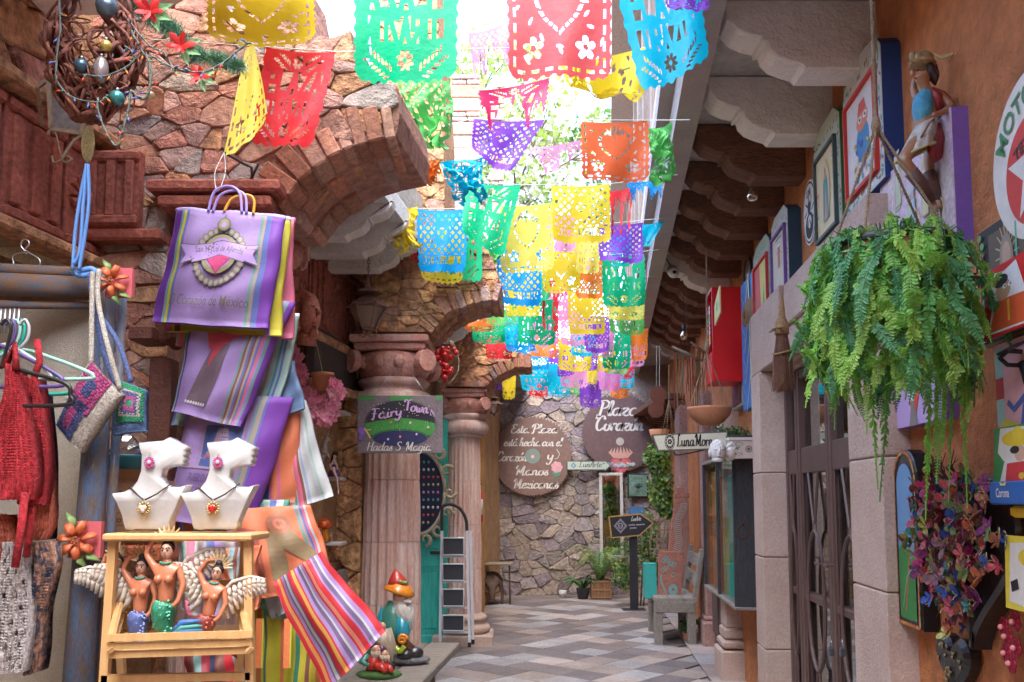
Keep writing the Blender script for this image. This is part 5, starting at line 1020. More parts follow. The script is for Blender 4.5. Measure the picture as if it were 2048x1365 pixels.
def frond_mesh(L,seed,mt,out=.12,up=.06,lw=.024):
 rg=random.Random(seed);P=cr([(0,0,0),(out*.5,0,up),(out,0,up*.5),(out*1.25,0,-.08),(out*1.3+rg.uniform(-.02,.03),rg.uniform(-.02,.02),-L*.5),(out*1.25+rg.uniform(-.05,.03),rg.uniform(-.04,.04),-L)],8)
 b=MB();b.tube(P,[.0022]*len(P),4);LL=[0]
 for a,c in zip(P[:-1],P[1:]):LL.append(LL[-1]+(c-a).length)
 tot=LL[-1];s=.03;side=Vector((0,1,0));k=0
 while s<tot:
  i=max(j for j in range(len(LL))if LL[j]<=s);i=min(i,len(P)-2);f_=(s-LL[i])/max(1e-6,LL[i+1]-LL[i]);p=P[i].lerp(P[i+1],f_);tg=(P[i+1]-P[i]).normalized()
  taper=min(1,(tot-s)/(.28*tot)+.15)*min(1,s/.08+.3);l=lw*taper*rg.uniform(.85,1.15);sd=side;nr=tg.cross(sd)
  for q in(-1,1):
   d=(sd*q*.92+tg*.38+nr*rg.uniform(-.35,.35)).normalized();w=tg*l*.26;n_=d.cross(tg).normalized()*l*.10
   b.add([p,p+d*l*.3-w,p+d*l*.8-w*.8,p+d*l+w*.2,p+d*l*.8+w*.8,p+d*l*.35+w,p+d*l*.55+n_],[(0,1,6),(1,2,6),(2,3,6),(3,4,6),(4,5,6),(5,0,6)])
  s+=.0102;k+=1
 me=bpy.data.meshes.new('frond');me.from_pydata(b.v,[],b.f);me.materials.append(mt);return me
rf=random.Random(17);FM=[frond_mesh(L,i,gm[(0,2,0,1,2,3)[i%6]],out=rf.uniform(.02,.08),up=rf.uniform(.01,.05))for i,L in enumerate([.10,.12,.15,.18,.20,.24,.10,.16,.28,.13,.20,.18])]
stems=MB();stems.use(gm[3])
for i in range(380):
 o=bpy.data.objects.new('frond',FM[rf.choice([0,1,2,3,4,5,6,7,8,9,10,11])]);C.objects.link(o);o.parent=fern
 a=rf.uniform(0,6.283);q=rf.random();r=.10+.13*math.sin(min(1,q*2.2)*1.57)-.05*q;z=.03-.40*q**1.25
 o.location=(r*math.cos(a),r*math.sin(a),z)
 if i%6==0:stems.tube(cr([(.15*math.cos(a),.15*math.sin(a),.0),(.22*math.cos(a),.22*math.sin(a),.03),(r*math.cos(a),r*math.sin(a),z)],4),.0018,4)
 o.rotation_euler=(rf.uniform(-.45,.45),rf.uniform(-.25,.35),a+rf.uniform(-.9,.9));s=rf.uniform(.75,1.1);o.scale=(s,s,s)
stems.build('stems',None,fern)['kind']='stuff';fern.scale=(.92,.92,.95)
for px,L_ in((1738,.84),(1746,.80),(1860,.84),(1872,.90),(1884,.86),(1866,.78),(1755,.6),(1900,.62),(1730,.62)):
 me=frond_mesh(L_*1.0,px,gm[px%3],out=.03,up=.02);o=bpy.data.objects.new('frond',me);C.objects.link(o);o.parent=fern
 w=W(px,505,FY-.1+rf.uniform(-.06,.06));o.location=(w.x-fc.x,w.y-fc.y,-.02);o.rotation_euler=(0,0,rf.uniform(0,6.28));o.scale=(1,1,.98)
for k in range(6):
 o=bpy.data.objects.new('frond',FM[11]);C.objects.link(o);o.parent=fern;w=W(1722,500,FY-.05);o.location=(w.x-fc.x+rf.uniform(-.03,.03),rf.uniform(-.1,0),-.03);o.rotation_euler=(rf.uniform(-.4,.4),math.pi*.93,rf.uniform(0,6.28));o.scale=(.45,.45,.45)
def rope_mb(b,p,q,r=.007,sag=0.0,tw=26,n=60):
 p,q=Vector(p),Vector(q);d=(q-p);L=d.length;z=d.normalized();u=z.orthogonal().normalized();w=z.cross(u);n=max(8,int(L/.012))
 for ph in(0,math.pi):
  b.tube([p+d*(i/n)+(u*math.cos(ph+i*L/n*300)+w*math.sin(ph+i*L/n*300))*r*.5 for i in range(n+1)],r*.62,5)
apex=W(1750,240,FY)-fc;b=MB();b.use(m_rope,True)
rope_mb(b,apex,W(1740,-60,FY)-fc,.009);b.tube([apex+Vector((0,0,.03)),apex,apex-Vector((0,0,.03))],[.012,.018,.012],8)
for a in(2.6,3.9,5.6,.4):rope_mb(b,apex,Vector((.2*math.cos(a),.2*math.sin(a),0)),.006)
b.build('rope',None,fern)
def butterfly_mesh(c,seed):
 m1=mat('wing_%d'%seed,c,.5,c2=tuple(x*.6 for x in c),sc_=60,fine=.3,fsc=120,bump=.2,rnd=.2);b=MB();b.use(m1,True)
 for sx in(-1,1):
  for(dx,dz,l,w)in((.75,.55,.036,.016),(.7,-.55,.024,.014)):
   a=math.atan2(dz,dx*sx);n=8;vs=[(0,-.004,0)]
   for k in range(n+1):
    t=-1+2*k/n;r=l*(1-.35*abs(t)**2);an=a+t*.55;vs.append((r*math.cos(an),-.004-r*.45,r*math.sin(an)))
   b.add(vs,[(0,k,k+1)for k in range(1,n+1)])
 b.use(pcol(tuple(x*.8 for x in c)),True);b.tube([(0,-.006,.014),(0,-.008,0),(0,-.006,-.018)],[.003,.0045,.002],6);b.use(pcol((.55,.42,.2)),True)
 for sx in(-1,1):b.tube([(0,-.006,.014),(sx*.006,-.01,.024),(sx*.012,-.012,.026),(sx*.010,-.012,.021)],.001,4)
 me=bpy.data.meshes.new('butterfly');me.from_pydata(b.v,[],b.f)
 for q in b.mats:me.materials.append(q)
 me.polygons.foreach_set('material_index',b.m);return me
BM=[butterfly_mesh(c,i)for i,c in enumerate([(.62,.05,.22),(.05,.28,.25),(.30,.07,.24),(.06,.12,.42),(.52,.14,.07),(.42,.40,.10),(.48,.20,.13),(.20,.36,.12),(.55,.10,.12),(.28,.16,.18)])]
t,w,h=onwall('butterfly_heart','black wooden heart covered with many small carved painted butterflies','wall ornament',1838,2022,915,1292,.10)
m_blk=mat('black_lacquer',(.016,.015,.016),.28,fine=.1,bump=.1,spec=.6)
hp=heart_pts(0,h*.52,w*.5,44,tall=h/w*1.02);b=MB();b.prism(hp,-.08,-.01,chamf=.012);b.build('heart_board',m_blk,t)
rg=random.Random(9);kk=0
for _ in range(700):
 x,z=rg.uniform(-w*.54,w*.5),rg.uniform(h*.02,h*1.0)
 if not inside((x*.98+.0,z),hp):continue
 if x>w*.33 and rg.random()<.45:continue
 kk+=1
 if kk>270:break
 o=bpy.data.objects.new('butterfly',rg.choice(BM));C.objects.link(o);o.parent=t;o.location=(x-.01,-.085-rg.uniform(0,.065),z);o.rotation_euler=(rg.uniform(-.5,.5),rg.uniform(-3.1,3.1),rg.uniform(-.9,.4));s=rg.uniform(.9,1.35);o.scale=(s,)*3
b=MB();b.use(mat('dark_twig',(.07,.04,.035),.8));
for k in range(16):
 x0=rg.uniform(-.1,.12);b.tube([(x0,-.12,h*.88),(x0+rg.uniform(-.05,.05),-.14,h*.95),(x0+rg.uniform(-.08,.08),-.15,h*rg.uniform(.97,1.05))],[.003,.0025,.001],4)
b.build('twigs',None,t)['kind']='stuff'
t,w,h=onwall('arched_plaque','arched painted plaque with an orange scaled rim and blue sky, beside the butterfly heart','plaque',1790,1838,898,1252,.07)
def archpts(w,h,z0=0.0):return[(-w/2,z0),(w/2,z0),(w/2,h-w/2)]+[(w/2*math.cos(a),h-w/2+w/2*math.sin(a))for a in np.linspace(.3,math.pi-.3,8)]+[(-w/2,h-w/2)]
b=MB();b.prism(archpts(w,h),-.07,-.01,chamf=.006);b.build('board',m_blk,t)
A=Art(-.072,.0006);ap=archpts(w*.92,h*.985,.01);ii=archpts(w*.6,h*.9,.04)
A.poly((.16,.33,.55),archpts(w*.66,h*.92,h*.3));A.poly((.05,.25,.06),[(-w*.33,.03),(w*.33,.03),(w*.33,h*.3),(-w*.1,h*.5),(-w*.33,h*.42)]).line((.55,.16,.04),[(-w*.1,.06),(w*.05,h*.3),(w*.2,h*.5)],.012).line((.2,.45,.3),[(-w*.2,h*.1),(0,h*.28),(w*.28,h*.35)],.008)
P=[Vector((p[0],0,p[1]))for p in ap+[ap[0]]];rg=random.Random(6)
for a_,c_ in zip(P[:-1],P[1:]):
 n=max(1,int((c_-a_).length/.022))
 for q in range(n):
  p=a_.lerp(c_,(q+.5)/n);d=math.atan2(c_.z-a_.z,c_.x-a_.x);A.y=-.0725-.0005*(q%3);A.ell(rg.choice([(.55,.20,.05),(.62,.32,.12),(.5,.14,.04)]),p.x*.94,p.z,.013,.008,8,d)
A.done('painted_rim',t)['kind']='stuff'
t,w,h=onwall('charm_heart','small black domed heart studded with bronze charms, below the butterfly heart','wall ornament',1864,1925,1262,1400,.07)
b=MB();b.prism(heart_pts(0,h*.55,w*.5,36,tall=h/w),-.06,-.01,chamf=.018);b.build('heart_board',m_blk,t)
m_brz=mat('bronze_charm',(.36,.26,.12),.4,metal=.7,bump=.2)
for k in range(26):
 x,z=rg.uniform(-w*.42,w*.42),rg.uniform(h*.2,h*.98)
 if not inside((x,z),heart_pts(0,h*.55,w*.46,36,tall=h/w)):continue
 b=MB();b.use(m_brz,True);b.ball((0,0,0),.008,7,5,sq=(1,.5,1))
 if k%3==0:b.ball((.010,0,.004),.008,6,4,sq=(1,.3,.6));b.ball((-.010,0,.004),.008,6,4,sq=(1,.3,.6))
 b.build('charm',None,t,loc=(x,-.064,z))
t,w,h=onwall('straw_broom','small brown twig broom hung bristles down on the stone door surround','broom',1540,1592,588,786,.24)
b=MB();b.use(mat('broom_twig',(.30,.15,.085),.9,c2=(.20,.10,.06),sc_=40,rnd=.0));
for k in range(330):
 a=rf.uniform(0,6.28);r0=.03*math.sqrt(rf.random());r1=.088*math.sqrt(rf.random());zz_=rf.uniform(0,.05)
 b.tube([(r0*math.cos(a),r0*math.sin(a)-.24,h*.62),(r1*.75*math.cos(a),r1*.6*math.sin(a)-.24,h*.34),(r1*math.cos(a)+rf.uniform(-.01,.01),r1*.7*math.sin(a)-.24,zz_)],.0016,3,cap=False)
b.build('bristles',None,t)['kind']='stuff'
b=MB();b.use(mat('straw',(.52,.34,.15),.9,c2=(.35,.2,.1),sc_=60,bump=.5,bsc=150),True);b.tube([(0,-.24,h*.6),(0,-.24,h*.72),(.01,-.24,h*.78),(.02,-.24,h*.88),(.03,-.24,h)],[.04,.036,.020,.014,.006],10)
for s in(-1,1):b.tube([(0,-.26,h*.68),(s*.05,-.26,h*.66),(s*.10,-.25,h*.63+s*.01)],[.016,.010,.004],6);b.tube([(0,-.27,h*.66),(s*.04,-.3,h*.64)],.006,5)
b.tube([(.062*math.cos(a),-.24+.05*math.sin(a),h*.40+.008*math.sin(a*2))for a in np.linspace(0,6.3,20)],.006,6);b.build('handle',None,t)
def Wl(px,py,Y,o):w=W(px,py,Y);return Vector((w.x-o.x,w.y-o.y,w.z-o.z))
m_bulb=glass('bulb_glass',(.95,.88,.75),.15,.12)
for i,(px,py,yt,Y)in enumerate(((1505,385,330,5.45),(1368,668,640,8.6))):
 p=W(px,py,Y);k=Y/5.45;t=thing('light_bulb',['bare bulb hanging from the second brown beam','bare bulb hanging low under the far dark beams'][i],'light bulb',p,0,'bare bulbs under the eaves')
 b=MB();b.use(flat('bulb_socket',(.05,.05,.05),.5),True);b.lathe([(.001,.03),(.018,.03),(.02,.05),(.02,.09),(.008,.10),(.001,.10)],14);b.tube([(0,0,.1),(.003,0,.18),(0,0,3.62-p.z)],.003,5);b.build('socket',None,t)
 b=MB();b.use(m_bulb,True);b.lathe([(.014,.035),(.02,.015),(.034,-.01),(.036,-.03),(.026,-.052),(.001,-.062)],18);b.build('glass_bulb',None,t)
p=W(1348,545,7.95);t=thing('security_camera','small white security camera fixed below the white beam end','camera',p)
b=MB();b.use(flat('camera_white',(.72,.72,.70),.35),True);b.tube([(.0,.12,.05),(0,.02,.0),(0,-.02,-.015)],[.05,.05,.045],16);b.build('body',None,t)
b=MB();b.use(pcol(BLK),True);b.ball((0,-.022,0),.022,12,8,sq=(1,.4,1));b.build('lens',None,t);b=MB();b.use(flat('cable_black',(.04,.04,.04),.6),True);b.tube(cr([(.0,.1,.08),(-.05,.08,.14),(-.07,.06,.2),(.02,.1,.24)]),.005,5);b.build('cable',None,t)
p=W(1420,852,6.9);t=thing('hanging_clay_bowl','wide terracotta bowl hanging on knotted ropes above the painted name board','bowl',p)
k=6.9/F;b=MB();b.use(m_terra,True);b.lathe([(.001,0),(.06,0),(.11,.03),(.155,.08),(.172,.13),(.175,.145),(.163,.145),(.14,.09),(.09,.04),(.001,.03)],32);b.build('bowl',None,t)
ap=Vector((W(1414,705,6.9).x-p.x,0,W(1414,705,6.9).z-p.z));b=MB();b.use(m_rope,True);tp=Vector((W(1414,560,6.9).x-p.x,0,3.62-p.z));rope_mb(b,ap,tp,.008);b.tube([ap+Vector((0,0,.09)),ap+Vector((0,0,.03)),ap],[.012,.02,.010],8)
for a in(.2,1.9,3.3,4.7):rope_mb(b,ap,(.168*math.cos(a),.168*math.sin(a),.14),.006)
b.build('rope',None,t)
m_drift=mat('driftwood',(.30,.24,.19),.9,c2=(.18,.13,.10),bump=.3)
ribc=[(.55,.14,.05),(.62,.22,.08),(.40,.10,.12),(.45,.38,.18),(.12,.35,.32),(.45,.08,.06),(.28,.20,.14),(.62,.35,.25)]
for q,(x0,x1,yb,yl,Y,lb)in enumerate(((1348,1400,700,860,8.2,'driftwood branch with long hanging orange and red ribbons'),(1385,1412,690,790,8.8,'shorter driftwood branch with mixed ribbons, behind the rope bowl'))):
 o=W((x0+x1)/2,yb,Y);t=thing('ribbon_mobile',lb,'mobile',o,0,'ribbon mobiles');rg=random.Random(q)
 b=MB();b.use(m_drift,True);b.tube([Wl(x0-4,yb-6,Y,o),Wl((x0+x1)/2,yb+8,Y,o),Wl(x1+5,yb+22,Y,o)],[.012,.018,.01],7);b.tube([Wl((x0+x1)/2,yb,Y,o),(0,0,3.6-o.z)],.002,4);b.build('branch',None,t)
 for k in range(20):
  px=rg.uniform(x0,x1);y0=yb+4+(px-x0)*.3;ye=rg.uniform(yb+60,yl);b=MB();dy=rg.uniform(-.08,.08)
  pts=cr([Wl(px,y0,Y+dy,o),Wl(px+rg.uniform(-3,3),(y0+ye)/2,Y+dy,o),Wl(px+rg.uniform(-4,4),ye,Y+dy,o)],4);b.tube(pts,.008,4,flat_=.2);b.build('ribbon',pcol(rg.choice(ribc)),t)
o=W(1306,812,9.2);t=thing('disc_chime','hanging chime of two polished dark discs at the far porch','wind chime',o)
for(px,py,r)in((1316,790,17),(1312,820,16),(1322,806,7)):
 b=MB();c=Wl(px,py,9.2,o);M=Matrix.Translation(c)@Matrix.Rotation(math.pi/2,4,'X');r*=9.2/F;b.use(mat('disc_brown',(.18,.06,.04),.3,spec=.7));b.lathe([(r*.3,-.008),(r,-.006),(r,.006),(r*.3,.008)],24,T=M);b.build('disc',None,t)
b=MB();b.use(m_str);b.tube([Wl(1313,800,9.2,o),Wl(1313,690,9.2,o)],.002,4);b.tube([Wl(1319,800,9.2,o),Wl(1319,690,9.2,o)],.002,4);b.build('cord',None,t)
o=W(1336,830,8.9);t=thing('rope_hanger','empty rope plant hanger dangling above the ivy','plant hanger',o);b=MB();b.use(m_rope,True);rope_mb(b,Wl(1338,800,8.9,o),Wl(1338,730,8.9,o),.007)
for px in(1322,1332,1346,1352):b.tube([Wl(1338,800,8.9,o),Wl(px,880,8.9+(px%3)*.05,o)],.004,5)
b.build('rope',None,t)
o=W(1305,905,6.75);t=thing('name_board','cream name board lettered Luna More with a black oval crest on an iron bracket','sign',o)
pl=[Wl(1303,870,6.75,o),Wl(1455,863,6.75,o),Wl(1455,899,6.75,o),Wl(1315,903,6.75,o)];pts=[(p.x,p.z)for p in pl][::-1]
b=MB();b.use(pcol((.10,.12,.10)));b.prism(pts,-.012,.012);b.build('board',None,t)
A=Art(-.0125);A.poly((.62,.60,.47),inset(pts if area2(pts)>0 else pts[::-1],.010));c=Wl(1339,884,6.75,o);A.ell(BLK,c.x,c.z,.040,.064,28).ell((.62,.60,.47),c.x,c.z,.036,.059,28).ell(BLK,c.x,c.z,.033,.055,28).ell((.62,.60,.47),c.x,c.z,.024,.036,24)
for k in range(6):A.ell(BLK,c.x+.011*math.cos(k*1.047),c.z+.014*math.sin(k*1.047),.008,.008,8)
for k in range(12):A.rect((.62,.60,.47),c.x+.028*math.cos(k*.52)-.0015,c.z+.046*math.sin(k*.52)-.004,c.x+.028*math.cos(k*.52)+.0015,c.z+.046*math.sin(k*.52)+.004)
A.b.use(pcol(BLK));c1,c2_=Wl(1351,896,6.75,o),Wl(1418,893,6.75,o);script(A.b,'Luna',c1.x+.075,c1.z+.012,.048,A.y,th=.15,slant=.05);script(A.b,'More',c1.x+.215,c1.z+.014,.048,A.y,th=.15,slant=.05);A.done('lettering',t)
b=MB();b.use(pcol((.03,.03,.03)),True);b.tube(cr([Wl(1348,903,6.75,o),Wl(1352,910,6.75,o),Wl(1372,908,6.75,o),Wl(1400,902,6.75,o),Wl(1490,880,6.75,o)]),.006,6);b.build('bracket',None,t)
cab,cw,ch=onwall('display_cabinet','narrow weathered wall cabinet with a glass front and an iron ring pull','cabinet',1412,1475,918,1195,.20)
m_cabd=mat('black_blue_wood',(.07,.08,.09),.7,c2=(.03,.035,.04),sc_=8,stretch=(9,9,1.5),fine=.5,fsc=40,bump=.4);m_orw=mat('orange_wood',(.50,.16,.05),.55,c2=(.30,.08,.03),sc_=6,stretch=(8,8,1),bump=.2)
b=MB();b.box((0,-.02,ch/2),(cw,.04,ch));b.build('back',m_orw,cab)
b=MB();b.box((cw/2-.02,-.11,ch/2),(.05,.18,ch),bev=.005);b.build('side_panel',m_cabd,cab);b=MB();b.box((-cw/2+.02,-.11,ch/2),(.03,.18,ch),bev=.005);b.build('side_panel',m_orw,cab)
for x in(-cw/2+.02,0.0,cw/2-.03):b=MB();b.box((x,-.212,ch/2),(.035,.03,ch-.02),bev=.005);b.build('stile',m_cabd,cab)
b=MB();b.box((0,-.11,.012),(cw+.02,.24,.024),bev=.004);b.build('shelf',m_weather,cab);b=MB();b.box((0,-.11,ch),(cw+.03,.24,.03),bev=.004);b.build('top',m_weather,cab)
b=MB();b.box((-cw*.24,-.2,ch/2),(cw*.46,.004,ch-.06));b.box((cw*.24,-.2,ch/2),(cw*.42,.004,ch-.06));b.build('pane',glass('cabinet_glass',a=.04,mx=.22),cab)
for(x,c,w_,h_)in((-.62,(.55,.18,.05),.3,.95),(-.3,(.5,.14,.04),.22,.9),(.1,(.5,.34,.1),.3,.6),(.34,(.03,.34,.26),.2,.9),(.6,(.45,.3,.12),.3,.7)):b=MB();b.box((x,-.13,ch*h_/2),(w_,.06,ch*h_-.05),bev=.005);b.build('goods',pcol(c),cab)
b=MB();b.use(mat('rusty_iron',(.10,.055,.04),.6,metal=.4,bump=.3),True);b.tube([(cw/2-.0+.0,-.16+.045*math.sin(a),ch*.5+.05*math.cos(a))for a in np.linspace(0,6.3,20)],.009,6);b.ball((cw/2,-.16,ch*.55),.018,8,6);b.build('ring_pull',None,cab)
def front_thing(name,label,cat,px,py,Y,group=None):return thing(name,label,cat,W(px,py,Y),0,group)
t=front_thing('square_flower_pot','square white flower pot painted with mosaic motifs on the cabinet','flower pot',1480,918,6.75);k=6.75/F;o=t.location
b=MB();hw,hh=27*k,43*k;b.use(flat('talavera_white',(.66,.63,.58),.35));vs=[(-hw*.82,-hw*.82,0),(hw*.82,-hw*.82,0),(hw*.82,hw*.82,0),(-hw*.82,hw*.82,0),(-hw,-hw,hh*.8),(hw,-hw,hh*.8),(hw,hw,hh*.8),(-hw,hw,hh*.8)]
b.add(vs,[(3,2,1,0),(0,1,5,4),(1,2,6,5),(2,3,7,6),(3,0,4,7)]);b.box((0,0,hh*.88),(hw*2.15,hw*2.15,hh*.16),bev=.005);b.use(pcol((.07,.07,.08)));b.box((0,0,hh*1.0),(hw*2.1,hw*2.1,.02));b.build('pot',None,t)
A=Art(-hw*1.012);A.ell((.30,.16,.07),hw*.42,hh*.42,.026).ell((.6,.5,.4),hw*.42,hh*.42,.019).ell((.05,.2,.3),hw*.42,hh*.42,.012)
for k2 in range(10):A.ell((.35,.08,.15),-hw*.3+.028*math.cos(k2*.63),hh*.58+.012*math.sin(k2*.63)+.012,.004,.0035,6).ell((.35,.08,.15),-hw*.3+.024*math.cos(k2*.63),hh*.2+.01*math.sin(k2*.63),.004,.0035,6)
for k2 in range(4):A.ell((.12,.35,.08),-hw*.55+k2*.008,hh*.42+(k2%2)*.012,.010,.005,8,.6+k2)
A.b.v=[(v[0],v[1]*(0.84+.16*min(1,v[2]/(hh*.8))),v[2])for v in A.b.v];A.done('painted_motifs',t)
t=front_thing('buddha_head_pot','white plaster face shaped pot standing on the cabinet','flower pot',1436,924,6.62);k=6.62/F
b=MB();b.use(flat('plaster_white',(.72,.72,.70),.6,bump=.1),True);b.ball((0,0,22*k),19*k,18,14,sq=(.85,.85,1.2));b.tube([(0,0,0),(0,0,10*k)],[14*k,11*k],16);b.ball((-.003,-17*k,20*k),3.2*k,8,6,sq=(1,1,2));b.tube([(-7*k,-15*k,12*k),(0,-16.5*k,11*k),(7*k,-15*k,12*k)],[.002,.004,.002],6)
for s in(-1,1):b.tube([(s*11*k,-12*k,26*k),(s*6*k,-16*k,24*k),(s*3*k,-16.5*k,26*k)],.003,6);b.ball((s*17*k,0,18*k),4*k,6,5,sq=(.5,1,2.2))
for i in range(40):a=i*2.4;z_=.3+.65*i/40;r=math.sqrt(max(0,1-z_*z_));b.ball((16*k*r*math.cos(a),16*k*r*math.sin(a),22*k+23*k*z_),.006,5,4)
b.build('head',None,t)
t=front_thing('plaster_hand_pot','small white plaster pot with a folded hand, between face pot and square pot','flower pot',1460,922,6.7);b=MB();b.use(MATS['plaster_white'],True);b.lathe([(.02,0),(.05,.03),(.06,.08),(.055,.11),(.045,.11)],16);b.tube([(-.04,-.03,.09),(0,-.05,.13),(.04,-.02,.10)],[.015,.018,.012],8);b.build('pot',None,t)
def leafmat(n,c,c2):return mat(n,c,.55,c2=c2,sc_=10,fine=.2,rnd=.2,trans=.3,bump=.1)
lf=[leafmat('leaf_sage',(.22,.33,.18),(.14,.24,.12)),leafmat('leaf_green',(.13,.30,.06),(.07,.19,.04)),leafmat('leaf_lime',(.34,.46,.08),(.2,.34,.05)),leafmat('leaf_dark',(.05,.15,.05),(.03,.09,.03))]
def leaf_cloud(parent,name,blobs,n,size,mats_,seed,droop=0.0,ar=.45):
 rg=random.Random(seed);b=MB()
 for i in range(n):
  c,r=rg.choice(blobs);th_,ph=rg.uniform(0,6.28),math.acos(rg.uniform(-1,1));q=rg.random()**.4;p=Vector(c)+Vector((r[0]*math.sin(ph)*math.cos(th_),r[1]*math.sin(ph)*math.sin(th_),r[2]*math.cos(ph)))*q
  d=Vector((rg.uniform(-1,1),rg.uniform(-1,1),rg.uniform(-1,1)-droop)).normalized();s=d.orthogonal().normalized();s.rotate(Matrix.Rotation(rg.uniform(0,6.28),3,d));n_=d.cross(s);l=size*rg.uniform(.7,1.3);w=l*ar
  b.use(rg.choice(mats_));b.add([p,p+d*l*.4+s*w+n_*w*.3,p+d*l,p+d*l*.4-s*w+n_*w*.3,p+d*l*.45],[(0,1,4),(1,2,4),(2,3,4),(3,0,4)])
 o_=b.build(name,None,parent);o_['kind']='stuff';return o_
t=front_thing('succulent_plant','grey green bushy plant growing out of the white pots','plant',1462,885,6.85);leaf_cloud(t,'foliage',[((0,0,.03),(.16,.08,.05)),((-.08,-.03,.06),(.07,.05,.09)),((.06,0,.07),(.1,.06,.06))],520,.028,[lf[0],lf[0],lf[1],lf[2]],3)
b=MB();b.use(lf[3]);
for k2 in range(12):b.tube([(rf.uniform(-.05,.08),0,-.06),(rf.uniform(-.14,.16),rf.uniform(-.05,.05),.10)],.002,4)
b.build('stems',None,t)['kind']='stuff'
t=thing('stone_pilaster','slender stone pilaster with a moulded foot beside the farther door','pilaster',(XR0+KR*8.0-.06,8.0,0),RZR)
b=MB();b.box((0,0,.14),(.46,.28,.28),bev=.012);b.box((0,0,.33),(.40,.24,.07),bev=.02);b.box((0,0,.42),(.34,.2,.10),bev=.02);b.build('base',m_cantera,t);b=MB();b.box((0,.0,1.45),(.30,.17,1.96),bev=.012);b.build('shaft',m_cantera,t)
m_door2=mat('dull_brown_door',(.17,.10,.085),.6,c2=(.11,.065,.055),sc_=6,stretch=(6,6,1))
t=thing('wooden_door','closed dull brown panelled door between pilaster and rough stone post','door',(XR0+KR*8.7,8.7,0),RZR)
b=MB();b.box((0,-.03,1.2),(1.0,.06,2.4));b.build('door_leaf',m_door2,t)
for(x,z,hh_)in((-.25,.5,.7),(.25,.5,.7),(-.25,1.6,1.2),(.25,1.6,1.2)):b=MB();b.box((x,-.075,z+.1),(.36,.03,hh_),bev=.01);b.build('door_panel',m_door2,t)
m_redst=mat('rose_stone_post',(.40,.25,.21),.9,c2=(.26,.14,.12),sc_=3,amt=.7,fine=.25,bump=.5,bsc=40)
o=FL(1418,1292);t=thing('stone_post','tall rough rose brown stone post standing by the weathered bench','post',(2.26,9.75,0),RZR);b=MB();b.box((0,0,1.55),(.34,.3,2.5),bev=.03);b.build('shaft',m_redst,t);b=MB();b.box((0,0,.15),(.46,.38,.3),bev=.03);b.box((0,0,.32),(.4,.34,.06),bev=.02);b.build('base',m_redst,t)
t=thing('stone_post','flat rose brown post behind the hanging ivy, farther than the bench post','post',(2.45,12.2,0),RZR);b=MB();b.box((0,0,1.45),(.5,.3,2.9),bev=.03);b.build('shaft',m_redst,t)
t=thing('timber_post','orange stained timber post leaning behind the guitar shaped board','post',(2.33,10.5,0),RZR);b=MB();b.box((0,-.05,1.4),(.12,.1,2.8),bev=.01);b.box((.16,-.03,1.35),(.05,.06,2.7),bev=.01);b.build('shaft',m_orw,t)
bo_=FL(1290,1262);BY_=10.35;t=thing('wooden_bench','weathered grey timber bench on the right loaded with painted boards','bench',(1.83,10.25,0),math.radians(-95));bench2=t
L2,D2=1.1,.46
for(x,y_)in((-L2/2+.06,-D2/2+.05),(L2/2-.06,-D2/2+.05),(-L2/2+.06,D2/2-.05),(L2/2-.06,D2/2-.05)):b=MB();b.box((0,0,.24),(.11,.09,.48),bev=.008);b.build('leg',m_weather,t,loc=(x,y_,0))
for k2 in range(3):b=MB();b.box((0,0,0),(L2,.15,.05),bev=.006);b.build('seat_plank',m_weather,t,loc=(0,-D2/2+.08+k2*.157,.505))
for x in(-L2/2+.02,L2/2-.02):b=MB();b.box((x,0,.43),(.05,D2-.04,.12),bev=.006);b.build('apron',m_weather,t)
for x in(-L2/2+.06,L2/2-.06):b=MB();b.box((0,0,0),(.11,.05,.62),rot=(-.16,0,0),bev=.006);b.build('back_post',m_weather,t,loc=(x,D2/2+.03,.75))
for k2 in range(2):b=MB();b.box((0,0,0),(L2,.035,.14),rot=(-.16,0,0),bev=.006);b.build('back_slat',m_weather,t,loc=(0,D2/2+.02+k2*.03,.72+k2*.2))
m_rw=mat('rust_paint_board',(.42,.17,.12),.7,c2=(.28,.12,.09),sc_=20,amt=.8,bump=.2);tq=(.18,.38,.36)
Yg=10.05;o=W(1342,1208,Yg);t=thing('painted_board','lower rust red board painted with turquoise scrolls standing on the bench','board',o);kg=Yg/F
b=MB();b.prism([(-27*kg,0),(18*kg,0),(27*kg,101*kg),(-23*kg,104*kg)],-.02,.02,chamf=.004);b.build('board',m_rw,t)
A=Art(-.0215);rg=random.Random(12);A.ell(tq,4*kg,28*kg,9*kg,11*kg).ell((.5,.12,.08),4*kg,28*kg,3*kg)
for k2 in range(9):x=rg.uniform(-15,15);z=rg.uniform(50,92);A.line(tq,[((x+6*math.cos(q*.8)*(1-q*.08))*kg,(z+6*math.sin(q*.8)*(1-q*.08))*kg)for q in range(9)],.010)
A.line(tq,[((-15+5*math.sin(q*.5))*kg,q*5*kg+.01)for q in range(12)],.02);A.done('scrollwork',t)
o=W(1356,1104,Yg+.05);t=thing('painted_board','upper leaning rust red board with a feathered pale snake pattern','board',o)
b=MB();b.prism([(-20*kg,0),(6*kg,0),(22*kg,106*kg),(-4*kg,108*kg)],-.02,.02,chamf=.004);b.box((10*kg,0,112*kg),(30*kg,.05,10*kg),bev=.005);b.box((8*kg,0,122*kg),(16*kg,.04,12*kg),bev=.005);b.build('board',m_rw,t)
A=Art(-.0215)
for k2 in range(24):z=5+k2*4;x=-6+z*.15+4*math.sin(z*.08);A.line((.36,.40,.36),[((x-8)*kg,(z-3)*kg),(x*kg,z*kg),((x+8)*kg,(z-3)*kg)],.008)
A.done('snake_pattern',t)
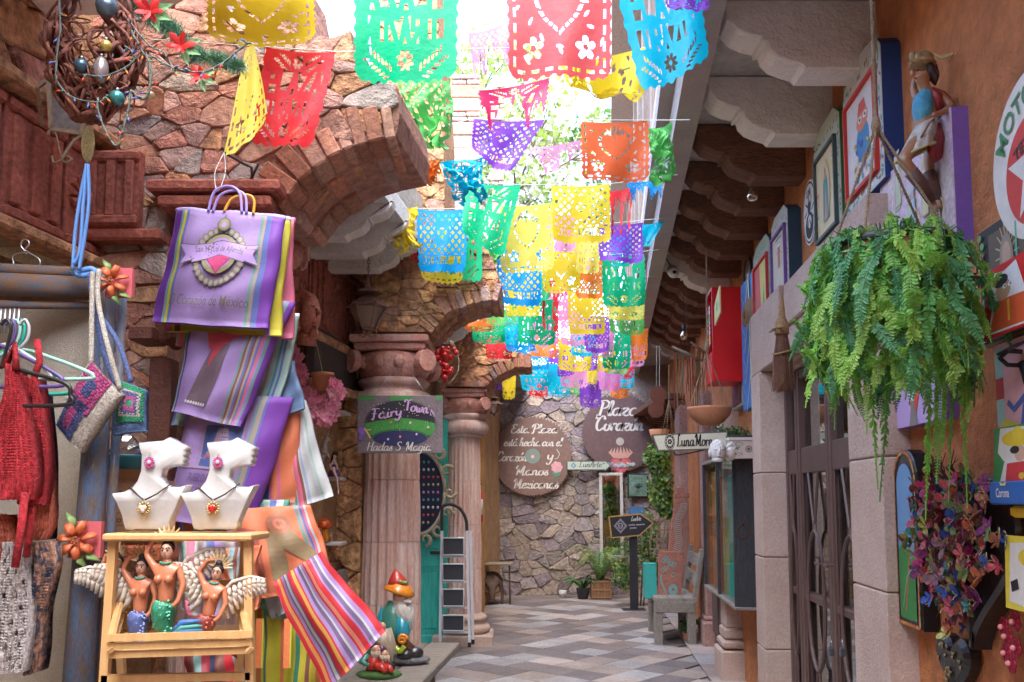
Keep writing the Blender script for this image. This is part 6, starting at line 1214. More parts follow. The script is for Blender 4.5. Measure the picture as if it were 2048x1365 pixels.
o=W(1300,1196,10.1);t=thing('turquoise_box','tall plain turquoise box on the bench end','box',o);b=MB();b.box((0,0,.19),(.135,.14,.38),bev=.005);b.build('body',flat('turquoise',(.05,.42,.38),.6),t);b=MB();b.box((0,0,.385),(.14,.145,.012));b.build('lid',MATS['turquoise'],t)
o=W(1318,1208,10.2);t=thing('wooden_tray','small dark wooden tray with a carved bowl between the box and the boards','tray',o);b=MB();b.box((0,0,.015),(.22,.2,.03),bev=.005);b.use(m_drift,True);b.use(m_terra,True);b.lathe([(.03,.03),(.07,.06),(.08,.08),(.06,.08),(.001,.05)],16);b.build('tray',None,t)
o=W(1322,1102,10.4);t=thing('lattice_rack','small brown wooden lattice rack standing above the bench','rack',o);kk=10.4/F
for q in range(4):b=MB();b.bar(((-22+q*13)*kk,0,0),((-16+q*13)*kk,0,66*kk),.014);b.build('bar',mat('rack_wood',(.33,.20,.13),.8),t)
for q in range(4):b=MB();b.bar(((-24+q*2)*kk,-.01,(4+q*19)*kk),((20+q*2)*kk,-.01,(2+q*19)*kk),.014);b.build('bar',MATS['rack_wood'],t)
b=MB();b.bar((.0,.05,-.5),(.0,.05,.05),.04);b.build('stand',MATS['rack_wood'],t)
o=FL(1268,1222);Ys=o.y;t=thing('arrow_sign','black arrow sign with gold rim lettered LunArte on a black post','sign',o);ks=Ys/F
b=MB();b.use(flat('post_black',(.035,.035,.045),.5));zt=W(1268,1070,Ys).z;b.box((0,0,zt/2),(.11,.05,zt),bev=.004);b.build('post',None,t);b=MB();b.box((0,0,.012),(.34,.3,.024),bev=.005);b.build('base_plate',MATS['post_black'],t)
ap_=[Wl(1216,1033,Ys,o),Wl(1280,1027,Ys,o),Wl(1307,1046,Ys,o),Wl(1278,1072,Ys,o),Wl(1221,1077,Ys,o)];pts=[(p.x,p.z)for p in ap_][::-1]
b=MB();b.use(mat('gold_rim',(.55,.36,.12),.5,c2=(.4,.24,.07),sc_=40,bump=.2));b.prism(pts,-.06,-.03);b.build('rim',None,t)
A=Art(-.0612);A.poly(pcol((.03,.032,.04)),inset(pts if area2(pts)>0 else pts[::-1],.018));c=Wl(1240,1052,Ys,o)
for s,col in((.098,(.42,.42,.48)),(.088,(.05,.05,.06)),(.078,(.42,.42,.48)),(.068,(.05,.05,.06))):A.poly(col,[(c.x-s,c.z),(c.x,c.z-s*1.1),(c.x+s,c.z),(c.x,c.z+s*1.1)])
A.ell((.42,.42,.48),c.x,c.z,.035,.04).ell((.05,.05,.06),c.x,c.z,.024,.03).line((.42,.42,.48),[(c.x-.02,c.z+.01),(c.x,c.z-.02),(c.x+.022,c.z+.012)],.006)
A.b.use(pcol((.7,.7,.72)));c=Wl(1272,1040,Ys,o);script(A.b,'LunArte',c.x-.01,c.z-.012,.034,A.y,th=.18,rise=.06);plain(A.b,'textiles, tapestries',c.x-.0,c.z-.078,.032,A.y,rot=.05,bold=.01);plain(A.b,'jewelry',c.x-.05,c.z-.125,.032,A.y,rot=.05,bold=.01);A.done('lettering',t)
Yw=Yb-.03
def saw(label,px,py,rpx,col,fn,holes=0.0):
 o=W(px,py,Yw);t=thing('saw_blade_sign',label,'sign',(o.x,o.y-.05,o.z),0,'round saw blade signs on the back wall');r=rpx*Yw/F;b=MB();n=72;pts=[]
 for i in range(n):a=2*math.pi*i/n;pts+=[(r*.965*math.cos(a),r*.965*math.sin(a)),(r*math.cos(a+.02),r*math.sin(a+.02)),(r*math.cos(a+.055),r*math.sin(a+.055)),(r*.965*math.cos(a+.06),r*.965*math.sin(a+.06))]
 b.prism(pts,-.012,.0);b.build('blade',mat('rust_brown_%d'%int(px),col,.6,c2=tuple(x*.75 for x in col),sc_=2.5,fine=.1,fsc=20,bump=.05),t);A=Art(-.0125,.0003);fn(A,Yw/F);A.done('lettering',t);return t
WT=(.72,.68,.62)
def s1(A,k):
 A.b.use(pcol(WT));f=lambda txt,dx,dy,xh,fit:script(A.b,txt,dx*k,-dy*k,xh*k,A.y,th=.24,fit=fit*k)
 f('Esta Plaza',2,-46,9,92);f('está hecha con el',0,-20,8.5,116);f('Corazón',-42,10,9.5,60);f('y',34,8,11,12);f('Manos',-2,38,10,64);f('Mexicanas',6,64,10,88)
 A.line(WT,[(48*k,14*k),(54*k,4*k),(50*k,-4*k),(44*k,-6*k)],.010)
 A.ell((.22,.30,.26),0,0*k,15*k,15*k,28).ell((.34,.24,.2),0,0,6*k,6*k,20).ell((.6,.55,.48),0,-1*k,3.4*k)
 for q in range(7):A.ell((.72,.35+.04*(q%3),.40),(48+6*math.cos(q*.9))*k,(-22+6*math.sin(q*.9))*k,6*k,5*k,12,q)
 A.line((.12,.32,.22),[(48*k,-30*k),(46*k,-44*k),(38*k,-54*k)],.010).ell((.10,.32,.22),52*k,-36*k,6*k,3*k,10,.8).ell((.10,.32,.22),43*k,-36*k,5*k,3*k,10,2.2)
def s2(A,k):
 A.b.use(pcol(WT));script(A.b,'Plaza',-6*k,34*k,15*k,A.y,th=.26,fit=82*k);script(A.b,'Corazón',-3*k,4*k,14.5*k,A.y,th=.26,fit=96*k)
 A.line(WT,[(46*k,36*k),(54*k,44*k),(60*k,38*k),(54*k,34*k)],.014)
 A.ell((.55,.48,.42),-1*k,-18*k,8*k)
 for q in range(-3,4):x=q*5.5;A.poly((.66,.38,.30),[((x*.5-5)*k,-52*k),((x*.5+5)*k,-52*k),((x*1.3+3)*k,-40*k),((x*1.0)*k,(-27-abs(q)*1.5)*k),((x*1.3-3)*k,-40*k)])
 A.poly((.55,.10,.12),heart_pts(0,-66*k,21*k)).poly((.66,.17,.17),heart_pts(-1*k,-65*k,16*k));rg=random.Random(1)
 for q in range(44):A.ell(rg.choice([(.2,.5,.42),(.6,.6,.52),(.35,.32,.5),(.62,.62,.55)]),rg.uniform(-27,27)*k,(-65+rg.uniform(-4,4)+.12*0)*k,2.8*k,2.2*k,8)
saw('left round saw blade sign lettered Esta Plaza in white script',1065,913,80,(.235,.145,.115),s1)
saw('right round saw blade sign lettered Plaza Corazon with a flaming heart',1240,866,78,(.175,.105,.10),s2)
o=W(1133,932,Yw);t=thing('arrow_board','pale mint arrow board lettered LunArte between the two saw blade signs','sign',(o.x,o.y-.09,o.z));k=Yw/F
ap_=[(0,-9*k),(74*k,-9*k),(74*k,-13*k),(87*k,0),(74*k,12*k),(74*k,9*k),(0,9*k)];b=MB();b.use(pcol((.10,.14,.10)));b.prism(ap_,-.02,.0);b.build('board',None,t)
A=Art(-.0208,.0003);A.poly((.50,.58,.48),inset(ap_,.012));c=13*k;A.poly((.15,.28,.35),[(c-6*k,0),(c,-6*k),(c+6*k,0),(c,6*k)]).poly((.4,.5,.55),[(c-3*k,0),(c,-3*k),(c+3*k,0),(c,3*k)]);A.b.use(pcol((.12,.12,.10)));script(A.b,'LunArte>',49*k,-3*k,6*k,A.y,th=.2,fit=50*k);A.done('lettering',t)
o=W(1224,1117,Yw-.12);t=thing('wall_mirror','tall white framed mirror leaning on the back wall','mirror',o,0,None,rot=(math.radians(-2.5),0,math.radians(-2)));k=Yw/F;w_,h_=47*k,168*k
m_wf=mat('white_frame_worn',(.62,.60,.56),.7,c2=(.48,.46,.43),sc_=20,bump=.3)
for(x,z,dx,dz)in((0,3*k,w_,6*k),(0,h_-3*k,w_,6*k),(-w_/2+3*k,h_/2,6*k,h_-12*k),(w_/2-3*k,h_/2,6*k,h_-12*k)):b=MB();b.box((x,0,z),(dx,.05,dz),bev=.008);b.build('frame_rail',m_wf,t)
mm_=bpy.data.materials.new('mirror_glass');mm_.use_nodes=True;pp=mm_.node_tree.nodes['Principled BSDF'];pp.inputs['Metallic'].default_value=1;pp.inputs['Roughness'].default_value=.02;pp.inputs['Base Color'].default_value=(.85,.87,.86,1)
b=MB();b.box((0,.0,h_/2),(w_-12*k,.01,h_-12*k));b.build('glass',mm_,t)
o=W(1275,996,Yw);t=thing('green_plaque','square embossed green metal plaque beside the mirror','plaque',(o.x,o.y-.06,o.z));w_,h_=41*k,48*k
b=MB();b.box((0,0,h_/2),(w_,.03,h_),bev=.012);b.build('rim',pcol((.03,.05,.04)),t);b=MB();b.box((0,-.02,h_/2),(w_-.05,.012,h_-.05),bev=.004);b.use(MATS.get('x')or mat('green_patina',(.20,.32,.25),.5,c2=(.10,.20,.15),sc_=8,amt=.8,bump=.5,bsc=14));b.cm=0
b.build('relief',None,t);b=MB();b.use(pcol((.06,.10,.09)),True)
for a in(.6,1.2,1.8,2.5):b.tube([(0,-.03,h_*.4),(.04*math.cos(a),-.035,h_*.4+.05*math.sin(a)),(.09*math.cos(a),-.03,h_*.4+.10*math.sin(a))],[.006,.014,.002],6)
b.build('leaf_sprig',None,t)
o=W(1271,1028,Yw);t=thing('blue_wall_basket','small blue basket fixed to the stone wall under the plaque','basket',(o.x,o.y-.12,o.z));b=MB();b.use(flat('basket_blue',(.08,.22,.45),.5));
for(x,y_,dx,dy)in((0,-.06,.24,.01),(-.12,0,.01,.12),(.12,0,.01,.12)):b.box((x,y_,.06),(dx,dy,.12))
b.box((0,0,0),(.24,.12,.01));b.build('basket',None,t)
o=FL(1124,1194);t=thing('white_cup','small white pot on the tiles at the foot of the back wall','cup',(o.x,min(o.y,14.5),0));b=MB();b.use(pcol(WHT),True);b.lathe([(.04,.02),(.05,.02),(.065,.12),(.06,.12),(.045,.03),(.001,.03)],18);b.build('cup',None,t)
o=W(958,1045,11.5);t=thing('fire_extinguisher','red and white fire extinguisher hung beyond the farther column','fire extinguisher',(o.x-.02,11.5,o.z));b=MB();b.use(flat('ext_red',(.60,.02,.02),.3),True);b.lathe([(.001,0),(.065,.005),(.07,.03),(.07,.36),(.045,.42),(.02,.44),(.001,.44)],20);b.use(pcol(WHT),True);b.lathe([(.0712,.10),(.0712,.30)],20);b.use(pcol(BLK),True);b.tube([(0,0,.44),(0,0,.5),(.05,0,.5)],.014,6);b.tube(cr([(0,0,.47),(-.07,-.02,.42),(-.085,-.02,.25),(-.08,-.02,.1)]),.012,6);b.build('cylinder',None,t)
t=thing('yellow_post','ochre painted post standing behind the farther pink column','post',(W(962,1000,11.8).x,11.8,0));b=MB();b.box((0,0,1.35),(.1,.1,2.7),bev=.01);b.build('shaft',mat('ochre_paint',(.50,.30,.10),.8,c2=(.38,.18,.06),bump=.3),t)
def lantern(label,px,py_top,py_bot,Y,chain_top):
 o=W(px,py_bot,Y);k=Y/F;H_=(py_bot-py_top)*k;t=thing('hanging_lantern',label,'lantern',o,0,'hanging metal lanterns');s=H_/.62
 m_l=mat('lantern_copper',(.26,.15,.11),.5,c2=(.15,.09,.07),metal=.5,sc_=12,bump=.2);b=MB();b.use(m_l)
 M8=Matrix.Scale(s,4)
 b.lathe([(.001,.62),(.01,.62),(.012,.55),(.03,.54),(.035,.52),(.17,.46),(.17,.455),(.05,.455),(.06,.44),(.10,.40),(.24,.31),(.25,.30),(.22,.29),(.001,.29)],6,T=M8);b.lathe([(.001,0),(.03,.0),(.02,.03),(.09,.05),(.10,.065),(.001,.065)],6,T=M8)
 for i in range(6):
  a=i*math.pi/3;b.tube([M8@Vector((.20*math.cos(a),.20*math.sin(a),.29)),M8@Vector((.095*math.cos(a),.095*math.sin(a),.06))],.010*s,4);b.ball(M8@Vector((.245*math.cos(a),.245*math.sin(a),.315)),.014*s,5,4)
 for i in(-1,1):b.tube([M8@Vector((0,0,.02)),M8@Vector((i*.04,0,-.04)),M8@Vector((i*.09,0,-.01)),M8@Vector((i*.10,0,.03))],.007*s,5)
 b.build('lantern_frame',None,t);b=MB();b.use(glass('lantern_glass',(.85,.8,.72),.3,.3));b.lathe([(.088,.07),(.19,.285)],6,T=M8);b.build('glass',None,t)
 b=MB();b.use(pcol((.7,.66,.58)),True);b.tube([(0,0,.07*s),(0,0,.2*s)],.02*s,8);b.build('candle',None,t)
 b=MB();b.use(m_l,True);z=.62*s;n=0;zt=chain_top-o.z
 while z<zt:
  c,s2=Vector((0,0,z+.018)),n%2;b.tube([c+Vector((.008*math.cos(a)*(1-s2),.008*math.cos(a)*s2,.016*math.sin(a)))for a in np.linspace(0,6.28,9)],.003,4,cap=False);z+=.026;n+=1
 b.build('chain',None,t);return t
lantern('large copper coloured lantern hanging on a chain left of the pink column',735,555,668,6.1,3.55)
lantern('small pale lantern under the third arch before the back wall',988,785,832,11.6,3.4)
o=FL(985,1198);o.y=min(o.y,13.9);t=thing('bull_table','small table whose base is a rusty metal bull with curved horns','table',(W(985,1150,13.6).x,13.6,0));m_ru=mat('rusty_bull',(.17,.11,.085),.7,c2=(.09,.06,.05),metal=.3,sc_=12,bump=.4)
b=MB();b.box((0,0,.62),(.62,.4,.03),bev=.006);b.build('tabletop',mat('table_top_worn',(.32,.27,.18),.7),t)
J=[((0,.1,.42),.12),((0,-.08,.40),.11),((0,-.2,.28),.06),((0,-.26,.16),.05),((0,-.28,.08),.035),((-.12,.14,.34),.04),((-.15,.14,.18),.025),((-.15,.14,.0),.022),((.12,.14,.34),.04),((.15,.14,.18),.025),((.15,.14,.0),.022),((-.12,-.1,.32),.04),((-.15,-.1,.18),.025),((-.15,-.12,.0),.022),((.12,-.1,.32),.04),((.15,-.1,.18),.025),((.15,-.12,.0),.022)]
skin_body('bull_body',J,[(0,1),(1,2),(2,3),(3,4),(0,5),(5,6),(6,7),(0,8),(8,9),(9,10),(1,11),(11,12),(12,13),(1,14),(14,15),(15,16)],m_ru,t)
b=MB();b.use(m_ru,True)
for s in(-1,1):b.tube(cr([(s*.03,-.26,.2),(s*.12,-.27,.24),(s*.14,-.27,.36),(s*.08,-.26,.44)]),[.016]*10+[.014]*4+[.006]*5,6);b.bar((s*.27,.12,0),(s*.26,.12,.6),.025);b.bar((s*.27,-.14,0),(s*.26,-.14,.6),.025)
b.build('horns_and_legs',None,t)
def strap_plant(label,px,py,Y,n,L,wd,mats_,seed,up=.8,cat='plant',pot=None):
 o=W(px,py,Y);t=thing('potted_plant',label,cat,(o.x,o.y,max(0,o.z)));rg=random.Random(seed);
 if pot=='box':
  for(x,y_,dx,dy)in((0,-.15,.3,.012),(0,.15,.3,.012),(-.15,0,.012,.3),(.15,0,.012,.3)):bb=MB();bb.box((x,y_,.15),(dx,dy,.29));bb.build('box_side',mat('box_cane',(.36,.19,.10),.8,c2=(.24,.12,.06),sc_=40),t)
  for z in(.03,.15,.28):bb=MB();bb.box((0,-.16,z),(.32,.02,.022));bb.box((0,.16,z),(.32,.02,.022));bb.build('rail',mat('box_rail',(.45,.26,.13),.8),t)
  for x in(-.15,-.05,.05,.15):bb=MB();bb.box((x,-.158,.15),(.014,.02,.29));bb.build('upright',MATS['box_rail'],t)
 elif pot:bb=MB();bb.use(mat('dark_pot',(.08,.07,.07),.7),True);bb.lathe([(.001,0),(.08,0),(.11,.16),(.12,.17),(.10,.17),(.001,.14)],18);bb.build('pot',None,t)
 z0=.26 if pot=='box' else .15 if pot else .02
 for k in range(n):
  a=rg.uniform(0,6.28);l=L*rg.uniform(.6,1.1);e=rg.uniform(.35,1.2);P=cr([(0,0,z0),(l*.25*math.cos(a)*e,l*.25*math.sin(a)*e,z0+l*.5*up),(l*.55*math.cos(a)*e,l*.55*math.sin(a)*e,z0+l*.75*up),(l*.85*math.cos(a)*e,l*.85*math.sin(a)*e,z0+l*(.75*up-.25*e))],4)
  bb=MB();m_=rg.choice(mats_);
  if wd>0:bb.use(m_,True);m=len(P);bb.tube(P,[wd*(1-(i/(m-1))**2)+.001 for i in range(m)],4,flat_=.25)
  else:
   bb.use(m_);sd=Vector((-math.sin(a),math.cos(a),0))
   for i in range(1,len(P)):
    for q_ in(.0,.5):
     p=P[i-1].lerp(P[i],q_);tg=(P[i]-P[i-1]).normalized();w_l=.06*(1-i/len(P))+.015
     for s in(-1,1):bb.add([p,p+(sd*s+tg*.5)*w_l*.6-tg*.008,p+(sd*s+tg*.6)*w_l,p+(sd*s+tg*.6)*w_l*.5+tg*.012],[(0,1,2,3)])
   bb.tube(P,.002,3)
  bb.build('frond' if wd<=0 else 'blade',None,t)
 return t
strap_plant('arching fern in a woven cane box at the foot of the back wall',1201,1197,14.3,34,.85,0,[lf[1],lf[2],lf[0]],51,up=.85,pot='box')
strap_plant('spiky agave like plant left of the fern box',1166,1198,14.2,18,.5,.028,[lf[3],lf[0],lf[1]],52,up=.5,pot='round')
o=FL(1258,1205);t=thing('leafy_shrub','loose green shrub behind the black arrow sign post','shrub',(W(1275,1150,13.3).x,13.3,0));leaf_cloud(t,'crown',[((0,0,.75),(.3,.25,.4)),((-.2,0,.45),(.22,.2,.2)),((.15,0,1.1),(.2,.2,.35)),((.25,-.05,.55),(.15,.15,.3))],1500,.05,[lf[1],lf[3],lf[0],lf[2]],8)
for k2 in range(5):bb=MB();bb.use(m_drift,True);bb.tube([(k2*.04-.08,0,0),(k2*.07-.14,0,.5),(k2*.12-.25,0,1.1)],[.014,.01,.004],5);bb.build('branch',None,t)
o=W(1320,960,10.8);t=thing('hanging_ivy','yellow green ivy hanging below the painted name board','plant',o);k=10.8/F
leaf_cloud(t,'foliage',[((0,0,0),(26*k,.12,60*k)),((-6*k,0,50*k),(28*k,.14,28*k)),((4*k,0,-38*k),(20*k,.1,26*k)),((12*k,0,-58*k),(12*k,.08,18*k))],1500,.055,[lf[2],lf[1],lf[2],lf[0]],9,droop=.8,ar=.5)
bb=MB();bb.use(m_drift,True)
for k2 in range(7):x=(-24+k2*8)*k;bb.tube([(x*.5,0,80*k),(x,0,20*k),(x*.8+.03,0,-60*k)],.003,4)
bb.build('vines',None,t)['kind']='stuff'
bb=MB();bb.use(m_terra,True);bb.lathe([(.001,.47),(.09,.47),(.13,.62),(.11,.62),(.001,.58)],16);bb.build('pot',None,t)
t=thing('potted_plant','little potted plant on the tiles under the right bench','plant',(1.98,9.95,0),0);bb=MB();bb.use(m_terra,True);bb.lathe([(.001,0),(.05,0),(.075,.12),(.06,.12),(.001,.1)],14);bb.build('pot',None,t);leaf_cloud(t,'foliage',[((0,0,.2),(.1,.1,.08))],60,.06,[lf[1],lf[3]],7)
m_bark=mat('tree_bark',(.20,.15,.12),.9,c2=(.11,.08,.07),bump=.4);bl=[leafmat('young_leaf',(.45,.55,.20),(.3,.42,.12)),leafmat('blossom_white',(.70,.66,.58),(.6,.55,.48)),lf[2],lf[1]]
for(px,Y,lb,sd2)in((1150,17.5,'sparse spring tree with young leaves behind the back wall',4),(1010,19.0,'paler blossoming tree further behind, left of the sparse tree',6)):
 o=W(px,1000,Y);t=thing('tree',lb,'tree',(o.x,o.y,0),0,'trees beyond the back wall');rg=random.Random(sd2);bb=MB();bb.use(m_bark,True);tips=[]
 def grow(p,d,l,r,n):
  q=p+d*l;bb.tube([p,(p+q)/2+Vector((rg.uniform(-.08,.08)*l,)*3),q],[r,r*.85,r*.7],6);
  if n==0:tips.append(q);return
  if n<3:tips.append((p+q)/2)
  for _ in range(rg.choice((2,3))if n>1 else 3):d2=(d+Vector((rg.uniform(-.8,.8),rg.uniform(-.8,.8),rg.uniform(-.25,.6)))).normalized();grow(q,d2,l*rg.uniform(.65,.85),r*.62,n-1)
 grow(Vector((0,0,0)),Vector((.05,0,1)).normalized(),3.2,.15,5);bb.build('trunk',None,t)
 leaf_cloud(t,'crown',[(q,(.45,.45,.4))for q in tips],7000,.13,bl if sd2==4 else[bl[1],bl[1],bl[0],bl[2]],sd2)
def quadgrid(q,Y,nu,nv,bul=.03,wav=.008,seed=0,dY=(0,0,0,0),f=7):
 rg=random.Random(seed);c=[W(p[0],p[1],Y+dY[i])for i,p in enumerate(q)];ph=[rg.uniform(0,6.28)for _ in range(4)];G=[]
 for j in range(nv+1):
  v=j/nv;row=[]
  for i in range(nu+1):
   u=i/nu;p=c[0]*(1-u)*(1-v)+c[1]*u*(1-v)+c[2]*u*v+c[3]*(1-u)*v
   s=math.sin(math.pi*u)**.6*math.sin(math.pi*min(1,v*.9+.06))**.6
   row.append(p+Vector((wav*.4*math.sin(v*f+ph[2]),-bul*s-wav*math.sin(u*f+ph[0]+v*3)*(.3+v)-wav*.6*math.sin(u*f*2.3+ph[1]-v*2)-wav*.45*math.sin(v*17+u*9+ph[3]),wav*.5*math.sin(u*5+ph[3])*v)))
  G.append(row)
 return G
def cloth(name,m):return mat('cloth_'+name,tuple(x*.74 for x in m),.55,c2=tuple(x*.62 for x in m),sc_=6,fine=.10,fsc=300,bump=.04,bsc=14,trans=.12,spec=.35)
def bag(label,q,Y,stripes,hem,seed,bul=.03,dY=(0,0,0,0),thick=.035,prt=None,handles=None,cat='bag',name='striped_bag',group='striped market bags hung in a stack',wav=.011):
 nu,nv=40,18;G=quadgrid(q,Y,nu,nv,bul,wav,seed,dY);o0=(G[0][0]+G[0][-1])/2;t=thing(name,label,cat,o0,0,group)
 b=MB();vs=[p-o0 for r in G for p in r];bk=[p-o0+Vector((0,thick*(1 if 0<i%(nu+1)<nu else .4),0))for i,p in enumerate([p for r in G for p in r])];n1=nu+1
 def colr(i):
  u=(i+.5)/nu
  for a,c_,cc in stripes:
   if a<=u<c_:return cc
  return stripes[0][2]
 base=len(b.v);b.v=[tuple(v)for v in vs]+[tuple(v)for v in bk];N=len(vs)
 for j in range(nv):
  for i in range(nu):
   cc=colr(i);b.use(cloth('%02x%02x%02x'%tuple(int(x*255)for x in cc),cc),True);k=j*n1+i;b.f+=[(k+n1,k+n1+1,k+1,k),(N+k,N+k+1,N+k+n1+1,N+k+n1)];b.m+=[b.cm]*2;b.sm+=[True]*2
 cc=colr(nu-1);b.use(cloth('%02x%02x%02x'%tuple(int(x*255)for x in cc),cc),True)
 for j in range(nv):
  for i in(0,nu):k=j*n1+i;b.f.append((k,k+n1,N+k+n1,N+k));b.m.append(b.cm);b.sm.append(False)
 for i in range(nu):
  for j in(0,nv):k=j*n1+i;b.f.append((k,k+1,N+k+1,N+k));b.m.append(b.cm);b.sm.append(False)
 b.build('body',None,t)
 if hem:
  b=MB();b.use(flat('hem_%02x%02x%02x'%tuple(int(x*255)for x in hem),hem,.35),True);P=[p-o0+Vector((0,thick*.3,-.002))for p in G[0]];b.tube(P,[.012]*len(P),6);b.build('hem',None,t)
 def at(u,v,off=.003):
  x,y=min(max(u,0),.9999)*nu,min(max(v,0),.9999)*nv;i,j=int(x),int(y);fx,fy=x-i,y-j;p=G[j][i]*(1-fx)*(1-fy)+G[j][i+1]*fx*(1-fy)+G[j+1][i+1]*fx*fy+G[j+1][i]*(1-fx)*fy
  return p-o0+Vector((0,-off,0))
 if prt:
  A=Art(0,.00012);prt(A);P=[]
  bb=bmesh.new();me=bpy.data.meshes.new('p');me.from_pydata(A.b.v,[],A.b.f);me.polygons.foreach_set('material_index',A.b.m);bb.from_mesh(me)
  bmesh.ops.triangulate(bb,faces=bb.faces[:])
  for _ in range(4):
   long_=[e for e in bb.edges if e.calc_length()>.035]
   if long_:bmesh.ops.subdivide_edges(bb,edges=long_,cuts=1);bmesh.ops.triangulate(bb,faces=[f for f in bb.faces if len(f.verts)>3])
  for v in bb.verts:v.co=at(v.co.x,1-v.co.z,.004-v.co.y)
  bb.to_mesh(me);bb.free();me.name='print'
  for m_ in A.b.mats:me.materials.append(m_)
  ob=bpy.data.objects.new('print',me);C.objects.link(ob);ob.parent=t
 if handles:
  for k,(hc,u0,u1,hz,dx)in enumerate(handles):
   b=MB();b.use(flat('handle_%02x'%int(hc[0]*255+hc[1]*99),hc,.35),True);p,q_=at(u0,0),at(u1,0);mid=(p+q_)/2;b.tube(cr([p,p.lerp(mid,.25)+Vector((dx*.5,.0,hz*.75)),mid+Vector((dx,0,hz)),q_.lerp(mid,.25)+Vector((dx*.5,0,hz*.75)),q_]),.0055,6);b.build('handle',None,t)
 return t
lil,dpu,pur=(.44,.31,.66),(.17,.05,.36),(.25,.08,.52);tl_,tan_,bl_,yel,pnk,cor,mint,grn,whi,red_,brn=(.22,.42,.42),(.48,.40,.34),(.16,.22,.58),(.68,.62,.06),(.80,.20,.32),(.86,.26,.13),(.42,.62,.55),(.05,.45,.14),(.62,.68,.70),(.66,.04,.06),(.30,.12,.10)
def st(bg_,*bands):
 out=[]
 for s,w,*cs in bands:out+=[(s+w*i/len(cs),s+w*(i+1)/len(cs),c)for i,c in enumerate(cs)]
 return out+[(0,1,bg_)]
ol=(.16,.15,.13);olv=(.30,.30,.16)
def pr_heart(A):
 for k in range(26):
  a=math.radians(-72+324*k/25-90+108);r=1
  a=math.radians(-235+290*k/25)if False else 2*math.pi*k/26;cx,cz=.50+.205*math.cos(a),.60+.225*math.sin(a)-(.02 if math.sin(a)<0 else 0)
  A.ell(ol,cx,cz,.030,.034,12).ell(olv,cx,cz,.022,.026,12).ell((.38,.28,.5),cx,cz,.011,.014,10)
 A.ell(olv,.50,.605,.165,.175,24).ell(lil,.5,.61,.135,.14,24)
 A.ell(ol,.50,.87,.065,.062,18).ell(olv,.50,.87,.05,.048,18).ell(lil,.50,.865,.025,.026,14).ell(ol,.5,.94,.012,.018,8)
 A.poly((.50,.06,.20),heart_pts(.50,.585,.145,30,1.1)).poly((.66,.10,.26),heart_pts(.50,.57,.115,30,1.1))
 bn=lambda g:[(.17-g,.50-g*1.6),(.27,.545-g),(.27,.52-g),(.5,.60-g),(.72,.545-g),(.73,.56-g),(.84+g,.53-g),(.79,.62),(.83+g,.70+g),(.73,.68+g),(.5,.72+g),(.26,.66+g),(.15-g,.66+g),(.20,.58)]
 A.poly(ol,bn(.010));A.poly(lil,bn(.002));A.b.use(pcol(ol));plain(A.b,'San Miguel de Allende',.495,.625,.078,A.y,bold=.012,sx=.62,curve=1.1);plain(A.b,'El Corazón de México',.48,.155,.125,A.y,bold=.004,shear=.15,sx=.62)
bag('lilac bag printed with a lobed heart and San Miguel de Allende, topmost of the stack',((356,420),(572,436),(536,656),(303,645)),3.22,st(lil,(0,.07,dpu),(.07,.07,tl_,yel,bl_),(.80,.09,tl_,tan_,bl_),(.89,.11,pur)),(.42,.36,.75),1,prt=pr_heart,handles=[((.38,.30,.72),.30,.62,.10,.01),((.38,.30,.72),.34,.66,.085,.02),((.70,.38,.05),.45,.72,.07,.03)],bul=.05)
bag('yellow green bag showing behind the topmost lilac bag',((362,424),(580,438),(562,670),(328,664)),3.28,st(yel,(0,.12,pnk,yel,brn),(.86,.05,tan_,pur)),(.50,.45,.7),2)
bag('pink striped bag third in the top layer, behind the yellow green one',((368,428),(588,440),(583,676),(350,690)),3.34,st(pnk,(0,.15,tan_,pnk,grn,pnk),(.78,.10,tan_,lil,whi),(.88,.12,pnk)),pnk,3)
def pr_dancer(A):
 A.poly((.13,.09,.12),[(.18,.10),(.50,.10),(.56,.60),(.36,.62)]).poly((.45,.07,.10),[(.30,.55),(.55,.62),(.62,.84),(.40,.92),(.22,.74)]).ell((.35,.08,.08),.42,.88,.13,.10).ell((.10,.08,.09),.62,.84,.09,.10).poly((.40,.08,.09),[(.56,.66),(.74,.70),(.70,.80),(.6,.80)]).poly((.45,.06,.08),[(.34,.62),(.54,.66),(.36,.40)])
 for k in range(8):A.ell((.55,.52,.55),.19+.04*k,.10,.016,.014,8)
 A.ell((.6,.55,.5),.42,.76,.07,.02)
bag('lilac bag printed with a dancer in a dark dress, below the heart bag',((400,590),(588,605),(480,852),(338,824)),3.31,st(lil,(0,.05,tl_,dpu),(.70,.24,tl_,brn,tan_,bl_,brn,tan_,bl_,pnk,lil,tl_),(.94,.06,pur)),None,4,prt=pr_dancer,bul=.04)
bag('mint green striped bag hanging behind the dancer bag',((430,625),(600,632),(548,858),(344,850)),3.42,st(mint,(0,.06,bl_,mint,tl_),(.68,.07,grn),(.77,.18,tan_,mint,bl_,mint,(.1,.4,.6),mint,bl_,mint)),(.6,.75,.75),5,bul=.02)
bag('small blue bag corner poking out right of the mint green bag',((500,730),(588,722),(612,818),(470,862)),3.47,st((.15,.25,.42),(0,.1,bl_)),None,6);
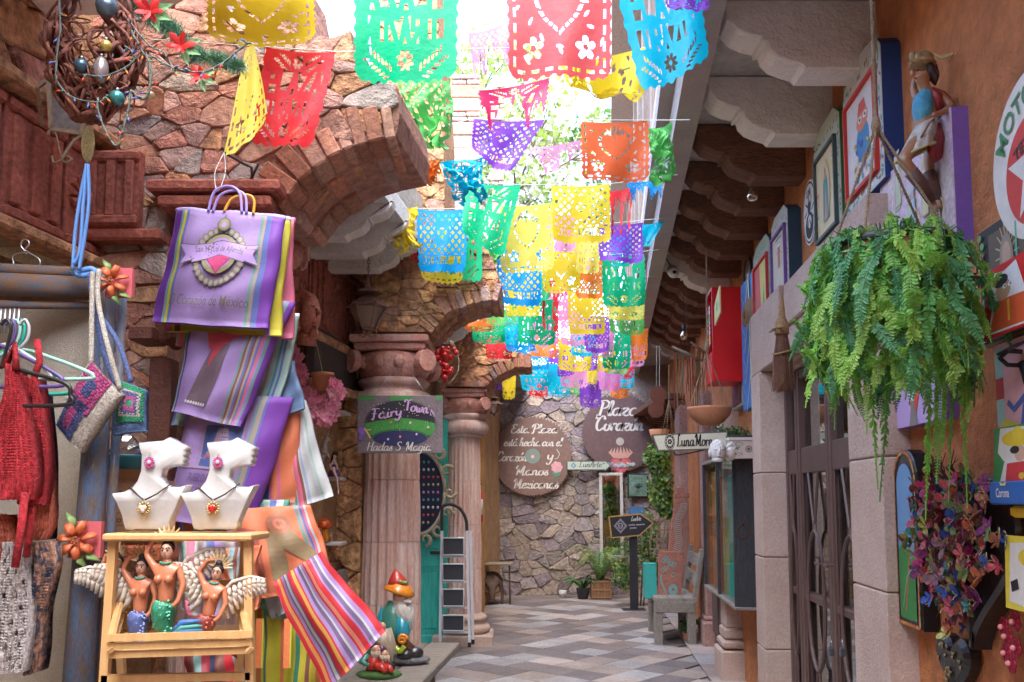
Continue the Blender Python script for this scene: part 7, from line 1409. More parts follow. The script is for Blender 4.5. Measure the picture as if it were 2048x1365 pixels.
def pr_bell(A):
 A.rect((.40,.30,.5),.06,.42,.66,.96)
 for(x0,x1,z0,z1,c)in((.09,.22,.80,.94,(.52,.45,.22)),(.26,.44,.80,.94,(.26,.2,.5)),(.48,.64,.74,.94,(.09,.11,.3)),(.09,.22,.44,.76,lil),(.26,.64,.44,.76,(.09,.14,.38))):A.rect(c,x0,z0,x1,z1)
 A.poly((.34,.24,.30),[(.28,.52),(.62,.52),(.54,.60),(.50,.74),(.40,.74),(.36,.60)]).line((.55,.12,.14),[(.28,.515),(.62,.515)],.012);A.b.use(pcol((.18,.12,.3)));plain(A.b,'PUEBLO DE LA',.36,.32,.09,A.y,sx=.6,bold=.01);plain(A.b,'MEXICO',.42,.22,.09,A.y,sx=.7,bold=.01)
bag('lilac bag printed with a bell in a window, behind the white necklace busts',((384,790),(588,796),(500,1062),(326,1042)),3.40,st(lil,(.66,.14,lil,tl_,tan_,bl_),(.80,.20,pur)),None,7,prt=pr_bell,bul=.05)
sto=st(cor,(.18,.45,lil,cor,tl_,brn,tan_,bl_,pnk,cor),(.66,.05,pnk))
bag('orange bag with grey stripes right of the bell bag',((515,780),(600,780),(602,1000),(470,1046)),3.5,sto,None,8,bul=.04)
bag('white bag with pink stripes swinging out right of the orange one',((570,790),(608,800),(664,990),(560,1036)),3.53,st(whi,(.30,.30,tl_,whi,pnk,pnk,brn,whi,(.4,.5,.7)),(.8,.06,mint)),None,9,bul=.03)
bag('orange bag edge right below the necklace busts',((345,980),(540,985),(520,1078),(350,1080)),3.5,st(cor,(.05,.5,lil,cor,tl_,brn,cor,bl_)),None,10)
bag('small green and blue striped bag corner under the orange bag',((470,1000),(580,1000),(552,1094),(480,1104)),3.44,st((.12,.45,.35),(0,.9,whi,tl_,grn,brn,tl_,mint,bl_,whi)),None,11)
def pr_player(A):
 c1,c2,c3=(.36,.16,.10),(.24,.18,.10),(.40,.10,.08)
 A.poly(c3,[(.10,.28),(.32,.26),(.36,.75),(.14,.80)]).poly(c2,[(.38,.12),(.58,.20),(.60,.52),(.82,.30),(.92,.40),(.70,.78),(.44,.70)]).ell(c1,.62,.80,.13,.12).ell((.62,.22,.14),.64,.80,.07,.06).ell(c1,.64,.80,.03).ell(c2,.48,.06,.10,.045)
 for k in range(5):A.line((.5,.2,.12),[(.13+k*.04,.32),(.16+k*.04,.74)],.008)
 A.line(c1,[(.84,.28),(.9,.18),(.84,.10),(.8,.18),(.86,.26)],.018)
bag('coral bag printed with a brown musician figure, lower middle of the stack',((440,1020),(622,1010),(668,1166),(500,1206)),3.3,st(cor,(0,.09,lil,pnk,tl_,cor),(.80,.16,cor,tl_,tan_,bl_,pnk,bl_,whi)),None,12,prt=pr_player,bul=.05)
bag('white bag with a red stripe under the coral musician bag',((495,1120),(640,1110),(612,1216),(545,1238)),3.36,st(whi,(.45,.12,red_,pnk),(.62,.1,tan_,bl_)),None,13)
bag('pale green bag rim at the bottom of the white bag',((490,1140),(622,1150),(598,1240),(500,1232)),3.4,st((.18,.45,.28),(.5,.3,bl_,mint,tl_)),None,14)
bag('long yellow green striped bag at the bottom of the stack',((492,1160),(650,1150),(655,1420),(484,1420)),3.44,st((.62,.62,.06),(.04,.2,(.5,.55,.05),brn,yel,(.6,.2,.06)),(.28,.06,(.05,.25,.15),yel),(.42,.2,yel,cor,yel,(.5,.55,.05)),(.66,.08,(.05,.3,.2),yel),(.78,.16,brn,yel,(.55,.5,.05),(.6,.2,.06))),None,15,bul=.06,wav=.014)
for k_2,x in enumerate((519,575)):
 o=W(x,1238,3.32);b=MB();b.use(flat('strap_orange',(.72,.22,.08),.6));b.box((0,0,-.09),(.024,.004,.18));b.use(pcol((.55,.6,.08)));b.box((.014,0,-.09),(.005,.005,.18));tt=b.build('bag_strap',None,None,loc=o);tag(tt,['loose orange strap hanging on the yellow green bag, left one','loose orange strap hanging on the yellow green bag, right one'][k_2],'strap')
rs=[red_,red_,(.75,.35,.1),red_,lil,(.2,.15,.3),whi,(.2,.15,.3),red_,red_,(.75,.45,.1),red_,lil,(.2,.15,.3),whi,lil,red_,(.75,.3,.2),red_,red_,lil,(.2,.15,.3),whi,lil,red_,red_]
bag('red bag with grey and white stripes slanting out over the gnome bench',((545,1165),(640,1104),(770,1268),(650,1385)),2.98,[(i/26,(i+1)/26,c)for i,c in enumerate(rs)],None,16,bul=.03)
bag('crumpled lilac and white striped bags behind the wooden stand',((345,1078),(470,1085),(450,1230),(360,1225)),3.15,st((.45,.40,.42),(.1,.3,tl_,mint,pnk,pnk,whi),(.6,.2,bl_,lil)),None,17,wav=.02)
bag('orange bag with green edge stripes behind the stand',((430,1100),(520,1090),(510,1220),(460,1215)),3.1,st(cor,(.3,.4,tl_,brn,whi,tl_)),None,18,wav=.015)
bag('dark red striped bag low behind the stand',((370,1290),(500,1290),(505,1420),(365,1420)),3.1,st((.35,.04,.07),(.1,.8,brn,tl_,(.4,.05,.08),(.08,.1,.2),brn,red_,tl_)),None,19,wav=.02)
o=W(488,345,3.5);t=thing('iron_hook','black iron bracket with looped wire carrying the bags','hook',o);b=MB();b.use(flat('iron_rod',(.06,.05,.05),.5),True);b.tube([(.03,.05,-.1),(.03,.0,.02),(.0,-.02,.03),(-.03,-.16,.02)],.006,6);b.tube([(.03,0,-.03),(.07,-.04,.02)],.006,6);b.build('bracket',None,t)
b=MB();b.use(m_steel,True);b.tube(cr([(-.03,-.16,.02),(-.05,-.2,-.08),(-.03,-.22,-.16),(-.01,-.2,-.08),(-.03,-.16,.02)]),.002,4);b.build('wire',None,t)
m_por=flat('white_porcelain',(.52,.54,.54),.12,spec=.7,coat=.6)
YB=2.42;kb=YB/F
def bust(px,label,gem):
 o=W(px,1063,YB);t=thing('necklace_bust',label,'display bust',o,0,'white necklace busts on the wooden stand')
 prof=[(-46,4),(-30,2),(-28,4),(34,4),(40,10),(42,22),(58,60),(72,88),(74,92),(60,88),(38,88),(26,96),(20,108),(24,122),(36,128),(62,130),(66,134),(63,138),(68,144),(64,149),(70,155),(66,160),(72,166),(58,173),(34,186),(22,180),(-26,176),(-26,168),(-20,150),(-20,120),(-26,100),(-36,86),(-52,78),(-74,76),(-76,72),(-66,56),(-54,30),(-50,12)]
 P=[(x*kb,z*kb)for x,z in prof];b=MB();b.use(m_por,True);n=len(P);vs=[]
 for(ins,y)in((.0035,-.026),(.0015,-.023),(0,-.016),(0,.016),(.002,.022)):
  Q=inset(P,ins)if ins else P;vs+=[(p[0],y,p[1])for p in Q]
 b.add(vs,[tuple(range(n)),tuple(range(5*n-1,4*n-1,-1))]+[(k*n+(i+1)%n,k*n+i,k*n+n+i,k*n+n+(i+1)%n)for k in range(4)for i in range(n)]);b.build('bust',None,t)
 nk=thing('necklace','dark cord necklace with a %s pendant on the %s bust'%(('clear crystal','left')if gem==0 else('red heart','right')),'necklace',o+Vector((-.006,-.036,62*kb)),0)
 b=MB();b.use(pcol((.05,.035,.03)),True);b.tube([(-.048,.01,.035),(-.02,0,.012),(-.004,-.004,0)],.0022,5);b.tube([(.065,.01,.045),(.03,0,.016),(0,-.004,0)],.0022,5);b.build('cord',None,nk)
 b=MB();b.use(mat('bright_gold',(.60,.42,.14),.3,metal=.8,bump=.1),True);c=Vector((-.002,-.006,-.024))
 for k in range(14):a=k*.449;b.tube([c+Vector((.010*math.cos(a),0,.010*math.sin(a))),c+Vector((.021*math.cos(a),0,.021*math.sin(a)))],[.0035,.001],5)
 b.ball(c,.013,12,6,sq=(1,.35,1));b.build('pendant',None,nk);b=MB();b.use(flat('gem_%d'%gem,(.45,.01,.02)if gem else(.62,.52,.50),.1,spec=.8),True);b.ball(c+Vector((-.004,-.006,.003)),.007,10,6,sq=(1,.5,1));b.ball(c+Vector((.004,-.006,.003)),.007,10,6,sq=(1,.5,1));b.ball(c+Vector((0,-.006,-.003)),.007,10,6,sq=(1,.5,1.2));b.build('gem',None,nk)
 er=thing('earring','square purple and red heart earring on the %s bust'%('left' if gem==0 else 'right'),'earring',o+Vector((.000,-.034,138*kb)),0);b=MB();b.use(pcol((.50,.06,.12)),True);b.use(pcol((.50,.06,.12)));b.box((0,0,-.004),(.019,.004,.022));b.use(pcol((.28,.08,.45)),True)
 for k in range(14):a=k*.449;b.ball((.013*math.cos(a),0,-.004+.014*math.sin(a)),.0026,5,4)
 b.use(pcol((.45,.42,.6)),True);b.ball((0,-.004,-.003),.006,8,6,sq=(1,.5,1.1));b.use(MATS['bright_gold'],True);b.tube([(0,0,.008),(0,0,.020),(.002,0,.026)],.001,4);b.build('charm',None,er)
bust(304,'left white necklace bust with a clear crystal pendant',0);bust(440,'right white necklace bust with a red heart pendant',1)
m_pine=mat('varnished_pine',(.62,.40,.18),.5,c2=(.50,.30,.12),sc_=5,stretch=(10,10,1.2),fine=.08,bump=.1)
YS=2.38;o=W(360,1600,YS);t=thing('wooden_stand','light pine folding stand with a slatted display bin of winged figures','stand',o);Z=lambda px,py,dy=0:Wl(px,py,YS+dy,o)
def pb(p,q,w,d=None,nm='rail'):b=MB();b.bar(p,q,w,d,up=(0,1,0));b.build(nm,m_pine,t)
tp_=W(360,1074,YS);b=MB();b.box((Z(364,1074).x,.05,Z(364,1074).z),(292*YS/F,.18,.02),bev=.005);b.build('top_board',m_pine,t)
pb(Z(227,1082),Z(200,1500),.022,.02,'post');pb(Z(497,1082),Z(502,1500),.022,.02,'post');pb(Z(232,1082,.13),Z(250,1500,.3),.02,.02,'post');pb(Z(490,1082,.13),Z(470,1500,.3),.02,.02,'post')
for(y0,y1,dy)in((1276,1268,-.10),(1293,1284,-.09),(1310,1300,-.08)):pb(Z(214,y0,dy),Z(506,y1,dy),.018,.010,'slat')
for x_,s in((222,1),(500,-1)):
 for q in range(2):pb(Z(x_,1276+q*26,-.10),Z(x_+s*26,1172+q*40,.12),.018,.010,'slat')
pb(Z(240,1172,.12),Z(480,1166,.12),.018,.01,'slat');pb(Z(205,1358),Z(502,1352),.02,.02,'rail')
b=MB();b.add([Z(216,1312,-.08),Z(504,1302,-.08),Z(480,1250,.12),(Z(245,1255,.12))],[(0,1,2,3)]);b.build('bin_floor',m_pine,t)
m_cly=mat('painted_clay_skin',(.50,.19,.10),.35,c2=(.42,.15,.08),sc_=12,fine=.04,bump=.04,spec=.5);m_wh=mat('pearl_wing',(.66,.62,.55),.35,c2=(.55,.50,.42),sc_=30,bump=.15,spec=.6)
def mermaid(px,py,k,rz,tailc,label,wings=(1,1),dy=0.0,raised=-1):
 o=W(px,py,YS+dy);t=thing('mermaid_figure',label,'figurine',o,0,'winged mermaid figurines in the wooden bin',rot=(0,rz,0));s=k*YS/F;v=lambda x,z,y=0.0:Vector((x*s,y*s,z*s))
 J=[(v(0,0),15*s),(v(0,22),12*s),(v(0,44,-2),16*s),(v(0,60),14*s),(v(0,70),6*s),(v(0,80),8*s),(v(raised*20,62),6.5*s),(v(raised*36,84,3),5*s),(v(raised*24,108,2),4*s),(v(raised*10,112),3.2*s),(v(-raised*20,60),6.5*s),(v(-raised*30,34,-5),5*s),(v(-raised*24,8,-12),4*s),(v(-raised*16,0,-14),3.6*s)]
 skin_body('body',J,[(0,1),(1,2),(2,3),(3,4),(4,5),(3,6),(6,7),(7,8),(8,9),(3,10),(10,11),(11,12),(12,13)],m_cly,t)
 b=MB();b.use(m_cly,True);b.ball(v(-8,44,-13),7.5*s,10,8);b.ball(v(8,44,-13),7.5*s,10,8);b.build('bodice',None,t)
 b=MB();b.use(mat('face_paint',(.60,.36,.26),.5,bump=0),True);b.ball(v(0,88,-2),12*s,14,10,sq=(.82,.8,1.15));b.use(pcol((.03,.02,.02)),True)
 for q in(-1,1):b.ball(v(q*4,90,-11),1.5*s,6,5);b.tube([v(q*1.2,93,-11.5),v(q*5,95,-11),v(q*7.5,93,-9.5)],.8*s,4)
 b.use(pcol((.5,.08,.07)),True);b.ball(v(0,82,-11),2*s,6,4,sq=(1.4,.5,.5));b.use(mat('face_paint',(0,0,0)),True);b.ball(v(0,87,-12),1.6*s,6,5,sq=(.8,1,1.6));b.build('head',None,t)
 b=MB();b.use(pcol((.02,.017,.02)),True);b.ball(v(0,94,2),13*s,12,9,sq=(.9,.75,.95));b.ball(v(0,107,0),7*s,8,6,sq=(1,.8,.9));b.build('hair',None,t)
 b=MB();b.use(mat('cream_gold',(.66,.48,.28),.4,metal=.2,bump=.1))
 for q in range(11):a=math.radians(-12+q*20.4);b.tube([v(9*math.cos(a),102+7*math.sin(a),5),v(18*math.cos(a),106+15*math.sin(a),4),v(27*math.cos(a),108+24*math.sin(a),4)],[3*s,3.4*s,.5*s],4,flat_=.5)
 b.build('crown',None,t);b=MB();b.use(pcol((.05,.30,.22)),True)
 for q in range(7):a=math.pi*(1.08+q*.14);b.ball(v(8*math.cos(a),71+2.5*math.sin(a),-6+3*math.sin(a)),2.2*s,6,5)
 b.build('bead_collar',None,t);mt=mat('tail_%02x%02x'%(int(tailc[0]*255),int(tailc[1]*255)),tailc,.3,c2=tuple(x*.6 for x in tailc),sc_=30,bump=.2,spec=.6);b=MB();b.use(mt,True);P=cr([v(0,6),v(-3,-18),v(2,-42,4),v(22,-56,6),v(50,-52,4)],5);R=[17,19,20.5,21,20,19,18,17,15.5,14,13,11.5,10,9,8,7,6,5,4,3,3];b.tube(P,[r*s for r in R[:len(P)]],12,flat_=.8)
 b.use(pcol(tuple(min(1,x*1.8+.1)for x in tailc)),True);rg=random.Random(int(px))
 for q in range(44):i=rg.randrange(0,12);a=rg.uniform(-2.6,-.5);c=P[i];b.ball(c+Vector((R[i]*s*.97*math.cos(a),R[i]*s*.80*math.sin(a),rg.uniform(-5,5)*s)),2.0*s,5,4)
 b.use(mt,True)
 for q in(-1,1):b.tube([v(48,-52,4),v(62,-46+q*8,4),v(70,-44+q*20,4)],[3*s,7*s,1*s],6,flat_=.4)
 b.build('tail',None,t)
 for q in(-1,1):
  if not wings[0 if q<0 else 1]:continue
  b=MB();b.use(m_wh,True);b.tube([v(q*14,50,8),v(q*30,76,9),v(q*62,92,9),v(q*92,92,9)],[4*s,4*s,3.4*s,2*s],6)
  for r_ in range(3):
   for i in range(9):tt=i/8;x0,z0=18+70*tt,56+36*math.sin(tt*1.7);l=(16,32,50)[r_]*(1-.45*tt);b.tube([v(q*x0,z0-r_*2,8-r_*-1.5),v(q*(x0+l*.15),z0-l*.6,7+r_),v(q*(x0+l*.38),z0-l,8+r_)],[3.2*s,6.2*s,3.0*s],6,flat_=.4)
  b.build('wing',None,t)
 return t
mermaid(280,1232,1.08,0,(.10,.16,.42),'left winged mermaid figurine with a blue tail and wide white wings',(1,0),.02)
mermaid(331,1212,1.2,0,(.03,.30,.18),'tallest winged mermaid figurine with a dotted green tail, in the middle',(0,1),-.02)
mermaid(415,1238,1.02,.18,(.30,.06,.05),'right winged mermaid figurine with a speckled red tail',(1,1),-.02)
mermaid(250,1212,1.0,-.2,(.45,.26,.05),'mermaid figurine with a gold tail, back left and mostly hidden',(1,0),.09)
o=W(375,1262,YS-.04);t=thing('mermaid_tail_ornament','blue and green ribbed tail ornament lying between the middle and right mermaids','ornament',o);b=MB();
for i,c in enumerate([(.03,.25,.22),(.35,.42,.1),(.04,.2,.45),(.1,.4,.35),(.05,.15,.4)]):b.use(pcol(c),True);b.tube([(-.045,0,-.01),(-.01,-.01,-.022+i*.011),(.04,0,-.022+i*.012)],[.006,.010,.005],6)
b.build('tail',None,t)
m_bw=mat('worn_blue_wood',(.07,.13,.24),.6,c2=(.13,.09,.06),sc_=5,amt=.85,stretch=(10,10,1.4),fine=.3,bump=.3,bsc=30,coat=.2);m_bw2=mat('worn_blue_wood_h',(.10,.12,.16),.6,c2=(.20,.11,.06),sc_=5,amt=.9,stretch=(1.4,10,10),fine=.3,bump=.3)
m_lin=mat('linen',(.40,.37,.31),.9,c2=(.33,.30,.25),sc_=3,fine=.18,fsc=220,bump=.3,bsc=220)
YFm=2.72;o=FL(150,1450);o=Vector((W(150,1365,2.6).x,2.6,0));t=thing('flower_cornered_stall','worn blue wooden display frame with a linen back and clay flower corners','display frame',o)
b=MB();b.use(m_bw,True);p0,p1=W(214,548,YFm)-o,W(150,1500,2.5)-o;b.tube([p0,p0.lerp(p1,.5),p1],[.034,.040,.048],12);b.tube([p0+Vector((.045,.02,0)),p1+Vector((.06,.02,0))],.014,6);b.build('post',None,t)
b=MB();b.use(m_bw2,True);b.tube([W(-60,566,YFm-.15)-o,W(205,578,YFm)-o],.036,12);b.tube([W(-60,610,YFm-.15)-o,W(190,612,YFm)-o],.012,6);b.tube([W(-60,536,YFm-.15)-o,W(205,548,YFm)-o],.018,6);b.build('rail',None,t)
b=MB();G=quadgrid(((-80,600),(196,606),(120,1500),(-80,1500)),2.75,14,20,.0,.006,3);
for j in range(20):
 for i in range(14):b.add([G[j][i]-o,G[j][i+1]-o,G[j+1][i+1]-o,G[j+1][i]-o],[(3,2,1,0)])
b.build('linen_panel',m_lin,t,smooth=True)
m_clay=mat('clay_petal',(.56,.14,.05),.35,c2=(.40,.09,.03),sc_=25,bump=.15,spec=.5);m_lfc=flat('clay_leaf',(.18,.30,.10),.4)
def clay_flower(px,py,Y,r,parent,o,seed):
 b=MB();c=Wl(px,py,Y,o);b.use(flat('pink_tile',(.55,.12,.14),.5));b.box(tuple(c+Vector((.012,.012,0))),(r*1.7,.02,r*1.9));rg=random.Random(seed)
 for k2 in range(7):
  a=k2*.897+.3;d=Vector((math.cos(a),0,math.sin(a)));b.use(m_clay,True);b.tube([c+d*r*.18+Vector((0,-.012,0)),c+d*r*.6+Vector((0,-.028,0)),c+d*r*.92+Vector((0,-.02,0)),c+d*r*1.02+Vector((0,-.008,0))],[r*.10,r*.27,r*.22,r*.06],9,flat_=.45)
 b.use(mat('clay_centre',(.35,.12,.05),.6),True)
 for k2 in range(12):b.ball(c+Vector((r*.14*math.cos(k2),-.032,r*.14*math.sin(k2*1.7))),r*.07,6,5)
 b.use(m_lfc,True)
 for a in(-.9,-1.4,1.9):b.tube([c+Vector((r*.6*math.cos(a),-.008,r*.6*math.sin(a))),c+Vector((r*1.1*math.cos(a),-.015,r*1.1*math.sin(a))),c+Vector((r*1.6*math.cos(a+.15),-.005,r*1.6*math.sin(a+.15)))],[r*.1,r*.24,.002],7,flat_=.3)
 b.build('clay_flower',None,parent)
clay_flower(229,565,2.64,.048,t,o,1);clay_flower(160,1080,2.50,.054,t,o,2)
def knit(n,c,sc2=90):return mat('knit_'+n,c,.85,c2=tuple(x*.55 for x in c),sc_=sc2,amt=.95,fine=.2,bump=1.0,bsc=sc2*1.3)
def garment(label,pts_rows,Y,m,seed,group='crochet clothes on hangers',dz=.04,cat='garment',holes=0):
 o=W(pts_rows[0][1],pts_rows[0][0],Y);nu=18;rg=random.Random(seed);b=MB();rows=[];R=cr([(r[1],r[2],r[0])for r in pts_rows],8)
 for j,r in enumerate(R):
  row=[]
  for i in range(nu+1):u=i/nu;p=W(r.x+(r.y-r.x)*u,r.z,Y)-o;p.y+=-dz*math.sin(math.pi*u)+.012*math.sin(u*16+j*.15+seed);row.append(p)
  rows.append(row)
 vs=[p for r in rows for p in r]+[p+Vector((0,dz*1.2,0))for r in rows for p in r];n1=nu+1;N=len(rows)*n1;fs=[]
 for j in range(len(rows)-1):
  for i in range(nu):
   if holes and((i+j)%3==0)and(j%2==0):continue
   k=j*n1+i;fs+=[(k+n1,k+n1+1,k+1,k),(N+k,N+k+1,N+k+n1+1,N+k+n1)]
  for i in(0,nu):k=j*n1+i;fs.append((k,k+n1,N+k+n1,N+k))
 b.add(vs,fs);t=thing('crochet_garment',label,cat,o,0,group);b.build('body',m,t,smooth=True);b=MB();b.use(m,True)
 for j in range(0,len(rows)-1):
  for q in(0,.5):
   for i in range(nu):
    if holes and(i+j)%3==0:continue
    p=rows[j][i]*(1-q)+rows[j+1][i]*q;p=p*.5+(rows[j][i+1]*(1-q)+rows[j+1][i+1]*q)*.5;b.ball(p+Vector((0,-.001,0)),.0042,5,3,sq=(1.15,.7,.8))
 b.build('stitches',None,t)['kind']='stuff';return t
k_red,k_cor,k_wht,k_nav=knit('red',(.58,.035,.05)),knit('coral',(.75,.20,.12)),knit('white',(.66,.62,.62)),knit('navy',(.03,.035,.09));k_mul=mat('knit_multi',(.03,.05,.10),.85,c2=(.50,.28,.18),sc_=40,amt=.95,fine=.5,bump=.9,bsc=100)
t=garment('sparkling red crochet top on the nearest black hanger',[(735,28,38),(800,14,50),(870,-30,60),(960,-40,64),(1000,-30,55)],2.28,k_red,1);b=MB();b.use(k_red,True);o=t.location
for pp_ in([(32,740),(30,690),(10,735)],[(50,985),(42,1060),(30,1135)]):b=MB();b.use(k_red,True);b.tube([Wl(x,y,2.26,o)for x,y in pp_],.010,7);b.build('tie',None,t)
t=garment('second red crochet top behind the first, tied strap hanging',[(760,60,78),(830,44,84),(930,36,88),(1010,44,80)],2.34,k_red,2);b=MB();b.use(k_red,True);o=t.location;b.tube([Wl(x,y,2.33,o)for x,y in[(66,765),(80,720),(74,680)]],.009,7);b.build('tie',None,t);b=MB();b.use(k_red,True);b.tube([Wl(x,y,2.33,o)for x,y in[(66,990),(60,1060),(52,1115)]],.009,7);b.build('tie',None,t)
garment('coral and white crochet piece hanging below the red tops',[(880,70,88),(960,60,92),(1040,54,96),(1080,40,84)],2.40,k_cor,3)
garment('long white openwork crochet dress at the lower left edge',[(1085,20,42),(1160,4,50),(1260,-20,54),(1345,-40,46)],2.34,k_wht,4,holes=1)
garment('coral crochet piece cut off by the left edge above the white dress',[(1030,-40,10),(1080,-40,20),(1120,-40,12)],2.32,k_cor,5)
garment('dark multicoloured crochet top hanging beside the white dress',[(1085,62,104),(1130,58,112),(1220,62,92),(1290,62,84),(1345,66,74)],2.42,k_mul,6)
garment('narrow navy and white knitted strip behind the red tops',[(790,78,92),(900,86,102),(1000,86,98),(1080,84,92)],2.46,k_nav,7)
hg=[((.02,.02,.02),'black plastic hanger of the nearest red top',(-20,730),(140,768),(145,812),2.27),((.10,.07,.22),'violet plastic hanger behind the black one',(-10,690),(125,752),(128,775),2.34),((.30,.55,.47),'pale mint plastic hanger reaching the crochet bag',(40,700),(185,745),(186,760),2.42),((.03,.42,.33),'teal plastic hanger at the back of the row',(30,700),(140,770),(140,790),2.48),((.45,.48,.5),'light grey plastic hanger in the middle of the row',(10,690),(100,740),(104,760),2.38)]
for i,(c,lb,a,b_,c_,Y)in enumerate(hg):
 o=W(a[0],a[1],Y);t=thing('clothes_hanger',lb,'hanger',o,0,'plastic hangers on the rail');b=MB();b.use(flat('hanger_%d'%i,c,.3),True);q=lambda x,y:Wl(x,y,Y,o)
 b.tube(cr([q(a[0]-60,a[1]+20),q(a[0],a[1]),q((a[0]+b_[0])/2,(a[1]+b_[1])/2-3),q(b_[0]-8,b_[1]),q(b_[0],(b_[1]+c_[1])/2),q(c_[0]-12,c_[1]-2),q(a[0],c_[1])]),.0055,8)
 hx=22+i*9;b.tube(cr([q(hx-20,a[1]+8),q(hx-4,680),q(hx,655),q(hx-8,640),q(hx-20,650)]),.0045,7);b.build('hanger_body',None,t)
o=W(-60,650,2.4);t=thing('clothes_rail','metal rail and pegs carrying the plastic hangers','rail',o);b=MB();b.use(m_steel,True);b.tube([Wl(-80,655,2.3,o),Wl(52,648,2.6,o)],.006,8)
for i in range(5):b.tube([Wl(i*9,668,2.45,o),Wl(2+i*9,618,2.45,o)],.004,6)
b.build('rail',None,t)
o=W(50,535,2.66);t=thing('wire_hanger','empty silver wire hanger standing on the blue frame rail','hanger',o);b=MB();b.use(m_steel,True);q=lambda x,y:Wl(x,y,2.66,o);b.tube(cr([q(78,535),q(79,520),q(58,506),q(50,500),q(58,490),q(56,482),q(46,480),q(42,492),q(50,503)]),.0025,5);b.tube(cr([q(28,530),q(26,512),q(44,506),q(54,508)]),.0025,5);b.build('wire',None,t)
def crochet_bag(label,q4,Y,squares,base,seed,straps):
 o=W(q4[0][0],q4[0][1],Y);t=thing('crochet_bag',label,'bag',o,0,'crochet bags on the blue frame');G=quadgrid(q4,Y,26,26,.03,.002,seed);b=MB();
 vs=[p-o for r in G for p in r];bk=[v+Vector((0,.03,0))for v in vs];N=len(vs);fs=[]
 for j in range(26):
  for i in range(26):k=j*27+i;fs+=[(k+27,k+28,k+1,k),(N+k,N+k+1,N+k+28,N+k+27)]
 for j in range(26):
  for i in(0,26):k=j*27+i;fs.append((k,k+27,N+k+27,N+k));k=i*27+j;fs.append((k,k+1,N+k+1,N+k))
 b.add(vs+bk,fs);b.build('body',knit('b%d'%seed,base,140),t,smooth=True);b=MB()
 for(cu,cv,hs,cols)in squares:
  n=11
  for i in range(-n,n+1):
   for j in range(-n,n+1):
    if(i+j)%2:continue
    r=max(abs(i),abs(j))/n;cc=cols[min(len(cols)-1,int(r*len(cols)))];u,v_=cu+i/n*hs,cv+j/n*hs
    if not(0.01<u<.99 and .01<v_<.99):continue
    x,y=u*26,v_*26;ii,jj=int(x),int(y);p=G[jj][ii]-o;b.use(knit('s%02x%02x%02x'%tuple(int(z*255)for z in cc),cc,200),True);b.ball(p+Vector((0,-.002,0)),.0058 if hs>.24 else .0045,5,3,sq=(1.1,.55,.9))
 b.build('granny_squares',None,t)['kind']='stuff'
 b=MB()
 for c,pts in straps:b.use(knit('st%02x%02x'%(int(c[0]*255),int(c[2]*255)),c,160),True);b.tube(cr([Wl(x,y,yy,o)for x,y,yy in pts]),.0075,7)
 b.build('strap',None,t)
pk,pb_,cw_,gg=(.70,.12,.36),(.12,.16,.42),(.66,.62,.54),(.05,.42,.22)
crochet_bag('white crochet bag with pink and blue granny squares on the blue frame',((178,722),(243,790),(160,905),(112,850)),2.5,[(.42,.27,.30,[pb_,pb_,pk,pk,pk]),(.36,.76,.28,[pk,pk,pb_,pb_])],cw_,31,[(cw_,[(185,545,2.58),(184,600,2.56),(182,730,2.5)]),(cw_,[(198,540,2.58),(196,600,2.56),(215,690,2.5),(240,780,2.5)])])
crochet_bag('blue and green crochet pouch hanging behind the white crochet bag',((232,758),(290,780),(288,862),(222,872)),2.58,[(.64,.42,.36,[gg,pk,pb_,cw_,gg])],(.14,.26,.52),32,[((.15,.22,.50),[(180,548,2.6),(188,620,2.58),(212,720,2.57),(232,770,2.57)]),((.15,.22,.50),[(206,640,2.6),(238,690,2.58),(262,765,2.58)])])
o=W(172,330,2.6);t=thing('blue_ribbon','long blue ribbon loop hanging from the gold pod to the frame rail','ribbon',o);b=MB();b.use(flat('ribbon_blue',(.12,.28,.62),.5),True)
for pts in([(174,328),(160,400),(150,470),(146,540)],[(176,328),(178,400),(170,470),(158,542)],[(173,330),(166,420),(160,500),(148,530)]):b.tube(cr([Wl(x,y,2.6,o)for x,y in pts]),.006,5,flat_=.3)
b.tube(cr([Wl(x,y,2.62,o)for x,y in[(146,545),(165,552),(190,546),(180,538),(155,545)]]),.009,6);b.build('ribbon',None,t)
o=W(176,288,2.6);t=thing('gold_pod_ornament','glittering gold pod ornament under the twig wreath','ornament',o);b=MB();b.use(mat('gold_glitter',(.40,.32,.15),.35,c2=(.2,.15,.07),sc_=150,metal=.6,fine=.4,fsc=300,bump=.8,bsc=250),True);b.ball((0,0,0),.020,14,12,sq=(1,.8,3.0));b.build('pod',None,t)
o=W(185,110,2.62);t=thing('twig_wreath','tangled brown twig heart hung with baubles at the top left','ornament',o);rg=random.Random(77);m_tw=mat('red_twig',(.26,.09,.055),.6,c2=(.13,.05,.035),sc_=30,bump=.3);kq=2.62/F
b=MB();b.use(m_tw,True)
for k in range(64):
 side=rg.choice((-1,1));P=[]
 for s_ in range(8):
  tt=s_/7;rad=(95*math.sin(math.pi*(.15+.75*tt))**.9)*rg.uniform(.75,1.1);z=150-290*tt;a=rg.uniform(-.8,.8)+(0 if side>0 else math.pi)+tt*rg.uniform(-1.5,1.5);P.append((rad*kq*math.cos(a),rad*kq*math.sin(a)*.7,z*kq))
 i0=rg.choice((0,0,2,3));b.tube(cr(P[i0:i0+5 if i0 else 8],4),rg.choice((.0035,.0045,.006,.008)),5)
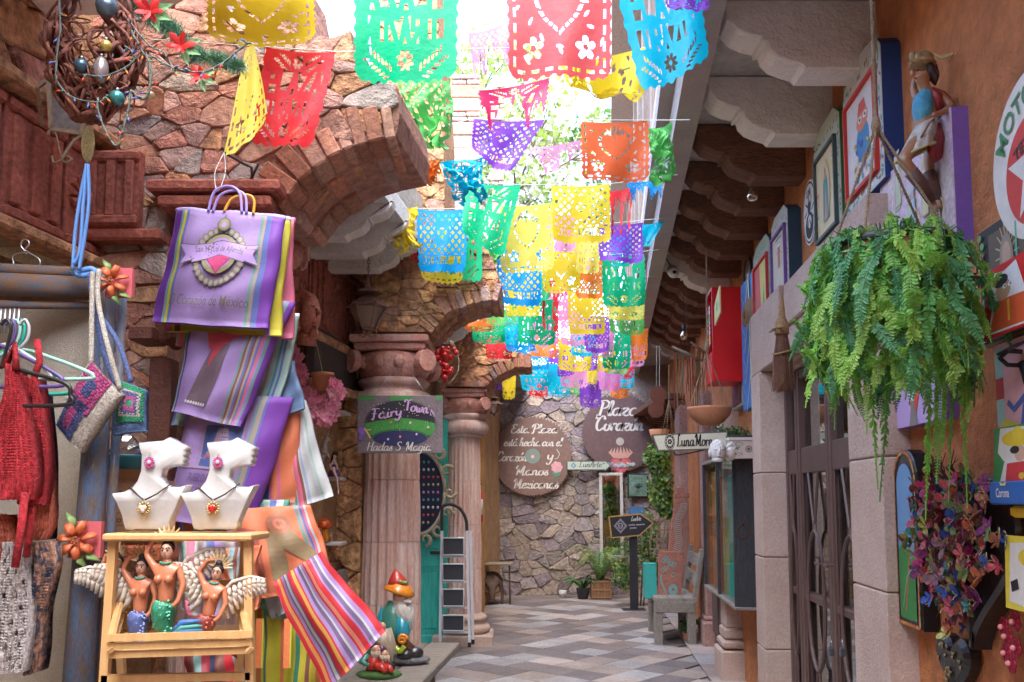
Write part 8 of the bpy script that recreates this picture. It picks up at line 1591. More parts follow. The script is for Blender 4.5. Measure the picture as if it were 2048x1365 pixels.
for k in range(26):
 c=Vector((rg.uniform(-80,80)*kq,rg.uniform(-50,50)*kq,rg.uniform(-90,90)*kq));r=rg.uniform(20,45)*kq;ax=Vector((rg.uniform(-1,1),rg.uniform(-1,1),rg.uniform(-1,1))).normalized();u=ax.orthogonal().normalized();w=ax.cross(u);b.tube([c+(u*math.cos(a)+w*math.sin(a))*r*(1-a*.05)for a in np.linspace(0,rg.uniform(3,6),16)],.0028,5)
b.ball((-12*kq,0,-128*kq),.022,8,6,sq=(1,1,1.3));b.build('twigs',None,t)['kind']='stuff'
for(px,py,r,c,lb,sq)in((212,92,12,(.62,.46,.12),'small gold diamond cut bauble',1),(163,132,15,(.07,.14,.19),'dark slate blue bauble at the left of the twig wreath',1),(202,140,15,(.35,.30,.29),'silver pink drop shaped bauble',1.9),(234,196,15,(.06,.30,.30),'teal ribbed bauble low in the twig wreath',1),(300,191,9,(.60,.50,.28),'tiny cream gold bauble at the right edge of the wreath',1),(214,14,22,(.12,.17,.22),'large grey blue bauble at the top of the wreath',1)):
 oo=W(px,py,2.52);tb=thing('bauble',lb,'bauble',oo,0,'baubles in the twig wreath');b=MB();b.use(flat('bauble_%d'%px,c,.25,metal=.5,spec=.6),True);r*=2.52/F;n=20;vs=[]
 prof=[(math.sin(math.pi*i/10),-math.cos(math.pi*i/10))for i in range(11)]
 for rr2,z in prof:
  for j in range(n):a=2*math.pi*j/n;q=rr2*(1+.06*math.cos(j*math.pi));vs.append((r*q*math.cos(a),r*q*math.sin(a),r*z*sq))
 b.add(vs,[(i*n+j,i*n+(j+1)%n,(i+1)*n+(j+1)%n,(i+1)*n+j)for i in range(10)for j in range(n)]);b.build('ball',None,tb);b=MB();b.use(m_steel,True);b.tube([(0,0,r*sq),(0,0,r*sq+.008)],.005,8);b.build('cap',None,tb)
o=W(200,200,2.55);t=thing('fairy_lights','twisted string of small unlit coloured lights looping round the wreath and garland','light string',o);b=MB();b.use(flat('light_wire',(.12,.14,.13),.5),True)
paths=[[(118,-20),(120,60),(112,150),(140,192),(195,205),(215,190)],[(195,195),(200,235),(232,293),(252,240),(262,180)],[(165,150),(215,152),(262,128),(268,110),(250,92)],[(262,180),(285,200),(300,175),(300,130),(280,95),(262,60)],[(300,110),(345,135),(400,145),(440,130),(480,98),(500,85)],[(255,40),(300,92),(330,108),(350,150)]]
PP=[cr([Wl(x,y,2.5,o)for x,y in p],6)for p in paths]
for P in PP:b.tube(P,.0028,4);b.tube([p+Vector((.003*math.sin(i*1.3),.003*math.cos(i*1.3),0))for i,p in enumerate(P)],.0022,4)
b.build('wire',None,t);cols=[(.65,.05,.03),(.7,.22,.03),(.05,.3,.15),(.1,.15,.45),(.6,.6,.6)]
for P in PP:
 for i in range(1,len(P),3):
  b=MB();d=Vector((rg.uniform(-1,1),rg.uniform(-.5,.2),rg.uniform(-1,.4))).normalized();b.use(pcol((.08,.2,.12)),True);b.tube([(0,0,0),d*.010],.0028,5);b.use(flat('lamp_%d'%rg.randrange(5),rg.choice(cols),.15),True);b.tube([d*.010,d*.019,d*.024],[.0027,.0027,.0006],6);b.build('lamp',None,t,loc=P[i])
o=W(340,80,2.8);t=thing('evergreen_garland','bushy artificial evergreen garland with grey green needles at the top left','garland',o);b=MB();P=cr([Wl(x,y,2.8,o)for x,y in[(245,-30),(290,25),(345,60),(385,105),(440,120),(480,135)]],8);mn=[mat('needle_a',(.07,.22,.16),.6,trans=.1),mat('needle_b',(.12,.30,.22),.6),mat('needle_c',(.16,.28,.10),.6)]
b.use(mn[0]);b.tube(P,.005,5)
for i in range(5200):
 k=rg.randrange(len(P));p=P[k]+Vector((rg.uniform(-.01,.01),)*3);d=Vector((rg.gauss(0,1),rg.gauss(0,1),rg.gauss(0,1))).normalized();l=rg.uniform(.03,.07)*(1-.4*k/len(P));s=d.orthogonal().normalized()*.0016;b.use(rg.choice(mn));b.add([p-s,p+s,p+d*l],[(0,1,2)])
b.build('needles',None,t)['kind']='stuff'
m_poi=mat('red_silk',(.66,.035,.03),.45,c2=(.48,.02,.02),sc_=20,bump=.1,trans=.15);m_sil=mat('silk_leaf',(.22,.42,.18),.5,c2=(.12,.28,.12),trans=.15)
for i,(px,py,r,lb)in enumerate(((302,22,34,'large red silk poinsettia at the top of the garland'),(362,92,32,'middle red silk poinsettia on the garland'),(398,152,26,'lowest red silk poinsettia with green leaves on the garland'))):
 oo=W(px,py,2.66);tp=thing('silk_flower',lb,'flower',oo,0,'silk poinsettias on the garland');r*=2.66/F
 for k in range(9):
  a=k*.698*1.0+i+rg.uniform(-.2,.2);el=rg.uniform(-.1,.9);d=Vector((math.cos(a)*math.cos(el),-math.sin(el),math.sin(a)*math.cos(el)));s=Vector((-math.sin(a),0,math.cos(a)));n_=d.cross(s);L_=r*rg.uniform(.8,1.15);b=MB();b.add([(0,0,0),d*L_*.35+s*L_*.2,d*L_*.7+s*L_*.2,d*L_,d*L_*.7-s*L_*.2,d*L_*.35-s*L_*.2,d*L_*.5+n_*L_*.08],[(0,1,6),(1,2,6),(2,3,6),(3,4,6),(4,5,6),(5,0,6)]);b.build('petal',m_poi,tp,smooth=True)
 for k in range(3):a=-1.2+k*.8;d=Vector((math.cos(a),.1,math.sin(a)));s=Vector((-math.sin(a),0,math.cos(a)));b=MB();b.add([(0,.01,0),d*r*.7+s*r*.3,d*r*1.4,d*r*.7-s*r*.3],[(0,1,2,3)]);b.build('leaf',m_sil,tp)
o=W(135,265,3.0);t=thing('wooden_lantern_box','pale empty wooden box frame hanging behind the twig wreath','box frame',o);q=lambda x,y,d=0:Wl(x,y,3.0+d,o);m_pw=mat('pale_wood',(.36,.27,.18),.8)
for a_,b_,d in(((97,158),(102,258),0),((102,258),(162,268),0),((162,268),(180,180),0),((97,158),(180,175),0),((75,175),(97,158),.0),((75,175),(84,250),.15)):bb=MB();bb.bar(q(*a_,0),q(*b_,d),.012);bb.build('bar',m_pw,t)
bb=MB();bb.add([q(99,160,.03),q(178,177,.03),q(160,266,.03),q(102,256,.03)],[(3,2,1,0)]);bb.build('panel',mat('grey_board',(.26,.22,.20),.7),t)
bb=MB();bb.use(m_pw,True);bb.tube(cr([q(96,270),q(100,262),q(112,270),q(124,318),q(135,325),q(144,318),q(134,312)]),.006,5,flat_=.4);bb.tube(cr([q(124,318),q(145,285),q(165,270)]),.006,5,flat_=.4);bb.tube(cr([q(124,318),q(108,325),q(104,312)]),.005,5,flat_=.4);bb.build('ribbon_bow',None,t)
t=thing('rough_wall_end','rough ochre stone wall end between the striped bags and the nearer column','wall',(W(640,1000,6.75).x,6.75,0));x1=W(724,1000,6.75).x-t.location.x;zt=W(690,782,6.75).z
b=MB();b.prism([(-.5,0),(x1-.01,0),(x1-.01,zt),(-.5,zt)],.03,.5);b.build('mortar',m_mortar_d,t)
m_rough=mat('rough_ochre',(.62,.36,.17),.95,c2=(.34,.16,.08),sc_=9,amt=.9,fine=.5,fsc=40,bump=1.0,bsc=16,rnd=.15)
stone_field(t,[(-.45,0),(x1,0),(x1,zt),(-.45,zt)],.17,.13,.05,[m_rough,m_rough,st_och],61,y=.03,gap=.003,limit=150)
t=thing('shop_opening','dark shuttered opening under the carved reliefs, behind the pink flowers','window',LW(676,775,.04),RZL);b=MB();b.box((0,0,.17),(1.15,.06,.36));b.build('shutter',mat('dark_shutter',(.07,.055,.05),.7,stretch=(1,8,8)),t);b=MB();b.box((0,-.02,-.04),(1.2,.12,.06));b.box((.6,-.02,.17),(.08,.12,.5));b.build('sill',st_ora,t)
for(cx,cz)in((.25,.35),(.28,.2)):b=MB();b.use(m_brz,True);b.tube([(cx,-.045,cz),(cx+.03,-.05,cz-.1)],[.01,.014],6);b.build('hinge',None,t)
o=W(618,690,5.0);t=thing('face_relief','terracotta woman head relief in profile above the pink flowers','relief',o,0);k=5.0/F;m_tf=mat('face_terracotta',(.50,.20,.13),.8,c2=(.36,.12,.08),sc_=15,bump=.3)
b=MB();b.use(m_tf,True);b.ball((0,0,62*k),36*k,16,12,sq=(.62,.7,1.25));b.tube([(-6*k,.02,0),(-4*k,.01,30*k)],[20*k,15*k],12);b.tube([(16*k,-.04,75*k),(25*k,-.05,62*k),(17*k,-.04,56*k)],[.008,.014,.006],7);b.ball((16*k,-.05,42*k),6*k,8,5,sq=(1,1,.5));b.ball((16*k,-.05,36*k),6*k,8,5,sq=(1,1,.5));b.ball((12*k,-.06,76*k),5*k,8,5,sq=(1,.7,.5));b.ball((10*k,-.02,24*k),10*k,8,6);b.build('head',None,t)
b=MB();b.use(m_tf,True)
for i in range(16):a=.6+i*.25;b.tube([(-6*k+16*k*math.cos(a),-.03,78*k+26*k*math.sin(a)),(-14*k+24*k*math.cos(a),-.04,70*k+36*k*math.sin(a)),(-20*k+16*k*math.cos(a+.3),-.03,55*k+38*k*math.sin(a+.3))],[.012,.016,.008],6)
b.build('hair',None,t)
o=W(607,505,4.4);t=thing('scroll_bracket','small pink scroll bracket under the first arch','bracket',o);k=4.4/F;b=MB();b.use(m_cap,True);b.tube([(10*k*(1-i/15)*math.cos(i*.9),0,-18*k+26*k*(1-i/15)*math.sin(i*.9))for i in range(13)],.012,6);b.tube([(-8*k,0,38*k),(6*k,0,20*k),(9*k,0,-10*k)],[.02,.018,.012],8);b.build('scroll',None,t)
o=W(645,765,5.6);t=thing('pink_flower_pot','hanging terracotta pot with cascading pink blossom sprays','flower pot',o);k=5.6/F;b=MB();b.use(m_terra,True);b.lathe([(.001,-.06),(.05,-.06),(.068,.04),(.074,.04),(.074,.06),(.06,.06),(.001,.05)],20);b.build('pot',None,t);b=MB();b.use(pcol((.35,.4,.15)));b.tube([(0,0,.06),(-.04,0,.24)],.003,5);b.use(pcol((.12,.09,.07)),True);b.lathe([(.001,.056),(.06,.056)],14);b.build('hanger',None,t)
pk_m=[mat('blossom_pink',(.88,.38,.52),.6,c2=(.80,.26,.42),rnd=.1,trans=.2),mat('blossom_pale',(.86,.48,.56),.6,c2=(.8,.34,.46),rnd=.1,trans=.2)];PM=[]
for q in range(4):
 b=MB();rg=random.Random(q);b.use(pk_m[q%2],True)
 for f in range(3):
  c=Vector((rg.uniform(-.02,.02),rg.uniform(-.02,.02),rg.uniform(-.02,.02)))
  for p_ in range(5):a=p_*1.257+q;d=Vector((math.cos(a),-.35,math.sin(a)));s=Vector((-math.sin(a),0,math.cos(a)));b.add([c,c+d*.012+s*.009,c+d*.022+s*.003,c+d*.022-s*.003,c+d*.012-s*.009],[(0,1,2,3,4)])
 me=bpy.data.meshes.new('blossom');me.from_pydata(b.v,[],b.f);me.materials.append(b.mats[0]);PM.append(me)
rg=random.Random(3);Pa=cr([(-60,-62),(-52,-20),(-56,20),(-40,55),(-20,95),(0,120),(20,100),(28,60),(30,30)],6)
Pa2=cr([(-60,-62,0),(-48,0,0),(-30,60,0),(-2,80,0)],6)
for i in range(210):
 p=rg.choice(Pa if i%4 else Pa2);ob=bpy.data.objects.new('blossom',rg.choice(PM));C.objects.link(ob);ob.parent=t;ob.location=((p[0]+rg.gauss(0,7))*k,rg.uniform(-.07,.03),(-p[1]*.75+16+rg.gauss(0,6))*k);ob.rotation_euler=(rg.uniform(-.7,.7),rg.uniform(0,6.28),rg.uniform(-.8,.8));s=rg.uniform(.9,1.5);ob.scale=(s,)*3
m_shf=flat('shelf_white',(.62,.63,.64),.6)
def shelf(label,x0,x1,y,Y=6.45):a,c=W(x0,y,Y),W(x1,y,Y);t=thing('wall_shelf',label,'shelf',(a+c)/2,0,'small white wall shelves');b=MB();b.box((0,.05,0),(c.x-a.x,.22,.022),bev=.003);b.build('board',m_shf,t)
shelf('upper small white shelf left of the painted fairy sign',636,694,826);shelf('middle small white shelf with a seated fairy doll',622,684,958);shelf('lower small white shelf with an orange mushroom',612,686,1088)
o=W(644,958,6.4);k=6.4/F;t=thing('unicorn_figurine','small rearing silver white unicorn figurine beside the bags','figurine',o);m_sv=mat('pearly_silver',(.55,.52,.48),.3,metal=.3,bump=.1)
skin_body('body',[((0,0,40*k),8*k),((2*k,0,56*k),8*k),((5*k,0,72*k),5*k),((9*k,0,82*k),4.5*k),((14*k,0,76*k),3*k),((-3*k,.02,22*k),4*k),((0,.02,2*k),2.5*k),((-4*k,-.02,20*k),4*k),((-8*k,-.02,2*k),2.5*k),((10*k,.0,50*k),3*k),((14*k,0,42*k),2*k)],[(0,1),(1,2),(2,3),(3,4),(0,5),(5,6),(0,7),(7,8),(1,9),(9,10)],m_sv,t);b=MB();b.use(m_sv,True);b.tube([(10*k,0,86*k),(14*k,0,100*k)],[.006,.001],6);b.tube(cr([(-2*k,0,84*k),(-7*k,0,70*k),(-6*k,0,55*k)]),.012,6);b.build('mane_and_horn',None,t)
o=W(668,953,6.36);t=thing('fairy_doll','seated fairy doll in a purple dress with dangling legs','figurine',o);m_pd=mat('purple_dress',(.16,.06,.25),.6,c2=(.10,.03,.17),sc_=30,bump=.3)
skin_body('body',[((0,0,14*k),5*k),((0,0,28*k),4*k),((0,0,36*k),2*k),((1*k,0,43*k),5*k),((4*k,-.08,10*k),3*k),((12*k,-.1,-6*k),2.2*k),((14*k,-.1,-26*k),1.8*k),((16*k,-.12,-36*k),2*k),((-6*k,-.03,22*k),1.8*k),((-2*k,-.07,12*k),1.5*k),((7*k,-.03,22*k),1.8*k),((10*k,-.07,12*k),1.5*k)],[(0,1),(1,2),(2,3),(0,4),(4,5),(5,6),(6,7),(1,8),(8,9),(1,10),(10,11)],mat('doll_skin',(.62,.45,.40),.5),t)
b=MB();b.use(m_pd,True);b.lathe([(13*k,0),(11*k,8*k),(5*k,18*k),(6*k,28*k),(3*k,32*k)],14);b.build('dress',None,t);b=MB();b.use(m_hair,True);b.ball((1*k,.01,45*k),6.5*k,10,8,sq=(1,.9,1));b.tube([(-3*k,.01,42*k),(-5*k,.01,26*k)],.012,6);b.build('hair',None,t)
o=W(648,1084,6.4);t=thing('mushroom_figurine','glossy orange toy mushroom with a red spotted cap on the lower shelf','figurine',o);b=MB();b.use(flat('gloss_orange',(.85,.28,.01),.15,spec=.7),True);b.lathe([(.001,0),(.035,0),(.03,.06),(.022,.11)],16);b.build('stem',None,t);b=MB();b.use(flat('gloss_redcap',(.75,.10,.01),.15,spec=.7),True);b.lathe([(.02,.10),(.055,.105),(.058,.12),(.045,.15),(.02,.165),(.001,.168)],18);b.use(pcol((.85,.4,.05)),True);b.ball((.0,-.045,.14),.010,6,5);b.ball((.03,-.03,.145),.007,6,5);b.build('cap',None,t)
o=W(800,907,6.3);k=6.3/F;t=thing('painted_hanging_sign','dark painted sign lettered Fairy Town and Hadas y Magia hung on the nearer column','sign',o);w_,h_=171*k,116*k;b=MB();b.box((0,0,h_/2),(w_,.014,h_),bev=.002);b.build('board',mat('slate_paint',(.17,.14,.16),.7,c2=(.12,.10,.11),sc_=5),t)
A=Art(-.0078,.0003);X=lambda x:(x-85.5)*k;Z_=lambda z:(116-z)*k;A.ell((.10,.085,.09),0,Z_(56),73*k,49*k,40).ell((.025,.022,.035),0,Z_(56),70*k,46*k,40)
gp=[(X(16),Z_(56)),(X(45),Z_(50)),(X(70),Z_(46)),(X(100),Z_(46)),(X(130),Z_(50)),(X(155),Z_(56)),(X(156),Z_(68)),(X(148),Z_(80)),(X(25),Z_(80)),(X(15),Z_(66))];A.poly((.05,.24,.05),gp);A.ell((.03,.13,.04),0,Z_(84),56*k,17*k,30).ell((.022,.025,.09),0,Z_(86),54*k,15.5*k,30)
rg=random.Random(2)
for q in range(150):x,z=rg.uniform(18,153),rg.uniform(51,69);A.line(rg.choice([(.08,.36,.07),(.04,.2,.04),(.12,.42,.10)]),[(X(x),Z_(z+3)),(X(x+rg.uniform(-1,1)),Z_(z-2))],.0022);A.y=-.0095
for x0,x1 in((0,34),(60,112),(156,171)):
 A.poly((.06,.22,.07),[(X(x0),Z_(0)),(X(x1),Z_(0)),(X(x1-4),Z_(9)),(X(x0+(4 if x0 else 0)),Z_(11))]);
A.y=-.0105
for q in range(26):A.ell((.62,.6,.5),X(rg.uniform(28,145)),Z_(rg.uniform(14,46)),.0032,.0032,6)
for(x,z,c)in((62,88,(.45,.4,.75)),(86,83,(.75,.2,.25)),(119,78,(.6,.45,.75)),(67,54,(.6,.15,.1)),(106,55,(.6,.5,.4)),(142,64,(.6,.4,.4))):A.ell(c,X(x),Z_(z),.008,.009,10)
A.line((.62,.42,.2),[(X(14),Z_(66)),(X(20),Z_(74)),(X(27),Z_(86))],.010).line((.62,.42,.2),[(X(18),Z_(70)),(X(28),Z_(69))],.006).ell((.25,.12,.5),X(9),Z_(72),.022,.03,12,.5).ell((.2,.1,.42),X(8),Z_(84),.018,.022,12,-.4)
A.b.use(pcol((.52,.34,.60)));script(A.b,'Fairy',X(58),Z_(44),11*k,A.y,th=.26,slant=.1,rise=.14,fit=60*k);script(A.b,'Town',X(118),Z_(34),11*k,A.y,th=.26,slant=.1,rise=-.14,fit=48*k);A.line((.52,.34,.60),[(X(146),Z_(40)),(X(148),Z_(28)),(X(154),Z_(36)),(X(146),Z_(40)),(X(156),Z_(44)),(X(148),Z_(30))],.005)
A.b.use(pcol((.62,.62,.58)));script(A.b,'Hadas',X(45),Z_(111),9*k,A.y,th=.18,fit=50*k);script(A.b,'S',X(82),Z_(111),9*k,A.y,th=.18,fit=10*k);script(A.b,'Magia',X(122),Z_(111),9*k,A.y,th=.18,fit=50*k);A.done('painting',t)
b=MB();b.use(m_steel,True)
for x in(-.2,.2):b.tube([(x*1.0,0,h_-.01),(x*.4,.02,h_+.16)],.002,4)
b.build('wire',None,t)
o=W(890,725,8.0);k=8.0/F;t=thing('wicker_heart','red wicker heart wound with pale vines hanging between the two columns','ornament',o);b=MB();b.use(flat('heart_red',(.62,.03,.03),.3,spec=.6),True);rg=random.Random(8)
for i in range(60):a=rg.uniform(0,6.28);r=rg.random()**.5;h_p=(16*math.sin(a)**3/16*24*k*r,rg.uniform(-.05,.05),(13*math.cos(a)-5*math.cos(2*a)-2*math.cos(3*a)-math.cos(4*a))/16*44*k*r);b.ball(h_p,rg.uniform(.014,.032),7,5)
b.build('heart',None,t);b=MB();b.use(mat('pale_vine',(.40,.33,.25),.8),True)
for i in range(22):a0=rg.uniform(0,6.28);b.tube([(26*k*math.sin(a0+q*.4)**1*rg.uniform(.95,1.15),.05*math.sin(q),45*k*math.cos(a0+q*.4)*rg.uniform(.95,1.1))for q in range(5)],.004,4)
b.build('vines',None,t)['kind']='stuff'
m_grn=mat('worn_green_paint',(.04,.46,.35),.55,c2=(.025,.30,.24),sc_=4,amt=.7,stretch=(6,6,1),fine=.15,bump=.2);m_grd=mat('dark_green_paint',(.01,.10,.08),.6)
o=Vector((W(822,1290,9.75).x,9.75,0));t=thing('green_door','open worn turquoise green panelled door between the two pink columns','door',o);k=9.75/F;w_=140*k;H_=2.5
b=MB();b.box((0,.025,H_/2),(w_,.04,H_));b.build('door_leaf',m_grn,t)
for x in(-w_/2+.05,0,w_/2-.05):b=MB();b.box((x,-.005,H_/2),(.10,.03,H_),bev=.006);b.build('stile',m_grn,t)
for z in(.07,.92,1.12,1.8,2.43):b=MB();b.box((0,-.004,z),(w_,.026,.11),bev=.006);b.build('door_rail',m_grn,t)
for x in(-w_/4,w_/4):
 for z,hh in((.5,.62),(1.46,.5),(2.1,.42)):b=MB();b.box((x,.0,z),(w_/2-.20,.02,hh),bev=.008);b.build('door_panel',m_grn,t)
b=MB();b.use(MATS['rusty_iron'],True);b.box((w_/2-.12,-.03,1.02),(.13,.02,.035),bev=.004);b.ball((w_/2-.06,-.05,1.01),.022,8,6);b.build('latch',None,t)
t=thing('door_frame','dark green door jamb just left of the nearer column','door frame',(W(732,1200,8.4).x,8.4,0));b=MB();b.box((0,0,1.2),(.16,.12,2.4),bev=.008);b.build('jamb',m_grd,t);b=MB();b.box((.10,.02,1.2),(.05,.10,2.4),bev=.006);b.build('stop',m_grn,t)
o=W(838,985,9.6);k=9.6/F;t=thing('carved_oval_frame','carved cream scrollwork oval frame displaying rows of earrings on the green door','frame',o);m_crv=mat('antique_cream',(.44,.37,.25),.6,c2=(.26,.21,.14),sc_=14,bump=.3)
b=MB();b.prism([(48*k*math.cos(a),78*k*math.sin(a))for a in np.linspace(0,6.283,30,endpoint=False)],-.01,.02);b.build('velvet_board',flat('navy_velvet',(.02,.022,.05),.9),t)
b=MB();b.use(m_crv,True);b.tube([(52*k*math.cos(a),-.02,84*k*math.sin(a))for a in np.linspace(0,6.283,40)],.022,8)
for i in range(14):
 a=i*.449;c=Vector((62*k*math.cos(a),-.03,96*k*math.sin(a)));s=1 if i%2 else-1
 b.tube([c+Vector(((.075*(1-q/11))*math.cos(a+s*q*.62),0,(.075*(1-q/11))*math.sin(a+s*q*.62)))for q in range(10)],[.022,.022,.02,.02,.018,.016,.015,.013,.012,.010],7)
b.build('scrollwork',None,t)['kind']='stuff';b=MB();rg=random.Random(4)
for r_ in range(9):
 for q in range(9):
  x,z=(q-4)*9.5*k,(r_-4)*15*k
  if(x/(44*k))**2+(z/(70*k))**2<1:b.use(flat('stud_%d'%(r_%5),[(.55,.40,.15),(.5,.1,.05),(.6,.55,.45),(.15,.3,.3),(.55,.25,.4)][r_%5],.25,metal=.3),True);b.ball((x,-.018,z),.014,6,5,sq=(1,.5,1.2))
b.build('earring_studs',None,t)['kind']='stuff'
o=Vector((W(915,1284,9.3).x,9.3,0));k=9.3/F;t=thing('step_ladder','folded white step ladder with four dark treads leaning at the farther column','ladder',o);m_lw=flat('ladder_white',(.62,.64,.68),.35);m_tr=flat('tread_grey',(.05,.055,.065),.8,bump=.2,bsc=200)
def LQ(px,py,d=0.0):return Wl(px,py,9.3+d,o)
dz=-LQ(942,1290).z
for(a_,c_,d)in(((934,1062),(939,1290),-.02),((941,1062),(946,1284),.1),((884,1062),(880,1290),-.02)):b=MB();b.use(m_lw);p,q=LQ(*a_,d),LQ(*c_,d);q.z=max(q.z,.02);b.bar(p,q,.028,.02);b.use(pcol(BLK));b.box(tuple(q+Vector((0,0,.0))),(.034,.03,.05));b.build('rail',None,t)
for(y0,y1)in((1076,1110),(1128,1161),(1178,1212),(1230,1261)):
 p,q=LQ(886,y1),LQ(928,y0);c=(p+q)/2;b=MB();b.use(m_tr);b.box((c.x,c.y-.02,c.z),(q.x-p.x,.03,q.z-p.z),bev=.004);b.use(m_lw,True);R_=[(p.x,c.y-.04,p.z),(q.x,c.y-.04,p.z),(q.x,c.y-.04,q.z),(p.x,c.y-.04,q.z),(p.x,c.y-.04,p.z)];b.tube(R_,.010,6);b.use(m_lw);b.box((c.x+.02,c.y,p.z-.02),(q.x-p.x+.04,.03,.018));b.build('tread',None,t)
b=MB();b.use(pcol((.03,.03,.035)),True);b.tube(cr([LQ(934,1066),LQ(932,1040),LQ(920,1018),LQ(903,1009),LQ(889,1011),LQ(884,1020),LQ(884,1064)]),.017,8);b.build('handle',None,t)
t=thing('wooden_bench','weathered grey plank bench on the left carrying garden gnomes','bench',(-1.02,5.9,0));gz=.50;pr_=lambda px,py:FL(px,py,gz)
for i in range(3):b=MB();b.box((0,0,0),(.235,2.3,.06),rot=(0,0,-.10),bev=.008);b.build('seat_plank',m_weather,t,loc=(-.10+i*.242,-.15,gz-.03))
for(x,y_)in((.40,.72),(-.15,.8),(.30,-1.0),(-.2,-1.0)):b=MB();b.box((0,0,0),(.10,.12,gz-.06),bev=.008);b.build('leg',m_weather,t,loc=(x,y_,(gz-.06)/2))
for i in range(3):b=MB();b.box((0,0,0),(.04,2.1,.17),rot=(0,-.12,-.10),bev=.008);b.build('back_slat',m_weather,t,loc=(-.28-i*.02,.1,.62+i*.185))
b=MB();b.box((0,0,.30),(.06,.09,.75),bev=.006);b.build('back_post',m_weather,t,loc=(-.30,.95,.35))
gp_=lambda n,c,**kw:flat('glaze_'+n,c,.3,spec=.6,coat=.3,fine=.12,fsc=60,amt=.6,**kw)
g_sk,g_bd,g_teal,g_cyn,g_or,g_rd,g_bk,g_bt,g_tn=gp_('skin',(.62,.33,.22)),gp_('beard',(.66,.63,.58),bump=.5),gp_('teal',(.06,.26,.20)),gp_('cyan',(.02,.30,.40)),gp_('orange',(.72,.25,.02)),gp_('red',(.50,.04,.03)),gp_('black',(.02,.02,.022)),gp_('brown',(.12,.05,.03)),gp_('tan',(.42,.34,.24))
o=W(790,1312,6.0);k=6.0/F;t=thing('garden_gnome','large garden gnome with an orange hat, long white beard and teal coat','garden gnome',o,0,'garden gnomes on the left bench');v=lambda x,z,y=0.0:Vector((x*k,y*k,z*k));B=lambda:MB()
b=B();b.use(g_teal,True);b.tube([v(-2,34),v(-4,60),v(-4,85),v(0,104)],[26*k,27*k,23*k,15*k],16);b.use(g_cyn,True);b.tube([v(14,30,-10),v(16,52,-14),v(12,78,-12)],[13*k,17*k,12*k],12);b.tube([v(-20,92),v(-27,72,-4),v(-26,52,-10)],[9*k,9*k,7*k],10);b.tube([v(14,86,-8),v(26,66,-16),v(24,52,-20)],[9*k,8*k,6*k],10);b.use(g_bt,True);b.tube([v(-26,42),v(0,40,-24),v(28,44,-10)],.010,6);b.build('coat',None,t)
b=B();b.use(g_sk,True);b.ball(v(12,116,-6),17*k,14,10,sq=(1,.9,1.1));b.ball(v(28,112,-12),5.5*k,8,6);b.ball(v(24,50,-22),5*k,8,6);b.ball(v(-26,48,-12),5*k,8,6);b.use(pcol(BLK),True);b.ball(v(21,120,-19),1.8*k,6,5);b.ball(v(12,119,-21),1.8*k,6,5);b.use(g_bd,True);b.tube([v(17,125,-19),v(23,126,-17)],1.4*k,5);b.build('head',None,t)
b=B();b.use(g_bd,True);rg=random.Random(5)
for i in range(16):a=-1.2+i*.16;b.tube([v(12+16*math.sin(a),106,-16*math.cos(a)),v(16+18*math.sin(a),88-(i%3)*3,-20*math.cos(a)),v(24+8*math.sin(a)+(i%2)*3,66-(i%4)*4,-20)],[5*k,6*k,2*k],7)
b.tube([v(18,108,-20),v(26,107,-20),v(36,104,-14)],[3*k,4.5*k,1.5*k],6);b.build('beard',None,t)
b=B();b.use(g_or,True);b.lathe([(30*k,0),(33*k,3*k),(26*k,10*k),(21*k,18*k)],22,T=Matrix.Translation(v(6,122))@Matrix.Rotation(.28,4,'Y'));b.use(g_rd,True);b.lathe([(22*k,14*k),(16*k,28*k),(9*k,38*k),(2*k,46*k)],18,T=Matrix.Translation(v(6,122))@Matrix.Rotation(-.15,4,'Y'));b.use(gp_('leaf',(.20,.26,.05)),True)
for q in range(3):b.ball(v(10+q*5,145-q,-16),4.5*k,7,5,sq=(1.3,.5,.8))
b.build('hat',None,t)
b=B();b.use(g_bk,True);b.ball(v(38,8,-12),15*k,12,8,sq=(1.3,.8,.8));b.ball(v(22,6,-22),13*k,12,8,sq=(1.3,.8,.8));b.use(g_bt,True);b.tube([v(4,34,-6),v(20,26,-14),v(34,14,-14)],[14*k,11*k,9*k],10);b.build('boots',None,t)
b=B();b.use(mat('grey_rock',(.22,.23,.25),.8,bump=.6,bsc=20),True);b.ball(v(24,-6,0),40*k,14,7,sq=(1.15,.7,.28));b.build('rock',None,t)
b=B();b.use(gp_('lime',(.36,.45,.03)),True);b.tube(cr([v(4,22,-28),v(14,14,-32),v(22,24,-32)]),5.5*k,8);b.use(g_or,True);b.tube([v(18+9*math.cos(a)*(1-a/13),36+9*math.sin(a)*(1-a/13),-30)for a in np.linspace(0,9,20)],3.8*k,7);b.build('snail',None,t)
o=W(752,1335,5.6);k=5.6/F;t=thing('garden_gnome','tan bearded gnome carrying a red mushroom, left of the large gnome','garden gnome',o,0,'garden gnomes on the left bench')
b=B();b.use(g_teal,True);b.tube([v(-2,14),v(-4,55),v(0,80),v(6,88)],[22*k,24*k,18*k,8*k],14);b.build('coat',None,t);b=B();b.use(g_tn,True)
for i in range(15):a=-1.3+i*.18;b.tube([v(14+12*math.sin(a),76,-14*math.cos(a)),v(16+19*math.sin(a),50-(i%3)*3,-21*math.cos(a)),v(18+12*math.sin(a)+(i%2)*4,16-(i%4)*3,-17)],[5*k,6.5*k,2*k],7)
b.build('beard',None,t);b=B();b.use(g_sk,True);b.ball(v(14,82,-16),7*k,10,8);b.build('nose',None,t);b=B();b.use(g_bk,True);b.ball(v(24,2,-14),13*k,10,7,sq=(1.3,.9,.75));b.ball(v(2,2,-18),13*k,10,7,sq=(1.3,.9,.75));b.build('boots',None,t)
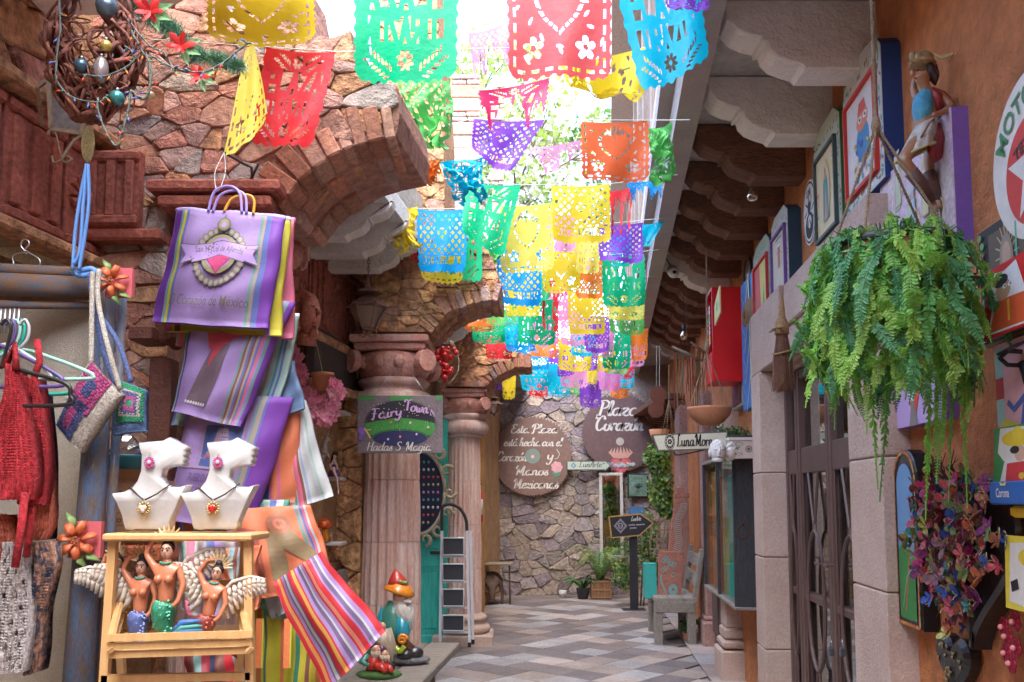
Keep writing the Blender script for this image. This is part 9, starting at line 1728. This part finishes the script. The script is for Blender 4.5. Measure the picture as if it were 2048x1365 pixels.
b=B();b.use(g_tn,True);b.tube([v(-12,56,-22),v(-12,74,-22)],7*k,8);b.use(g_rd,True);b.lathe([(4*k,0),(17*k,2*k),(14*k,12*k),(6*k,18*k),(.001,19*k)],16,T=Matrix.Translation(v(-12,74,-22)));b.use(g_bd,True)
for q in range(7):b.ball(v(-12+12*math.cos(q),80+3*math.sin(q*2),-22-11*abs(math.sin(q))),1.8*k,5,4)
b.build('mushroom',None,t);b=B();b.use(gp_('lime',(.36,.45,.03)),True);b.tube(cr([v(-34,96),v(-30,84),v(-24,72)]),[2*k]*3+[5*k]*10,7);b.build('leaf',None,t)
o=W(752,1345,5.25);k=5.25/F;t=thing('garden_gnome','small seated pair figurine in red clothes and purple caps on a grassy base','garden gnome',o,0,'garden gnomes on the left bench')
b=B();b.use(mat('moss_base',(.08,.18,.05),.9,bump=.8,bsc=60),True);b.ball(v(6,-4),44*k,16,6,sq=(1.05,.55,.24));b.build('base',None,t)
for(dx,s,nm)in((-4,1.0,'figure'),(14,.8,'figure')):
 b=B();b.use(g_rd,True);b.tube([v(dx,6,-4),v(dx,24*s,-2),v(dx+2,38*s)],[15*k*s,13*k*s,8*k*s],12);b.tube([v(dx+4,14,-10),v(dx+20*s,12,-20),v(dx+26*s,4,-20)],[8*k*s,7*k*s,6*k*s],9);b.use(g_teal,True);b.tube([v(dx-12,34*s),v(dx-22,20*s,-6),v(dx-8,16,-14)],[6*k,7*k,4*k],8);b.use(g_sk,True);b.ball(v(dx+3,46*s,-3),9*k*s,12,8);b.ball(v(dx+11*s,45*s,-8),3*k,6,5);b.use(g_tn,True)
 for q in range(6):b.tube([v(dx-4+q*3,42*s,-8),v(dx-2+q*3,32*s-(q%2)*4,-12)],[3*k,1.5*k],6)
 b.use(gp_('plum',(.13,.04,.10)),True);b.tube([v(dx,50*s),v(dx-4,60*s),v(dx-10,68*s)],[10*k*s,7*k*s,1*k],10);b.build(nm,None,t)
m_card=mat('cardboard',(.34,.20,.11),.85,c2=(.27,.15,.08),fine=.06)
o=W(250,1065,3.2);k=3.2/F;t=thing('cardboard_box','open brown cardboard box printed Helado Vainilla, left of the busts','box',o);b=MB();b.box((0,.1,.09),(.20,.2,.2));b.build('carton',m_card,t);b=MB();b.add([(-.10,0,.19),(.10,0,.19),(.11,-.05,.225),(-.11,-.04,.23)],[(0,1,2,3)]);b.build('flap',m_card,t);A=Art(-.001);A.b.use(pcol((.06,.04,.03)));plain(A.b,'Helado Vainilla',-.01,.035,.034,A.y);plain(A.b,'000',.0,.12,.045,A.y);A.line((.06,.04,.03),[(-.09,.025),(.09,.025)],.002);A.line((.06,.04,.03),[(-.09,.07),(.09,.07)],.002);A.done('printing',t)
o=W(255,1120,3.1);t=thing('orange_wooden_box','low orange brown box with black stamps beneath the cardboard carton','box',o);b=MB();b.box((0,.1,.02),(.22,.2,.05),bev=.003);b.build('box',mat('orange_box',(.42,.12,.05),.7),t);A=Art(-.001);A.b.use(pcol((.08,.02,.02)));plain(A.b,'D-A',.01,.008,.035,A.y);A.done('stamp',t)
o=W(248,965,3.3);t=thing('teal_basin','dark teal plastic basin standing on the cardboard box','basin',o);b=MB();b.use(flat('teal_plastic',(.02,.13,.17),.35),True);b.lathe([(.09,0),(.125,.09),(.13,.10),(.12,.10),(.085,.01),(.001,.01)],24);b.build('basin',None,t)
o=W(252,905,3.25);t=thing('plastic_bag','crumpled clear plastic bag in the teal basin','bag',o);b=MB();b.use(glass('clear_plastic',(.9,.9,.9),.15,.25));rg=random.Random(6);n=12;vs=[]
for j in range(8):
 for i in range(n):a=i*6.283/n;r=.055*math.sin(.3+j*.38)*rg.uniform(.75,1.15);vs.append((r*math.cos(a),r*math.sin(a),-.05+j*.018))
b.add(vs,[(j*n+i,j*n+(i+1)%n,(j+1)*n+(i+1)%n,(j+1)*n+i)for j in range(7)for i in range(n)]);b.build('film',None,t)
o=W(330,700,3.45);k=3.45/F;t=thing('carved_bracket','dark carved wooden bracket and post left of the bags','bracket',o);m_cb=mat('dark_rosewood',(.17,.06,.04),.6,c2=(.09,.03,.02),bump=.3);b=MB();b.use(m_cb);b.box((0,0,-190*k),(44*k,.08,340*k),bev=.006);b.box((-22*k,-.06,22*k),(46*k,.16,30*k),bev=.008);b.box((6*k,-.02,40*k),(30*k,.1,60*k),bev=.01);b.use(m_cb,True);b.ball((28*k,-.03,18*k),22*k,12,8,sq=(.8,.8,1));b.build('bracket',None,t)
